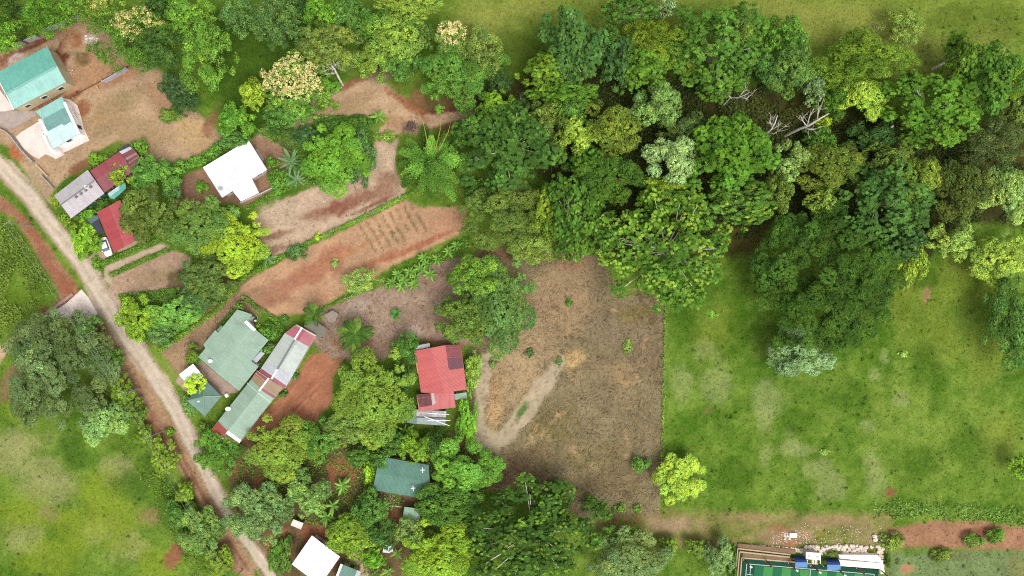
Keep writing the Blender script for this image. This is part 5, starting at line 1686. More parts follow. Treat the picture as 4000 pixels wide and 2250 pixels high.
def tree(x, y, rx, ry, style, rgb, h, label, name='tree', cat='tree', light=None, blossom=None, lightfrac=.25, bark=None, low=None, group=None, limbs=None, dens=1.0, seed=None):
    r = np.random.default_rng(seed if seed is not None else int(x * 7 + y * 131) % 99991)
    rgb = tone(rgb)
    if light is not None:
        light = tuple(.35 * np.array(rgb) + .65 * np.array(tone(light, .05)))
    zc = h * .68
    o = V(x, y, zc)
    f = PX * VS * (1 - zc / CAM_H)
    rxm, rym = rx * f * 1.12, ry * f * 1.12
    z0 = h * (low if low is not None else .40)
    kl = KL * (1.5 if style == 'open' else 1.0)
    base = np.array(alb(rgb, kl))
    lt = np.array(alb(light, kl * 1.12)) if light is not None else np.clip(base * np.array([1.45, 1.35, 1.2]), 0, .8)
    root = thing(name, label, cat, (o.x, o.y, 0), group)
    shrub = cat != 'tree'
    sc = np.ones(3)
    if blossom is not None:
        v, q, c, lc, lrs = crown(r, rxm, rym, z0, h, style, blossom, lightfrac, dens)
        bl = np.array(alb(blossom[4], 1.1))
        cc = np.where(c[:, 3:4] > 1.5, bl, np.where(c[:, 3:4] > .5, lt, base)) * c[:, :3]
        link('foliage' if shrub else 'crown', mesh_data('crown', v, q, LEAF, cols=np.clip(cc, .002, .85)), root)
    else:
        R0 = (rxm + rym) / 2
        cls = int(round(math.log(R0 / .5) / math.log(1.42)))
        Rc = .5 * 1.42 ** cls
        key = (style, cls, int(lightfrac * 10), r.integers(0, 2) if cls < 9 else label)
        Hc = Rc * 1.15
        if key not in PROTO:
            v, q, c, lc, lrs = crown(r, Rc, Rc, 0, Hc, style, None, lightfrac, dens)
            PROTO[key] = (mesh_data('crown', v, q, CROWN, cols=c), lc, lrs)
        me, lc, lrs = PROTO[key]
        sc = np.array([rxm / Rc * r.choice([-1, 1]), rym / Rc * r.choice([-1, 1]), (h - z0) / Hc])
        ob = link('foliage' if shrub else 'crown', me, root, (0, 0, z0), (0, 0, 0), tuple(sc))
        ob['leaf_colour'] = [float(q) for q in base]
        ob['young_leaf_colour'] = [float(q) for q in lt]
        lc = lc * sc + np.array([0, 0, z0])
        lrs = lrs * (rxm + rym) / 2 / Rc
    R = (rxm + rym) / 2
    tr = max(.05, min(.40, R * .04 + h * .008))
    bark = bark or (PALEBARK if style == 'open' else BARK)
    mb = MB()
    lean = r.uniform(-.05, .05, 2) * h
    fork = Vector((lean[0] * .5, lean[1] * .5, max(z0 * .85, h * .25)))
    mb.tube([(0, 0, -.5), (0, 0, .05), (lean[0] * .25, lean[1] * .25, fork.z * .5), fork], [tr * 1.5, tr * 1.15, tr, tr * .85], 8)
    link('stem' if shrub else 'trunk', mesh_data('trunk', mb.v, mb.f, bark, smooth=True), root)
    nl = limbs if limbs is not None else (3 if shrub else (14 if style == 'open' else 7))
    if nl:
        mb = MB()
        pick = np.argsort(-lrs + r.uniform(0, .6, len(lrs)))[:nl]
        for k in pick:
            e = Vector(lc[k]) + Vector((0, 0, lrs[k] * (.45 if style == 'open' else .2)))
            m1 = fork.lerp(e, .45) + Vector((r.normal(0, .2), r.normal(0, .2), (.12 if style == 'open' else -.05) * (e - fork).length))
            rr = tr * (.38 if style == 'open' else .5)
            mb.tube([fork - Vector((0, 0, tr)), m1, fork.lerp(e, .8) * .5 + m1 * .15 + e * .35, e], [rr, rr * .72, rr * .5, rr * .22], 6)
        link('stems' if shrub else 'limbs', mesh_data('limbs', mb.v, mb.f, bark, smooth=True), root)
    return root


def shrub(x, y, rx, ry, rgb, h, label, style='shrub', **kw):
    return tree(x, y, rx, ry, style, rgb, h, label, name='shrub', cat='shrub', low=kw.pop('low', .1), **kw)


def hedge(label, pts, w, h, rgb, light=None, dens=26, ls=.30, name='hedge', rough=.25):
    r = np.random.default_rng(abs(hash(label)) % 1000 if False else int(pts[0][0] * 3 + pts[0][1] * 17))
    P = [V(a, b) for a, b in pts]
    L = [(P[i + 1] - P[i]).length for i in range(len(P) - 1)]
    tot = sum(L)
    n = int(tot * (w + 1.4 * h) * dens)
    s = r.uniform(0, tot, n)
    cum = np.concatenate([[0], np.cumsum(L)])
    i = np.clip(np.searchsorted(cum, s, side='right') - 1, 0, len(L) - 1)
    A = np.array([tuple(p) for p in P])
    t = ((s - cum[i]) / np.array(L)[i])[:, None]
    c = A[i] * (1 - t) + A[i + 1] * t
    d = unit(A[i + 1] - A[i])
    nrm2 = np.stack([-d[:, 1], d[:, 0], np.zeros(n)], 1)
    wob = 1 + rough * 2 * vnoise(s, s * 0, 1.4, 40) + rough * vnoise(s, s * 0, .5, 41)
    th = r.uniform(-.1, math.pi + .1, n)
    rad = np.sqrt(r.uniform(.45, 1, n))
    u, zz = np.cos(th) * rad, np.abs(np.sin(th)) ** .6 * rad
    pos = c + nrm2 * (u * w / 2 * wob)[:, None] + np.array([0, 0, 1]) * (zz * h * wob)[:, None]
    nm = unit(nrm2 * u[:, None] + np.array([0, 0, .8]) * zz[:, None] + r.normal(0, .4, (n, 3)) + np.array([0, 0, .3]))
    tn = unit(np.cross(nm, r.normal(0, 1, (n, 3))))
    base = np.array(alb(rgb, KL))
    lt = np.array(alb(light, KL)) if light is not None else base * 1.4
    patch = np.clip(.5 + 1.6 * vnoise(s, s * 0, 2.3, 44), 0, 1)
    col = np.where((r.random(n) < .15 + .35 * patch)[:, None], lt, base) * r.uniform(.7, 1.25, (n, 1)) * (.85 + .3 * patch)[:, None]
    v = quads_from(pos, nm, tn, ls * r.uniform(.7, 1.3, n), .6).reshape(-1, 3)
    o = link(name, mesh_data(name, v - np.array(tuple(P[0])), np.arange(len(v)).reshape(-1, 4), LEAF, cols=np.clip(np.repeat(col, 4, 0), .002, .8)), None, tuple(P[0]))
    return tag(o, label, name)


# --- palms and bananas: every frond is its own part
def frond_mesh(L, leaflet, n, droop, wid, rgb, kind):
    r = np.random.default_rng(int(L * 100) + n)
    v, f, cols = [], [], []
    base = np.array(alb(rgb, KL))
    pts = []
    for i in range(n + 1):
        t = i / n
        pts.append(np.array([L * (t - .10 * t * t), 0, L * (.42 * t - droop * t * t)]))
    rib = np.clip(base * np.array([1.9, 1.55, 1.5]), 0, .7)
    tv, tf = tube([tuple(p) for p in pts[::max(1, n // 6)]], [.045 * L / 3 * (1 - .7 * k / max(1, len(pts[::max(1, n // 6)]) - 1)) for k in range(len(pts[::max(1, n // 6)]))], 4)
    v += [tuple(p) for p in tv]
    f += [q for q in tf if len(q) == 4]
    cols += [rib] * len(tv)
    if kind == 'palm':
        for i in range(2, n):
            t = i / n
            ll = leaflet * math.sin(math.pi * min(1, .18 + .82 * t)) ** .7 * (1 - .3 * t) + .1
            for s in (-1, 1):
                p = pts[i]
                dirv = np.array([.55 + .25 * t, s * 1.0, -.42 + r.uniform(-.12, .12)])
                dirv = dirv / np.linalg.norm(dirv)
                q = p + dirv * ll
                wv = np.array([wid, 0, .02])
                k = len(v)
                m = (p + q) / 2 + np.array([0, 0, .05])
                v += [tuple(p - wv * .5), tuple(m - wv * .5), tuple(q), tuple(m + wv * .5)]
                f += [(k, k + 1, k + 2, k + 3)]
                cols += [base * r.uniform(.7, 1.35)] * 4
    else:
        k0 = len(v)
        for i in range(n + 1):
            t = i / n
            w = wid * max(.05, math.sin(math.pi * min(1.0, .05 + .93 * t)) ** .6) * r.uniform(.88, 1.08)
            p = pts[i]
            v += [tuple(p + np.array([0, -w / 2, -.10 * w])), tuple(p + np.array([0, 0, .03])), tuple(p + np.array([0, w / 2, -.10 * w]))]
            b = base * r.uniform(.85, 1.15)
            cols += [b, np.clip(base * 1.3, 0, .7), b]
        for i in range(n):
            a = k0 + i * 3
            f += [(a, a + 3, a + 4, a + 1), (a + 1, a + 4, a + 5, a + 2)]
    return mesh_data('frond', np.array(v, float), [tuple(q) for q in f], LEAF, cols=np.array(cols))


def rosette_plant(name, cat, label, x, y, n, meshes, h, trunk_r, mat, seed, part_name='frond', up=(-.1, .75), scale=(.75, 1.1), group=None):
    r = random.Random(seed)
    o = V(x, y, h)
    root = thing(name, label, cat, (o.x, o.y, 0), group)
    mb = MB().tube([(0, 0, -.4), (0, 0, .1), (r.uniform(-.1, .1), r.uniform(-.1, .1), h * .55), (0, 0, h + .12)], [trunk_r * 1.4, trunk_r * 1.15, trunk_r, trunk_r * .85], 8)
    link('trunk' if name != 'banana_plant' else 'stem', mesh_data('trunk', mb.v, mb.f, mat, smooth=True), root)
    for i in range(n):
        a = 2 * math.pi * i / n * (1 if n < 12 else 2.399 * n / 6.283) + r.uniform(-.18, .18)
        s = r.uniform(*scale)
        link(part_name, meshes[i % len(meshes)], root, (0, 0, h), (r.uniform(-.25, .25), -r.uniform(*up), a), (s, s, s))
    return root


COCO = [frond_mesh(4.6, 1.45, 30, .62, .26, (76, 112, 42), 'palm'), frond_mesh(4.2, 1.4, 28, .75, .26, (64, 98, 36), 'palm'), frond_mesh(4.8, 1.5, 30, .5, .26, (96, 128, 46), 'palm')]
FINEPALM = [frond_mesh(3.6, .42, 22, .42, .17, (104, 138, 92), 'palm'), frond_mesh(3.2, .40, 20, .55, .17, (84, 120, 74), 'palm'), frond_mesh(3.8, .42, 22, .35, .17, (122, 154, 104), 'palm')]
SMALLPALM = [frond_mesh(1.5, .40, 12, .5, .12, (84, 140, 60), 'palm'), frond_mesh(1.3, .40, 12, .7, .12, (70, 126, 52), 'palm')]
BANA = [frond_mesh(2.3, 0, 8, .55, .55, (94, 132, 52), 'banana'), frond_mesh(2.6, 0, 8, .40, .6, (112, 148, 62), 'banana'), frond_mesh(2.0, 0, 8, .75, .5, (78, 116, 46), 'banana')]
BSTEM = plain('green_banana_stem', (120, 140, 80), .7, .2, .2, 3)
PTRUNK = plain('palm_trunk', (132, 112, 88), .9, .1, .25, 4)

rosette_plant('coconut_palm', 'palm', 'largest coconut palm standing in the grey-brown stubble lot', 893, 840, 11, COCO, 4.2, .2, PTRUNK, 3)
rosette_plant('coconut_palm', 'palm', 'young coconut palm over the rusty grey shed', 792, 790, 9, COCO, 3.4, .18, PTRUNK, 5, scale=(.55, .8))
rosette_plant('palm', 'palm', 'feathery grey-green palm between the white house and the round green tree', 733, 408, 17, FINEPALM, 3.2, .2, PTRUNK, 6, up=(-.15, .9))
rosette_plant('palm', 'palm', 'lower grey-green palm tucked under the round green tree', 748, 452, 13, FINEPALM, 2.2, .18, PTRUNK, 8, scale=(.6, .85))
rosette_plant('palm', 'palm', 'small dark palm in the hedge below the bright yellow-green tree', 672, 650, 12, FINEPALM, 2.0, .15, PTRUNK, 9, scale=(.5, .75))
rosette_plant('palm', 'palm', 'low bright green palm in the middle of the stubble lot', 996, 790, 16, SMALLPALM, .9, .12, PTRUNK, 10, up=(-.2, 1.0), scale=(.85, 1.2))
rosette_plant('banana_plant', 'banana plant', 'lone banana plant at the tip of the dark shrub band beside the sandy lot', 952, 293, 8, BANA, 1.8, .12, BSTEM, 11)
for i, (x, y, n, s, lb) in enumerate([
    (862, 1222, 10, 1.05, 'banana plant below the round red earth patch'), (838, 1272, 9, 1.0, 'banana plant with pale upright leaves near the red earth patch'), (822, 1300, 9, 1.0, 'lowest banana plant of the pale clump above the cream hut'),
    (915, 1255, 8, .95, 'banana plant beside the lower corner of the dark sea-green roof'), (944, 1105, 8, .9, 'banana plant above the bright green hedge bush'), (1020, 1085, 8, 1.0, 'banana plant just below the patched tin shed'),
    (1105, 1100, 7, .8, 'dark banana plant below the white poles'), (1000, 1390, 7, .85, 'banana plant half covering the tiny bluish white sheet roof'), (978, 1435, 7, .9, 'banana plant at the bottom edge beside the sea-green roof'),
    (480, 1030, 9, .75, 'dark palm-like banana beside the pavilion and the road'), (700, 1215, 6, .6, 'small banana plant at the edge of the brown scrub'), (716, 1052, 6, .5, 'small banana by the wall of the long pale green roof')]):
    rosette_plant('banana_plant', 'banana plant', lb, x, y, n, BANA, 1.6 * s, .12, BSTEM, 20 + i, 'leaf', (-.1, .9), (.7 * s, 1.05 * s), 'banana plants between the gardens')
for i, (x, y) in enumerate(sorted([(985, 712), (1000, 690), (1016, 704), (1030, 684), (1046, 698), (1058, 676), (1072, 664), (1082, 690), (1100, 652), (1128, 632), (1148, 618), (1010, 720), (1040, 716), (1066, 648)])):
    rosette_plant('banana_plant', 'banana plant', ['first', 'second', 'third', 'fourth', 'fifth', 'sixth', 'seventh', 'eighth', 'ninth', 'tenth', 'eleventh', 'twelfth', 'thirteenth', 'last'][i] + ' banana plant of the row beside the planted lot, from the pale tree end', x, y, 12, BANA, .8, .09, BSTEM, 50 + i, 'leaf', (-.1, 1.0), (.55, .85), 'row of bananas beside the planted lot')

# --- bamboo clump: arching plumes
def bamboo(x, y):
    o = V(x, y, 0) * .96
    root = thing('bamboo_clump', 'big bamboo clump with arching feathery plumes at the end of the planted lot', 'bamboo', (o.x, o.y, 0))
    r = np.random.default_rng(12)
    meshes = []
    for k in range(5):
        L, hh = r.uniform(7, 9.5), r.uniform(8, 10.5)
        ts = np.linspace(0, 1, 26)
        cx, cz = L * ts ** 1.5, hh * (1.75 * ts - 1.25 * ts ** 2.4)
        n = 2900
        t = .30 + .70 * r.random(n) ** .75
        px_, pz = np.interp(t, ts, cx), np.interp(t, ts, cz)
        wdt = 1.1 * np.sin(np.pi * np.clip((t - .26) / .80, .02, 1)) ** .7
        off = r.normal(0, .5, (n, 3)) * wdt[:, None] * np.array([.5, 1, .40])
        pos = np.stack([px_, np.zeros(n), pz], 1) + off
        nm = unit(np.array([.25, 0, 1]) + r.normal(0, .45, (n, 3)))
        tn = unit(np.array([.9, 0, -.45]) + r.normal(0, .4, (n, 3)))
        nm = unit(nm - tn * (nm * tn).sum(1, keepdims=True))
        col = r.uniform(.6, 1.4, (n, 1)) * (.55 + .8 * t)[:, None] * np.stack([1 + .25 * (t - .5), np.ones(n), np.ones(n)], 1)
        v = quads_from(pos, nm, tn, .38 * r.uniform(.7, 1.3, n), .40).reshape(-1, 3)
        cv, cf = tube([(a, 0, b) for a, b in zip(cx[::4], cz[::4])], list(np.linspace(.075, .015, len(cx[::4]))), 5)
        nv = len(v)
        allv = np.concatenate([v, np.array([tuple(p) for p in cv])])
        fs = [tuple(q) for q in np.arange(nv).reshape(-1, 4)] + [tuple(i + nv for i in q) for q in cf]
        cc = np.concatenate([np.repeat(col, 4, 0), np.ones((len(cv), 3)) * 1.5])
        meshes.append(mesh_data('plume', allv, fs, CROWN, cols=np.concatenate([cc, np.zeros((len(cc), 1))], 1)))
    for i in range(48):
        a = 2.399 * i + r.uniform(-.2, .2)
        s = r.uniform(.5, 1.0) if i > 14 else r.uniform(.85, 1.15)
        pb = link('plume', meshes[i % 5], root, (r.normal(0, .8), r.normal(0, .8), 0), (0, -r.uniform(-.15, .32), a), (s, s * r.uniform(.8, 1.2), s * r.uniform(.8, 1.1)))
        pc = np.array(alb((88, 130, 48), KL)) * r.choice([.5, .75, 1.05, 1.5])
        pb['leaf_colour'] = [float(q) for q in pc]
        pb['young_leaf_colour'] = [float(q) for q in pc]
    mb = MB()
    for i, (a, L) in enumerate(((1.72, 9.5), (1.2, 8.0), (.95, 8.5))):
        mb.tube([(0, 0, 0), (math.cos(a) * L * .35, math.sin(a) * L * .35, 8), (math.cos(a) * L * .8, math.sin(a) * L * .8, 11), (math.cos(a + .1) * L * 1.08, math.sin(a + .1) * L * 1.08, 11.2)], [.08, .07, .05, .02], 5)
    link('bare_culm', mesh_data('culm', mb.v, mb.f, plain('yellow_culm', (214, 186, 88))), root)


bamboo(1086, 412)


# --- dead trees
def dead(label, x, y, h, spread, seed, lean=(0, 0), mat=None, name='dead_tree', base_r=.28, twigs=3, zref=.6):
    r = random.Random(seed)
    o = V(x, y, 0)
    root = thing(name, label, 'tree', (o.x, o.y, 0))
    mb = MB()

    def grow(p, d, L, rad, lev):
        pts, rr = [p], [rad]
        for k in range(3):
            d = (d + Vector((r.gauss(0, .16), r.gauss(0, .16), r.gauss(0, .08)))).normalized()
            pts.append(pts[-1] + d * L / 3)
            rr.append(rad * (1 - .18 * (k + 1)))
        mb.tube(pts, rr, 6 if lev == 0 else 5)
        if lev < twigs:
            for j in range(3 if lev else 4):
                q = pts[r.choice([2, 3, 3])]
                nd = (d + Vector((r.gauss(0, .75), r.gauss(0, .75), r.uniform(-.1, .55)))).normalized()
                grow(q, nd, L * r.uniform(.5, .75), rr[-1] * .72, lev + 1)

    grow(Vector((0, 0, -.4)), Vector((lean[0], lean[1], 1)).normalized(), h * .45, base_r, 0)
    link('trunk', mesh_data('trunk', mb.v, mb.f, mat or DEADWOOD, smooth=True), root)
    return root


def fallen(label, pts, radii, branches, seed, mat=None):
    """a bleached dead tree leaning over: main limb given by points (overview px, height)"""
    P = [V(a, b, z) for a, b, z in pts]
    root = thing('dead_tree', label, 'tree', (P[0].x, P[0].y, 0))
    mb = MB().tube([P[0] - Vector((0, 0, P[0].z + .3))] * 1 + P, [radii[0] * 1.15] + radii, 7)
    for br in branches:
        Q = [V(a, b, z) for a, b, z in br]
        mb.tube(Q, list(np.linspace(.15, .03, len(Q))), 5)
        r = random.Random(seed + int(Q[0].x * 10))
        for k in range(6):
            j = r.randrange(len(Q) - 1)
            s = Q[j].lerp(Q[j + 1], r.uniform(.2, 1.0))
            d = (Q[j + 1] - Q[j]).normalized() + Vector((r.gauss(0, .8), r.gauss(0, .8), r.uniform(0, .4)))
            ln = r.uniform(.5, 1.3)
            e = s + d * ln * .6
            mb.tube([s, e, s + d * ln + Vector((r.gauss(0, .2), r.gauss(0, .2), .2))], [.05, .035, .012], 4)
            mb.tube([e, e + Vector((r.gauss(0, .4), r.gauss(0, .4), .25))], [.03, .01], 4)
    link('trunk', mesh_data('trunk', [tuple(Vector(p) - Vector((P[0].x, P[0].y, 0))) for p in mb.v], mb.f, mat or DEADWOOD, smooth=True), root)


fallen('large bleached dead tree with forked bare branches in the forest gap', [(1975, 342, .2), (2010, 325, 4), (2036, 315, 7), (2060, 300, 9), (2086, 285, 10.5)], [.30, .28, .25, .18, .06],
       [[(2030, 318, 6.5), (2036, 295, 8.5), (2048, 272, 10)], [(2056, 302, 8.5), (2058, 280, 10), (2064, 264, 11)], [(2030, 318, 6.5), (2018, 302, 8), (2014, 290, 9)], [(2022, 322, 5), (2040, 326, 6), (2052, 325, 6.5)]], 3)
fallen('smaller bleached dead tree with curled branches beside the large one', [(1905, 352, .2), (1925, 340, 3), (1940, 325, 6), (1950, 308, 8), (1956, 290, 9)], [.26, .24, .2, .14, .05],
       [[(1935, 330, 5), (1952, 320, 7), (1964, 312, 8)], [(1930, 335, 4), (1948, 336, 5.5), (1960, 328, 6.5)], [(1944, 318, 6.5), (1936, 305, 8), (1940, 292, 9)], [(1922, 342, 3), (1915, 352, 4), (1930, 356, 4.5)]], 5)
fallen('dead bleached branch lying over the dark forest gap', [(1822, 262, 3), (1838, 246, 5), (1856, 246, 6), (1872, 240, 7), (1886, 232, 8)], [.13, .12, .1, .08, .03],
       [[(1840, 247, 5), (1830, 238, 6), (1822, 234, 7)], [(1858, 246, 6), (1868, 232, 7.5), (1878, 226, 8)], [(1862, 245, 6), (1878, 248, 7), (1888, 240, 7.5)]], 7)
fallen('broken grey dead trunk standing behind the big cream-flowering tree', [(862, 214, .1), (852, 195, 2), (842, 175, 4.5), (832, 162, 6), (820, 152, 7)], [.26, .24, .2, .15, .06],
       [[(842, 176, 4.5), (832, 172, 5.5), (824, 176, 6)], [(846, 184, 3.5), (838, 186, 4.5), (828, 186, 5)], [(838, 168, 5), (844, 164, 6), (842, 158, 6.5)]], 9)
fallen('single pale broken trunk leaning out of the forest edge', [(2208, 342, .2), (2226, 330, 3), (2246, 317, 6)], [.26, .25, .22], [], 10)
dead('slender dead grey sapling in the gap beside the yellow-green trees', 1308, 268, 6.5, 1, 21, mat=TWIG, base_r=.12, twigs=2)
dead('grey leafless twiggy tree at the corner of the building lot', 446, 168, 6.5, 1, 22, mat=TWIG, base_r=.14)
dead('grey bare branches sticking out of the olive tree at the pasture edge', 1190, 158, 8.5, 1, 23, mat=TWIG, base_r=.16)
dead('grey leafless twigs rising from the grey-green tree beside the road', 640, 1292, 8.0, 1, 24, mat=TWIG, base_r=.16)
dead('brown dried-out bush below the yellow-green garden tree', 716, 1186, 2.8, 1, 25, mat=plain('dry_brown_twigs', (150, 122, 100)), base_r=.10)
dead('bare grey branches among the dark trees at the forest end', 2500, 352, 9, 1, 26, mat=TWIG, base_r=.16)
# --- individual trees: overview x, y, crown radii, kind of foliage, colour, height, label
T = tree
OL, DK, MID, YG, GG = (112, 118, 52), (58, 92, 32), (78, 120, 40), (134, 152, 46), (102, 128, 82)
# top left corner
T(8, 28, 42, 40, 'airy', (52, 84, 34), 9, 'dark tree filling the very top left corner')
T(18, 82, 48, 40, 'airy', (104, 148, 44), 9, 'bright green tree at the left edge above the teal house')
T(108, 32, 56, 42, 'airy', (82, 126, 38), 9, 'streaky mid-green tree behind the long precast wall')
T(185, 18, 42, 34, 'airy', (98, 138, 44), 8, 'light green tree between the precast wall and the flowering tree')
T(262, 30, 46, 36, 'airy', (116, 142, 52), 8, 'yellowish green tree at the top edge beside the cream blossoms', blossom=(-.2, .6, .5, .6, (228, 214, 130), .5))
T(392, 108, 58, 52, 'dense', (58, 92, 40), 9, 'dark green tree behind the cream-flowering tree at the building lot')
T(318, 88, 92, 76, 'airy', (86, 126, 44), 9.5, 'cream-flowering tree at the corner of the building lot', blossom=(.28, .42, .55, .58, (226, 210, 132), .66))
T(398, 22, 36, 34, 'dense', (54, 88, 36), 9, 'small dark tree at the top edge between two bright green ones')
T(470, 26, 56, 44, 'dense', (98, 138, 46), 10, 'bright green leafy tree at the top edge right of the flowering tree')
T(514, 132, 60, 82, 'airy', (104, 146, 52), 11, 'tall yellowish green tree overlooking the building lot')
T(440, 215, 38, 36, 'dense', (66, 92, 58), 6, 'dark blue-green tree at the edge of the building lot')
T(464, 258, 30, 28, 'dense', (58, 86, 50), 5, 'small dark blue-green tree below the other at the building lot edge')
shrub(428, 286, 25, 20, (96, 122, 46), 1.5, 'low round bush standing alone on the bare building lot')
T(590, 305, 42, 42, 'dense', (88, 138, 44), 7, 'bright green round tree above the white L-shaped house')
T(592, 350, 40, 22, 'dense', (74, 116, 54), 4.5, 'dull green tree right behind the white L-shaped house')
T(600, 32, 48, 42, 'airy', (92, 128, 68), 9, 'grey-green tree at the top edge above the weedy clearing')
T(690, 48, 62, 62, 'airy', (84, 118, 62), 12, 'tall grey-green tree leaning over the weedy clearing', light=(150, 172, 84))
T(748, 12, 34, 28, 'dense', (56, 88, 42), 9, 'dark tree at the top edge beside the tall grey-green one')
T(806, 22, 46, 42, 'round', (92, 142, 42), 9, 'fresh green tree at the top edge above the olive tree')
T(880, 38, 44, 44, 'dense', (84, 124, 54), 9, 'blue-green tree between the fresh green and the bright yellow-green ones')
T(940, 62, 44, 48, 'dense', (70, 120, 40), 9, 'deep green tree beside the bright yellow-green crown')
T(1022, 4, 86, 42, 'dense', (128, 150, 56), 10, 'wide yellow-green crown cut by the top edge')
T(830, 106, 72, 62, 'dense', OL, 9, 'olive-brown tree above the broken grey trunk')
T(1008, 150, 44, 44, 'dense', (76, 124, 52), 7.5, 'mid-green tree under the bright yellow-green crown')
T(940, 150, 46, 44, 'dense', (114, 140, 54), 8, 'yellow-green tree at the edge of the sandy lot')
T(994, 92, 68, 62, 'dense', (124, 152, 62), 11, 'bright yellow-green crown above the sandy lot')
T(1060, 90, 30, 40, 'dense', (86, 112, 50), 9, 'narrow dull green tree between two big crowns at the pasture edge')
T(1205, 128, 48, 60, 'airy', (132, 142, 70), 9, 'thin olive tree with grey branches at the pasture edge')
T(1140, 92, 44, 40, 'dense', (118, 138, 60), 10, 'tree topped with cream blossom at the pasture edge', blossom=(-.05, .2, .7, .7, (230, 214, 146), .62))
T(1142, 186, 84, 78, 'dense', (78, 124, 48), 9, 'big mid-green tree at the end of the sandy lot')
T(1256, 152, 26, 26, 'shrub', (92, 130, 52), 4, 'small green tree standing in the pasture edge beside the olive tree')
T(1248, 204, 34, 34, 'dense', (56, 84, 44), 5, 'small dark tree behind the big mid-green tree')
T(632, 232, 36, 36, 'round', (132, 156, 46), 6.5, 'small yellow-green tree left of the big cream-flowering tree')
T(736, 214, 80, 72, 'dense', (100, 136, 54), 9, 'big cream-flowering tree above the white house', blossom=(-.02, .25, .92, .72, (226, 212, 140), .68))
T(742, 284, 50, 28, 'dense', (88, 132, 52), 5, 'green tree skirting the foot of the big cream-flowering tree')
T(690, 290, 34, 30, 'dense', (72, 112, 46), 5, 'dull green tree between the round bright tree and the flowering one')
shrub(816, 214, 36, 34, (96, 146, 46), 3.5, 'bright green bush beside the broken grey trunk')
shrub(822, 262, 26, 20, (110, 142, 50), 2, 'low yellow-green bush on the edge of the sandy lot')
T(768, 345, 31, 30, 'round', (62, 98, 56), 4.5, 'dark round bush-like tree above the feathery palm')
shrub(700, 330, 28, 11, (66, 104, 42), 1.6, 'dark low shrub on the path above the white house')
for i, (x, y, rx, ry, lb) in enumerate([(815, 325, 30, 24, 'nearest the dark round tree'), (850, 318, 30, 24, 'second along'), (884, 312, 30, 22, 'in the middle of the band'), (918, 306, 26, 22, 'before the banana'), (905, 335, 34, 26, 'lowest, touching the round green tree')]):
    shrub(x, y, rx, ry, (62, 112, 44), 2.4, 'dark shrub of the band beside the sandy lot, ' + lb)
T(905, 400, 36, 60, 'dense', (76, 108, 64), 6, 'dull dark tree behind the round bright green one')
T(840, 398, 80, 76, 'dense', (96, 148, 42), 8, 'large round bright green tree beside the feathery palm', light=(122, 168, 60))
shrub(970, 405 - 60, 22, 18, (120, 146, 60), 1.4, 'small light shrub on the sandy neck of the lot')
shrub(681, 408, 17, 16, (92, 132, 46), 2.2, 'small bush at the corner of the white house')
shrub(702, 450, 28, 28, (84, 138, 48), 3, 'rounded green bush below the white house corner')
shrub(503, 470, 15, 17, (88, 142, 44), 2.2, 'single bush in the yard left of the white house')
shrub(700, 482, 16, 12, (92, 148, 50), 1.6, 'small bright bush at the end of the whitewashed wall')
# forest, back row
T(1590, 18, 62, 34, 'open', (78, 128, 48), 13, 'open tree with a white trunk at the top edge of the pasture')
T(1680, 20, 26, 24, 'fine', (150, 168, 120), 8, 'pale grey-green round tree at the top edge')
T(1440, 112, 76, 88, 'open', (84, 132, 62), 14, 'tall open tree with white forked branches at the forest corner', light=(120, 160, 80), limbs=24)
T(1560, 150, 46, 64, 'open', (74, 122, 66), 13, 'blue-green open tree behind the forest front')
T(1650, 130, 104, 78, 'fine', (106, 128, 28), 12, 'wide dense olive-green tree in the back of the forest', light=(150, 166, 48))
T(1535, 110, 40, 40, 'dense', (80, 118, 46), 11, 'mid-green tree between the white-branched tree and the wide olive one')
T(1378, 178, 62, 44, 'open', (126, 160, 44), 12, 'bright yellow-green open tree on the forest corner by the pasture', light=(170, 192, 70))
T(1420, 238, 74, 34, 'open', (92, 146, 40), 11, 'lower bright green open tree with a pale upright trunk', light=(140, 178, 56))
T(1612, 170, 62, 52, 'open', (104, 152, 46), 14, 'light green open tree with a bent white trunk', light=(150, 184, 62), limbs=18)
T(1818, 112, 120, 96, 'open', (84, 136, 46), 15, 'very wide open tree with white forked limbs at the back of the forest', light=(130, 168, 62), limbs=26)
T(1815, 212, 52, 34, 'open', (96, 142, 46), 11, 'small open tree under the white forked limbs', light=(140, 172, 60))
T(1866, 95, 20, 36, 'airy', (158, 172, 84), 15, 'thin pale sapling poking above the wide open tree', bark=PALEBARK)
T(1972, 92, 52, 52, 'dense', (78, 124, 44), 9, 'mid-green tree at the pasture side of the forest back')
T(1905, 165, 40, 50, 'dense', (66, 112, 50), 11, 'dark green tree behind the wide open one')
T(1990, 172, 56, 54, 'dense', (92, 126, 60), 11, 'mixed green tree above the dead trees')
T(2045, 224, 30, 38, 'round', (120, 144, 108), 9, 'small silvery-green tree above the large dead tree')
T(2270, 62, 48, 42, 'airy', (130, 146, 66), 6, 'faint pale tree standing in the upper pasture')
T(2190, 166, 124, 76, 'fine', (96, 126, 34), 11, 'wide dark olive-green tree bordering the upper pasture', light=(132, 154, 52))
T(2098, 250, 40, 44, 'dense', (76, 112, 32), 9, 'dark olive tree behind the yellow one')
T(2166, 250, 58, 52, 'round', (178, 184, 60), 10, 'bright yellow tree among the forest green', light=(200, 202, 84))
T(2352, 272, 118, 84, 'open', (88, 144, 40), 14, 'large bright open tree at the forest end', light=(136, 178, 56), limbs=18)
T(2412, 140, 24, 48, 'open', (112, 150, 50), 13, 'tall thin open tree sticking up at the forest end')
T(2498, 200, 78, 84, 'open', (86, 138, 46), 13, 'open green tree behind the yellow one at the edge of the frame')
T(2548, 198, 38, 42, 'round', (168, 176, 44), 11, 'yellow-green tree cut by the edge of the frame')
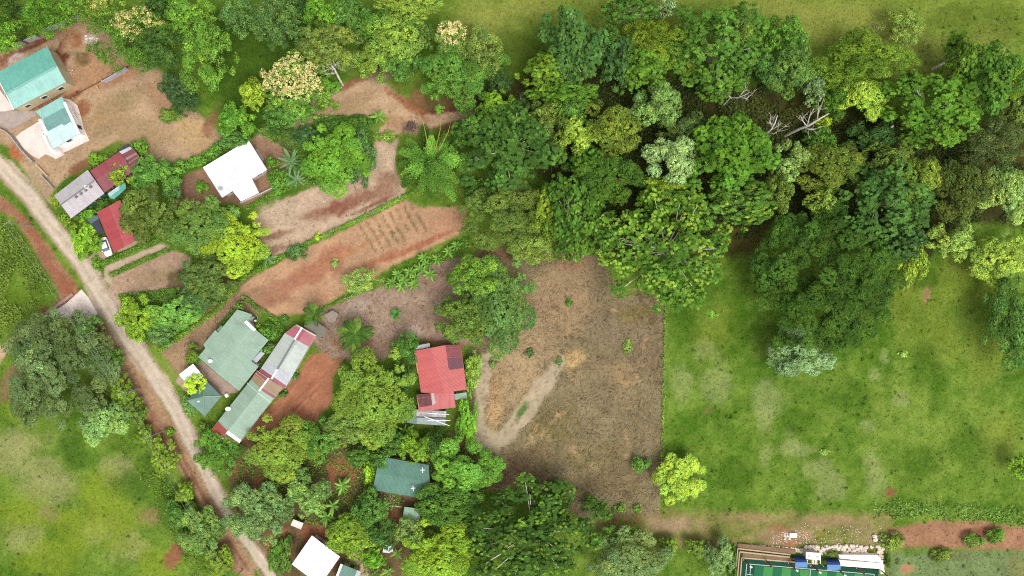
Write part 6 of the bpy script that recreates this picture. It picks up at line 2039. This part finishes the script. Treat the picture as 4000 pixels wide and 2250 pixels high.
T(2512, 356, 78, 54, 'airy', (104, 102, 56), 10, 'brownish thin tree at the forest end')
T(2580, 270, 44, 60, 'dense', (110, 122, 60), 9, 'olive tree at the frame edge below the yellow-green one')
T(2072, 310, 20, 18, 'round', (152, 172, 40), 7, 'tiny yellow-green crown beside the dead tree')
T(2062, 350, 40, 32, 'dense', (78, 116, 40), 7, 'low green tree below the large dead tree')
T(2200, 342, 56, 44, 'dense', (58, 88, 42), 8, 'dark tree behind the pale broken trunk')
# forest, middle
T(1250, 266, 46, 40, 'round', (112, 150, 38), 9, 'yellowish green tree above the dark white-branched trees')
T(1272, 372, 112, 100, 'open', (56, 116, 46), 14, 'dark green open tree with short white branches beside the bamboo', light=(112, 168, 54), limbs=26)
T(1180, 330, 40, 40, 'open', (64, 122, 48), 11, 'green open tree between the bamboo and the red cut')
T(1365, 302, 54, 48, 'dense', (110, 126, 56), 11, 'olive tree behind the pale yellow-green crown')
T(1432, 282, 42, 38, 'dense', (96, 136, 54), 11, 'green tree above the pale yellow-green crown')
T(1448, 334, 46, 46, 'round', (150, 174, 66), 13, 'pale yellow-green crown in the middle of the forest')
T(1385, 372, 40, 36, 'dense', (84, 92, 44), 9, 'brownish dark tree beside the pale yellow-green crown')
T(1540, 322, 68, 60, 'dense', (112, 126, 46), 12, 'olive-green tree left of the grey-green crown')
T(1652, 262, 60, 54, 'round', (112, 144, 78), 13, 'rounded grey-green crown in the middle of the forest')
T(1520, 452, 84, 68, 'dense', (66, 104, 34), 11, 'dark green tree behind the central light-tipped tree')
T(1480, 410, 40, 40, 'open', (84, 132, 40), 11, 'green open tree above the dark middle of the forest')
T(1720, 320, 56, 46, 'dense', (82, 98, 50), 9, 'dull dark tree below the grey-green crown')
T(1690, 402, 64, 60, 'round', (156, 176, 112), 13, 'pale silvery-green crown in the middle of the forest', light=(182, 198, 132))
T(1665, 470, 52, 24, 'round', (140, 158, 50), 10, 'yellow-green tree below the pale silvery crown')
T(1690, 506, 62, 32, 'dense', (104, 122, 44), 10, 'olive tree above the central light-tipped tree')
T(1838, 388, 102, 88, 'open', (74, 146, 40), 15, 'largest bright green open tree in the forest', light=(124, 184, 56), limbs=18)
T(1860, 512, 98, 48, 'open', (80, 138, 48), 12, 'light-tipped open tree below the largest bright green one', light=(166, 194, 72), lightfrac=.4)
T(1955, 482, 36, 54, 'dense', (108, 126, 54), 11, 'olive tree beside the light-tipped open one')
T(1992, 400, 36, 44, 'round', (168, 188, 104), 13, 'pale creamy-green crown beside the largest open tree', light=(192, 206, 128))
T(1684, 630, 154, 136, 'open', (78, 138, 40), 15, 'huge spreading light-tipped tree above the dry field', light=(178, 204, 76), lightfrac=.5, limbs=30, dens=.8)
T(1440, 545, 72, 96, 'open', (72, 132, 44), 14, 'tall green open tree with a pale leaning stem above the dry field', light=(150, 188, 64), limbs=16)
T(1372, 532, 38, 62, 'round', (142, 154, 48), 10, 'yellowish crown on the side of the big rounded olive tree')
T(1266, 540, 106, 86, 'fine', (96, 116, 48), 10, 'big rounded olive-green tree beside the bamboo', light=(118, 138, 60))
T(1348, 612, 62, 48, 'fine', (124, 144, 58), 8, 'fine-leaved yellow-green tree at the corner of the dry field', light=(150, 168, 72))
T(1196, 478, 26, 24, 'dense', (60, 110, 40), 5, 'small dark tree squeezed between bamboo and the rounded olive tree')
# forest, right
T(2086, 422, 88, 64, 'dense', (104, 116, 44), 11, 'dark olive tree behind the big dark tree')
T(2242, 396, 58, 44, 'dense', (104, 118, 50), 11, 'dull olive tree behind the feathery green one')
T(2312, 452, 54, 58, 'round', (128, 142, 52), 12, 'rounded olive-yellow tree right of the feathery green one')
T(2422, 482, 68, 82, 'dense', (86, 98, 44), 11, 'dark olive tree at the forest end')
T(2528, 492, 62, 72, 'round', (140, 164, 90), 12, 'pale green rounded tree at the edge of the frame')
T(2066, 506, 32, 30, 'round', (146, 164, 72), 11, 'small pale crown above the big dark tree')
T(2236, 508, 116, 88, 'open', (66, 124, 54), 14, 'feathery blue-green open tree behind the big dark tree', light=(112, 164, 70))
T(2272, 616, 54, 44, 'open', (62, 116, 60), 11, 'blue-green open tree beside the big dark tree')
T(2296, 652, 38, 58, 'round', (146, 166, 58), 8, 'yellow-green tree on the flank of the big dark tree')
T(2082, 708, 172, 170, 'dense', (56, 88, 26), 13, 'huge dense dark green tree standing in the pasture', light=(84, 118, 38), lightfrac=.3)
T(2022, 890, 78, 58, 'round', (118, 148, 108), 9, 'silvery blue-green tree at the foot of the huge dark tree', light=(148, 174, 136))
T(2400, 602, 52, 46, 'dense', (146, 164, 76), 8, 'light yellow-green tree at the head of the open pasture')
T(2514, 650, 68, 54, 'dense', (148, 166, 66), 8, 'yellow-green tree near the edge of the frame above the pasture')
T(2552, 812, 62, 98, 'dense', (74, 112, 48), 9, 'dark tree cut by the frame edge beside the pasture', light=(130, 168, 76))
T(2576, 1172, 26, 34, 'round', (120, 160, 52), 6, 'small bright tree cut by the frame edge low in the pasture')
# trees of the middle lots
T(1172, 792, 68, 64, 'dense', (88, 112, 46), 8.5, 'dark olive tree of the big cluster above the red house')
T(1262, 768, 84, 104, 'dense', (84, 118, 60), 8.5, 'grey-green tree of the big cluster beside the dry field')
T(1200, 706, 64, 58, 'dense', (98, 136, 46), 9, 'bright green tree on top of the big cluster beside the dry field')
T(912, 704, 44, 28, 'airy', (150, 164, 84), 4, 'pale hazy tree at the edge of the planted lot')
shrub(842, 663, 11, 11, (132, 154, 92), .9, 'single round silvery bush on the red planted lot')
shrub(742, 636, 22, 20, (84, 116, 66), 2, 'dull green bush where the hedge meets the planted lot')
shrub(798, 596, 8, 10, (196, 196, 44), 1.6, 'small yellow bush in the long hedge')
T(944, 1000, 98, 102, 'dense', (112, 140, 50), 9, 'large yellow-green tree beside the bright red roof', light=(142, 168, 66))
T(880, 1078, 58, 46, 'dense', (108, 134, 62), 6.5, 'duller green tree at the foot of the large yellow-green one')
T(1020, 880, 34, 40, 'dense', (74, 116, 46), 5, 'dark green tree at the upper corner of the bright red roof')
T(1010, 960, 26, 40, 'dense', (62, 96, 48), 5, 'dark tree squeezed against the side of the bright red roof')
T(706, 1128, 88, 68, 'dense', (122, 146, 52), 7.5, 'yellow-green garden tree below the red dirt yard', light=(146, 166, 62))
T(796, 1108, 44, 48, 'dense', (82, 126, 48), 6.5, 'mid-green tree right of the yellow-green garden tree')
T(545, 1142, 52, 54, 'dense', (80, 122, 44), 5.5, 'dark green tree at the road end of the long roof')
T(642, 1300, 74, 72, 'dense', (104, 132, 82), 7.5, 'grey-green tree with grey twigs beside the road')
T(770, 1250, 52, 50, 'round', (112, 146, 76), 6, 'rounded grey-green garden tree above the cream hut')
T(745, 1200, 30, 34, 'dense', (92, 124, 64), 4.5, 'small dull tree beside the brown dried-out bush')
T(885, 1345, 62, 50, 'dense', (112, 142, 44), 6, 'yellowish green tree above the pale footpath')
T(930, 1290, 40, 50, 'dense', (72, 118, 50), 6, 'green tree beside the bare brown garden plot')
T(955, 1350, 40, 40, 'dense', (68, 106, 46), 6, 'dark tree at the lower end of the brown garden plot')
T(940, 1404, 26, 26, 'round', (96, 156, 42), 5, 'bright green bushy tree beside the pale footpath')
T(958, 1160, 26, 24, 'dense', (76, 118, 50), 4, 'small tree above the upper corner of the dark sea-green roof')
shrub(928, 1200, 13, 34, (140, 182, 34), 2, 'bright lime hedge bush along the side of the dark sea-green roof')
T(900, 1150, 30, 22, 'dense', (72, 118, 46), 4, 'small tree beside the round red earth patch')
T(1172, 1176, 80, 68, 'round', (92, 146, 52), 8, 'rounded green tree at the side of the dark sea-green roof')
T(1044, 1128, 40, 38, 'round', (108, 146, 42), 6, 'round light green tree above the dark sea-green roof')
T(1175, 1060, 26, 62, 'round', (104, 158, 46), 4.5, 'narrow bright green tree along the path beside the red roofs')
T(1190, 935, 22, 44, 'dense', (124, 150, 60), 3.5, 'low sprawling green shrub tree along the bright red roof')
T(1096, 1120, 30, 34, 'dense', (58, 92, 44), 5, 'dark tree between the two round trees above the sea-green roof')
T(985, 1115, 30, 30, 'dense', (64, 106, 42), 5, 'dark garden tree below the patched tin shed')
T(1130, 1272, 82, 56, 'dense', (66, 112, 42), 7.5, 'dark green tree covering the end of the mint-green shed')
T(1040, 1345, 40, 36, 'airy', (132, 156, 82), 6, 'pale feathery tree between the mint-green shed and the big yellow-green crown')
T(1112, 1402, 98, 76, 'dense', (126, 158, 46), 9, 'big bright yellow-green crown at the bottom edge', light=(172, 200, 50))
T(1340, 1345, 156, 118, 'open', (54, 106, 36), 12, 'big dark light-tipped open tree at the bottom edge', light=(148, 184, 56), lightfrac=.30, limbs=22)
T(1582, 1398, 84, 68, 'dense', (112, 132, 82), 8, 'grey-green tree at the bottom edge left of the court')
T(1560, 1352, 60, 24, 'dense', (96, 130, 46), 4.5, 'low green trees edge behind the grey-green tree at the bottom')
T(1712, 1210, 56, 58, 'dense', (172, 188, 66), 6, 'round bright yellow tree at the end of the wire fence', light=(204, 212, 72))
shrub(1614, 1167, 23, 23, (92, 140, 62), 2.6, 'single round green bush in the dry field near the yellow tree')
shrub(1400, 1226, 18, 18, (104, 124, 44), 1.8, 'olive bush in the dry field above the big open tree')
shrub(1476, 1268, 17, 17, (92, 118, 58), 1.7, 'first and largest small plant of the row at the bottom of the dry field')
shrub(1519, 1277, 12, 13, (112, 138, 58), 1.3, 'second small plant of the row along the bottom of the dry field')
shrub(1561, 1278, 12, 11, (112, 142, 56), 1.2, 'third small plant of the row along the bottom of the dry field')
shrub(1601, 1281, 11, 10, (108, 138, 56), 1.1, 'last small plant of the row, nearest the yellow tree')
shrub(1432, 763, 9, 9, (88, 132, 56), .9, 'small green plant in the upper dry field')
shrub(1331, 888, 10, 11, (84, 108, 66), .9, 'small dark plant beside the straw patch')
shrub(1406, 908, 7, 10, (112, 124, 80), .7, 'small grey plant at the tip of the sand track')
shrub(1240, 915, 10, 12, (112, 132, 84), .8, 'small grey-green plant on the sand beside the red house')
shrub(1576, 872, 14, 14, (132, 138, 64), .6, 'faint low weed in the middle of the dry field')
T(1682, 1375, 20, 20, 'open', (128, 158, 50), 3.5, 'small light-tipped tree below the grazed strip')
T(1758, 1382, 22, 22, 'open', (124, 150, 58), 3.5, 'small light-tipped tree halfway to the court')
T(1812, 1408, 36, 46, 'round', (116, 142, 92), 5, 'grey-green tree beside the corner of the court')
shrub(1846, 1420, 8, 44, (84, 122, 40), 2.2, 'narrow green creeper along the court edge')
shrub(2250, 1362, 26, 22, (124, 142, 60), 2.2, 'bush above the end of the white bleachers')
shrub(2455, 1362, 26, 20, (96, 134, 54), 2.2, 'green bush on the bare brown strip')
shrub(2510, 1352, 20, 20, (96, 140, 50), 2.4, 'rounder green bush at the end of the bare brown strip')
shrub(2372, 1400, 24, 18, (138, 126, 50), 1.8, 'rusty olive bush below the bare brown strip')
shrub(2095, 1392, 22, 9, (110, 122, 56), 1.0, 'olive tuft growing among the white boulders')
shrub(2235, 1412, 8, 20, (86, 116, 44), 1.4, 'dark weed beside the bleacher corner')
# left: gardens along the road
T(366, 545, 68, 72, 'fine', (104, 116, 50), 8, 'round dark olive tree beside the red-roofed house', light=(136, 142, 66))
T(386, 440, 58, 44, 'dense', (74, 130, 52), 6, 'green tree above the round dark olive one')
T(302, 436, 27, 27, 'fine', (138, 156, 50), 5, 'yellow-green bush overhanging the dark red roof')
T(430, 470, 26, 30, 'dense', (72, 106, 56), 4, 'dull tree between the green tree and the bare yard')
T(516, 566, 94, 72, 'dense', (94, 124, 56), 7.5, 'broad green tree beside the bright yellow-green one')
T(592, 612, 82, 68, 'dense', (152, 174, 34), 7.5, 'bright yellow-green tree at the end of the bare lot', light=(174, 192, 52))
T(520, 690, 62, 58, 'dense', (82, 104, 50), 6.5, 'dark dull tree under the bright yellow-green one')
for i, (x, y, rr_, lb) in enumerate([(425, 428, 26, 'nearest the dark red house'), (460, 414, 24, 'second from the dark red house'), (496, 400, 22, 'halfway along'), (528, 386, 20, 'fourth along'), (550, 370, 16, 'at the far end')]):
    shrub(x, y, rr_, rr_ * .75, (90, 146, 54), 2.4, 'bush in the boundary row below the building lot, ' + lb)
shrub(242, 396, 21, 18, (112, 152, 48), 2.0, 'light green bush behind the dark red roof')
shrub(346, 368, 22, 26, (84, 144, 48), 2.6, 'green bush at the back of the striped shed')
shrub(138, 500, 13, 20, (142, 150, 40), 1.6, 'yellowish bush at the road corner of the lilac-grey house')
shrub(160, 548, 16, 22, (112, 142, 48), 1.8, 'green bush between the road and the lilac-grey house')
shrub(182, 572, 14, 12, (150, 140, 52), 1.3, 'rusty yellow bush at the front corner of the lilac-grey house')
shrub(222, 534, 26, 18, (92, 142, 44), 2.6, 'bush against the front of the lilac-grey roof')
shrub(262, 512, 22, 12, (86, 118, 46), 2.0, 'bush in the gap between the lilac-grey and red roofs')
T(212, 600, 36, 44, 'round', (116, 160, 36), 3.6, 'bright green bushy tree between the road and the parked car')
shrub(243, 662, 14, 14, (104, 146, 48), 1.6, 'round bush at the driveway mouth')
T(342, 798, 46, 50, 'dense', (118, 148, 40), 5, 'yellowish green tree on the road edge below the bare plot')
T(432, 786, 62, 42, 'round', (104, 152, 66), 4.5, 'round-leaved light green tree beside the road plot')
T(402, 838, 34, 28, 'dense', (88, 122, 66), 3.5, 'dull green tree at the road end of the hedge')
T(496, 752, 42, 34, 'dense', (76, 104, 56), 4.5, 'dark tree inside the hedge above the green roof')
T(140, 936, 122, 142, 'dense', (92, 110, 64), 9, 'huge grey-green tree across the road', light=(112, 130, 82))
T(92, 905, 36, 46, 'round', (128, 154, 104), 10, 'pale green crown rising out of the huge grey-green tree')
T(215, 830, 36, 40, 'dense', (88, 118, 56), 6, 'green tree touching the concrete apron')
T(262, 1068, 52, 56, 'round', (124, 158, 92), 6, 'pale green tree below the huge grey-green one')
T(282, 905, 24, 24, 'round', (92, 136, 52), 4, 'small green tree on the bank beside the huge grey-green one')
T(302, 985, 26, 36, 'open', (122, 152, 44), 4.5, 'light-tipped tree on the road bank under the power line')
T(336, 1040, 26, 30, 'open', (110, 142, 48), 4, 'second light-tipped tree on the road bank')
T(358, 1096, 18, 20, 'open', (122, 152, 46), 3.5, 'small light-tipped tree by the utility pole')
shrub(425, 1086, 11, 10, (110, 150, 46), 1.3, 'small round bush on the road verge')
T(410, 1150, 34, 42, 'open', (132, 160, 46), 4, 'yellow-tipped tree on the bank below the utility pole', light=(178, 194, 66), lightfrac=.5)
T(462, 1242, 18, 20, 'open', (136, 164, 48), 3.5, 'small yellow-tipped tree further down the bank')
T(452, 1290, 36, 36, 'dense', (80, 116, 46), 3.5, 'dark bush-like tree on the lower bank')
T(500, 1345, 52, 60, 'dense', (104, 134, 66), 6, 'grey-green tree on the lower bank beside the road')
T(552, 1412, 32, 32, 'open', (134, 158, 48), 4, 'yellow-tipped tree near the bottom of the road')
shrub(487, 896, 26, 26, (96, 124, 44), 2.6, 'olive bush in front of the pale green house')
shrub(491, 966, 22, 22, (176, 206, 20), 4.9, 'clipped round lime-yellow bush over the white flat roof', light=(196, 220, 40), style='round', low=.62)
T(478, 1015, 22, 26, 'dense', (92, 126, 70), 2.6, 'dull bushy tree beside the pavilion')
shrub(515, 1075, 20, 18, (104, 134, 52), 1.8, 'low bush between the pavilion and the long roof')
shrub(672, 880, 23, 17, (96, 138, 70), 3.2, 'rounded bush between the pale green roof and the long roof')
shrub(742, 946, 11, 12, (90, 128, 74), 1.8, 'small round bush against the long whitish roof')
shrub(712, 992, 12, 10, (84, 118, 60), 1.5, 'small bush where the two long roofs meet')
shrub(604, 772, 14, 12, (110, 156, 62), 2.6, 'bush at the upper corner of the pale green roof')
shrub(716, 800, 9, 9, (78, 124, 66), 1.2, 'small dark bush on the dirt above the long roof')
shrub(666, 835, 24, 24, (88, 138, 54), 2.6, 'leafy bush beside the pink end of the long roof')
shrub(700, 1402, 26, 52, (82, 120, 44), 2.4, 'long dark bush along the road at the bottom')
shrub(648, 822, 10, 8, (186, 180, 50), 1.2, 'yellow-leaved plant behind the pale green house')
shrub(2272, 890, 10, 8, (170, 176, 84), .7, 'pale weed tuft in the right pasture')
shrub(2075, 1098 + 40, 9, 7, (150, 166, 80), .6, 'small weed tuft among the grazed patches')
# --- hedges and strips
hedge('long clipped hedge between the bare lot and the planted lot', [(612, 700), (644, 680), (700, 650), (761, 618), (849, 577), (931, 538), (1016, 494), (1040, 482)], 1.0, .9, (92, 138, 40), (124, 164, 56))
hedge('curved hedge running from the road up to the planted lot', [(402, 882), (470, 835), (542, 785), (570, 752), (590, 722), (615, 698)], 1.1, 1.0, (98, 144, 36), (128, 168, 52))
hedge('short clipped hedge on the house side of the driveway', [(256, 662), (300, 645), (355, 622), (405, 600)], 1.3, 1.0, (88, 126, 42), (116, 150, 56))
hedge('clipped hedge on the plot side of the driveway', [(278, 692), (350, 660), (425, 628)], 1.2, 1.0, (84, 124, 38), (110, 146, 52))
hedge('green hedge behind the pale green house', [(615, 745), (650, 775), (690, 800), (714, 830), (700, 848)], 1.2, 1.2, (84, 128, 46), (116, 156, 60))
hedge('hedge along the side of the pale green house', [(592, 778), (575, 800), (555, 828)], 1.3, 1.4, (82, 124, 44), (112, 150, 58))
hedge('ragged grass hedge between the planted lot and the coconut palm', [(808, 778), (850, 760), (905, 735)], .9, .8, (98, 134, 46), (128, 160, 62), rough=.5)
hedge('low hedge along the whitewashed wall of the white house', [(622, 524), (660, 502), (700, 482)], 1.2, .9, (84, 132, 42), (112, 158, 56))
hedge('short green hedge in the yard beside the round dark olive tree', [(430, 498), (446, 522), (456, 545)], .9, .8, (98, 148, 48), (122, 168, 60))
hedge('leafy green strip growing beneath the row of bananas', [(968, 720), (1010, 705), (1060, 672), (1100, 652), (1150, 622), (1185, 605)], 2.2, .7, (84, 126, 44), (116, 156, 56), rough=.6)
hedge('weedy strip of grass along the long pale green roof', [(560, 1055), (580, 1025), (603, 992), (612, 972)], 1.2, .5, (96, 132, 44), (124, 156, 58), rough=.5)
hedge('thin line of grass tufts along the wire fence', [(1674, 745), (1670, 900), (1667, 1050), (1665, 1178)], .7, .5, (118, 150, 52), (150, 172, 76), rough=.7, dens=18)
hedge('weeds along the wall behind the dark red roof', [(228, 424), (262, 402), (300, 378)], .8, .7, (96, 120, 50), (124, 146, 62), rough=.5)
hedge('broad band of leafy weeds along the top of the bare brown strip', [(2195, 1282), (2270, 1278), (2360, 1284), (2460, 1290), (2580, 1300)], 3.6, .5, (98, 138, 56), (132, 164, 82), dens=12, ls=.4, rough=.6)
hedge('green vegetation at the left bank above the red cut', [(0, 545), (40, 610), (80, 690), (120, 745)], 2.6, .6, (88, 114, 44), (112, 134, 56), dens=9, ls=.38, rough=.7)
hedge('weedy growth along the meadow side of the road bank', [(400, 1180), (430, 1240), (450, 1300), (490, 1400)], 3.0, .7, (84, 120, 44), (112, 146, 58), dens=10, ls=.42, rough=.6)
# brushwood pile
mb = MB()
rb = random.Random(4)
c0 = V(1032, 320)
for i in range(60):
    a = rb.uniform(0, 6.28)
    p = c0 + Vector((rb.gauss(0, .6), rb.gauss(0, .5), rb.uniform(.1, .8)))
    d = Vector((math.cos(a), math.sin(a), rb.uniform(-.2, .3))) * rb.uniform(.5, 1.1)
    mb.tube([p - d, p + d], [.05, .03], 4)
tag(link('brushwood_pile', mesh_data('brushwood_pile', mb.v, mb.f, plain('brushwood', (132, 112, 104), .95, .1, .3, 4))), 'heap of grey brushwood between the sandy lot and the bamboo', 'brushwood')
mb = MB()
c0 = V(730, 1356)
for i in range(50):
    a = rb.uniform(0, 6.28)
    p = c0 + Vector((rb.gauss(0, .6), rb.gauss(0, .5), rb.uniform(.05, .5)))
    d = Vector((math.cos(a), math.sin(a), rb.uniform(-.2, .3))) * rb.uniform(.4, .9)
    mb.tube([p - d, p + d], [.06, .03], 4)
tag(link('brushwood_pile', mesh_data('brushwood_pile', mb.v, mb.f, plain('burnt_brushwood', (110, 84, 66), .95, .1, .3, 4))), 'burnt brushwood heap on the red earth above the bright white square roof', 'brushwood')


# undergrowth: the tangle of low leaves on the forest floor and between the gardens
def undergrowth(name, label, polys, n, rgb, h, ls, seed, light=None):
    r = np.random.default_rng(seed)
    vs, cs = [], []
    for poly in polys:
        P = np.array(poly, float)
        lo, hi = P.min(0), P.max(0)
        x, y = r.uniform(lo[0], hi[0], n), r.uniform(lo[1], hi[1], n)
        ok = inside(poly, x, y) & (fbm(x, y, 60, 12, 4) > -.10)
        x, y = x[ok], y[ok]
        m = len(x)
        hh = h * np.clip(.5 + 1.6 * fbm(x, y, 26, 15, 3), .1, 1.5) * r.uniform(.2, 1, m)
        f = PX * VS
        pos = np.stack([(x * VS - 2000) * PX, (1125 - y * VS) * PX, hh + .05], 1)
        nm = unit(np.array([0, 0, 1.0]) + r.normal(0, .6, (m, 3)))
        tn = unit(np.cross(nm, r.normal(0, 1, (m, 3))))
        vs.append(quads_from(pos, nm, tn, ls * r.uniform(.6, 1.4, m), .6).reshape(-1, 3))
        base = np.array(alb(rgb, KL))
        lt = np.array(alb(light, KL)) if light else base * 1.5
        w = np.clip(.5 + 2 * fbm(x, y, 40, 18, 3), 0, 1)[:, None]
        cs.append(np.repeat((base * (1 - w) + lt * w) * r.uniform(.6, 1.4, (m, 1)), 4, 0))
    v = np.concatenate(vs)
    o = link(name, mesh_data(name, v, np.arange(len(v)).reshape(-1, 4), LEAF, cols=np.clip(np.concatenate(cs), .002, .8)))
    o['kind'] = 'stuff'
    o['label'] = label
    o['category'] = 'undergrowth'


undergrowth('undergrowth', 'dark tangled undergrowth on the forest floor', [[(1180, 250), (1290, 190), (1480, 160), (1700, 190), (1900, 190), (2060, 240), (2250, 290), (2560, 310), (2600, 560), (2450, 560), (2370, 600),
            (2280, 640), (1950, 540), (1890, 600), (1620, 630), (1500, 610), (1400, 480), (1240, 330)]], 60000, (52, 70, 30), 1.6, .55, 5, (74, 84, 40))
undergrowth('undergrowth', 'green weeds and shrubs growing between the garden trees', [[(580, 1180), (650, 1110), (830, 1085), (1010, 1085), (1180, 1070), (1220, 1230), (1160, 1320), (1060, 1330), (1010, 1449), (860, 1449), (880, 1330), (690, 1310), (640, 1330)],
            [(300, 740), (480, 720), (560, 740), (420, 870), (330, 850)], [(640, 330), (740, 290), (960, 290), (960, 330), (900, 440), (720, 480), (730, 380)]],
            15000, (78, 112, 40), 1.0, .45, 6, (104, 140, 54))
undergrowth('undergrowth', 'leafy weeds on the meadow side of the road', [[(0, 520), (60, 600), (130, 710), (90, 780), (0, 840)], [(250, 900), (300, 960), (360, 1080), (430, 1200), (500, 1330), (560, 1449), (480, 1449), (380, 1230), (280, 1110), (220, 980)]],
            9000, (88, 112, 42), .7, .40, 7, (114, 134, 54))
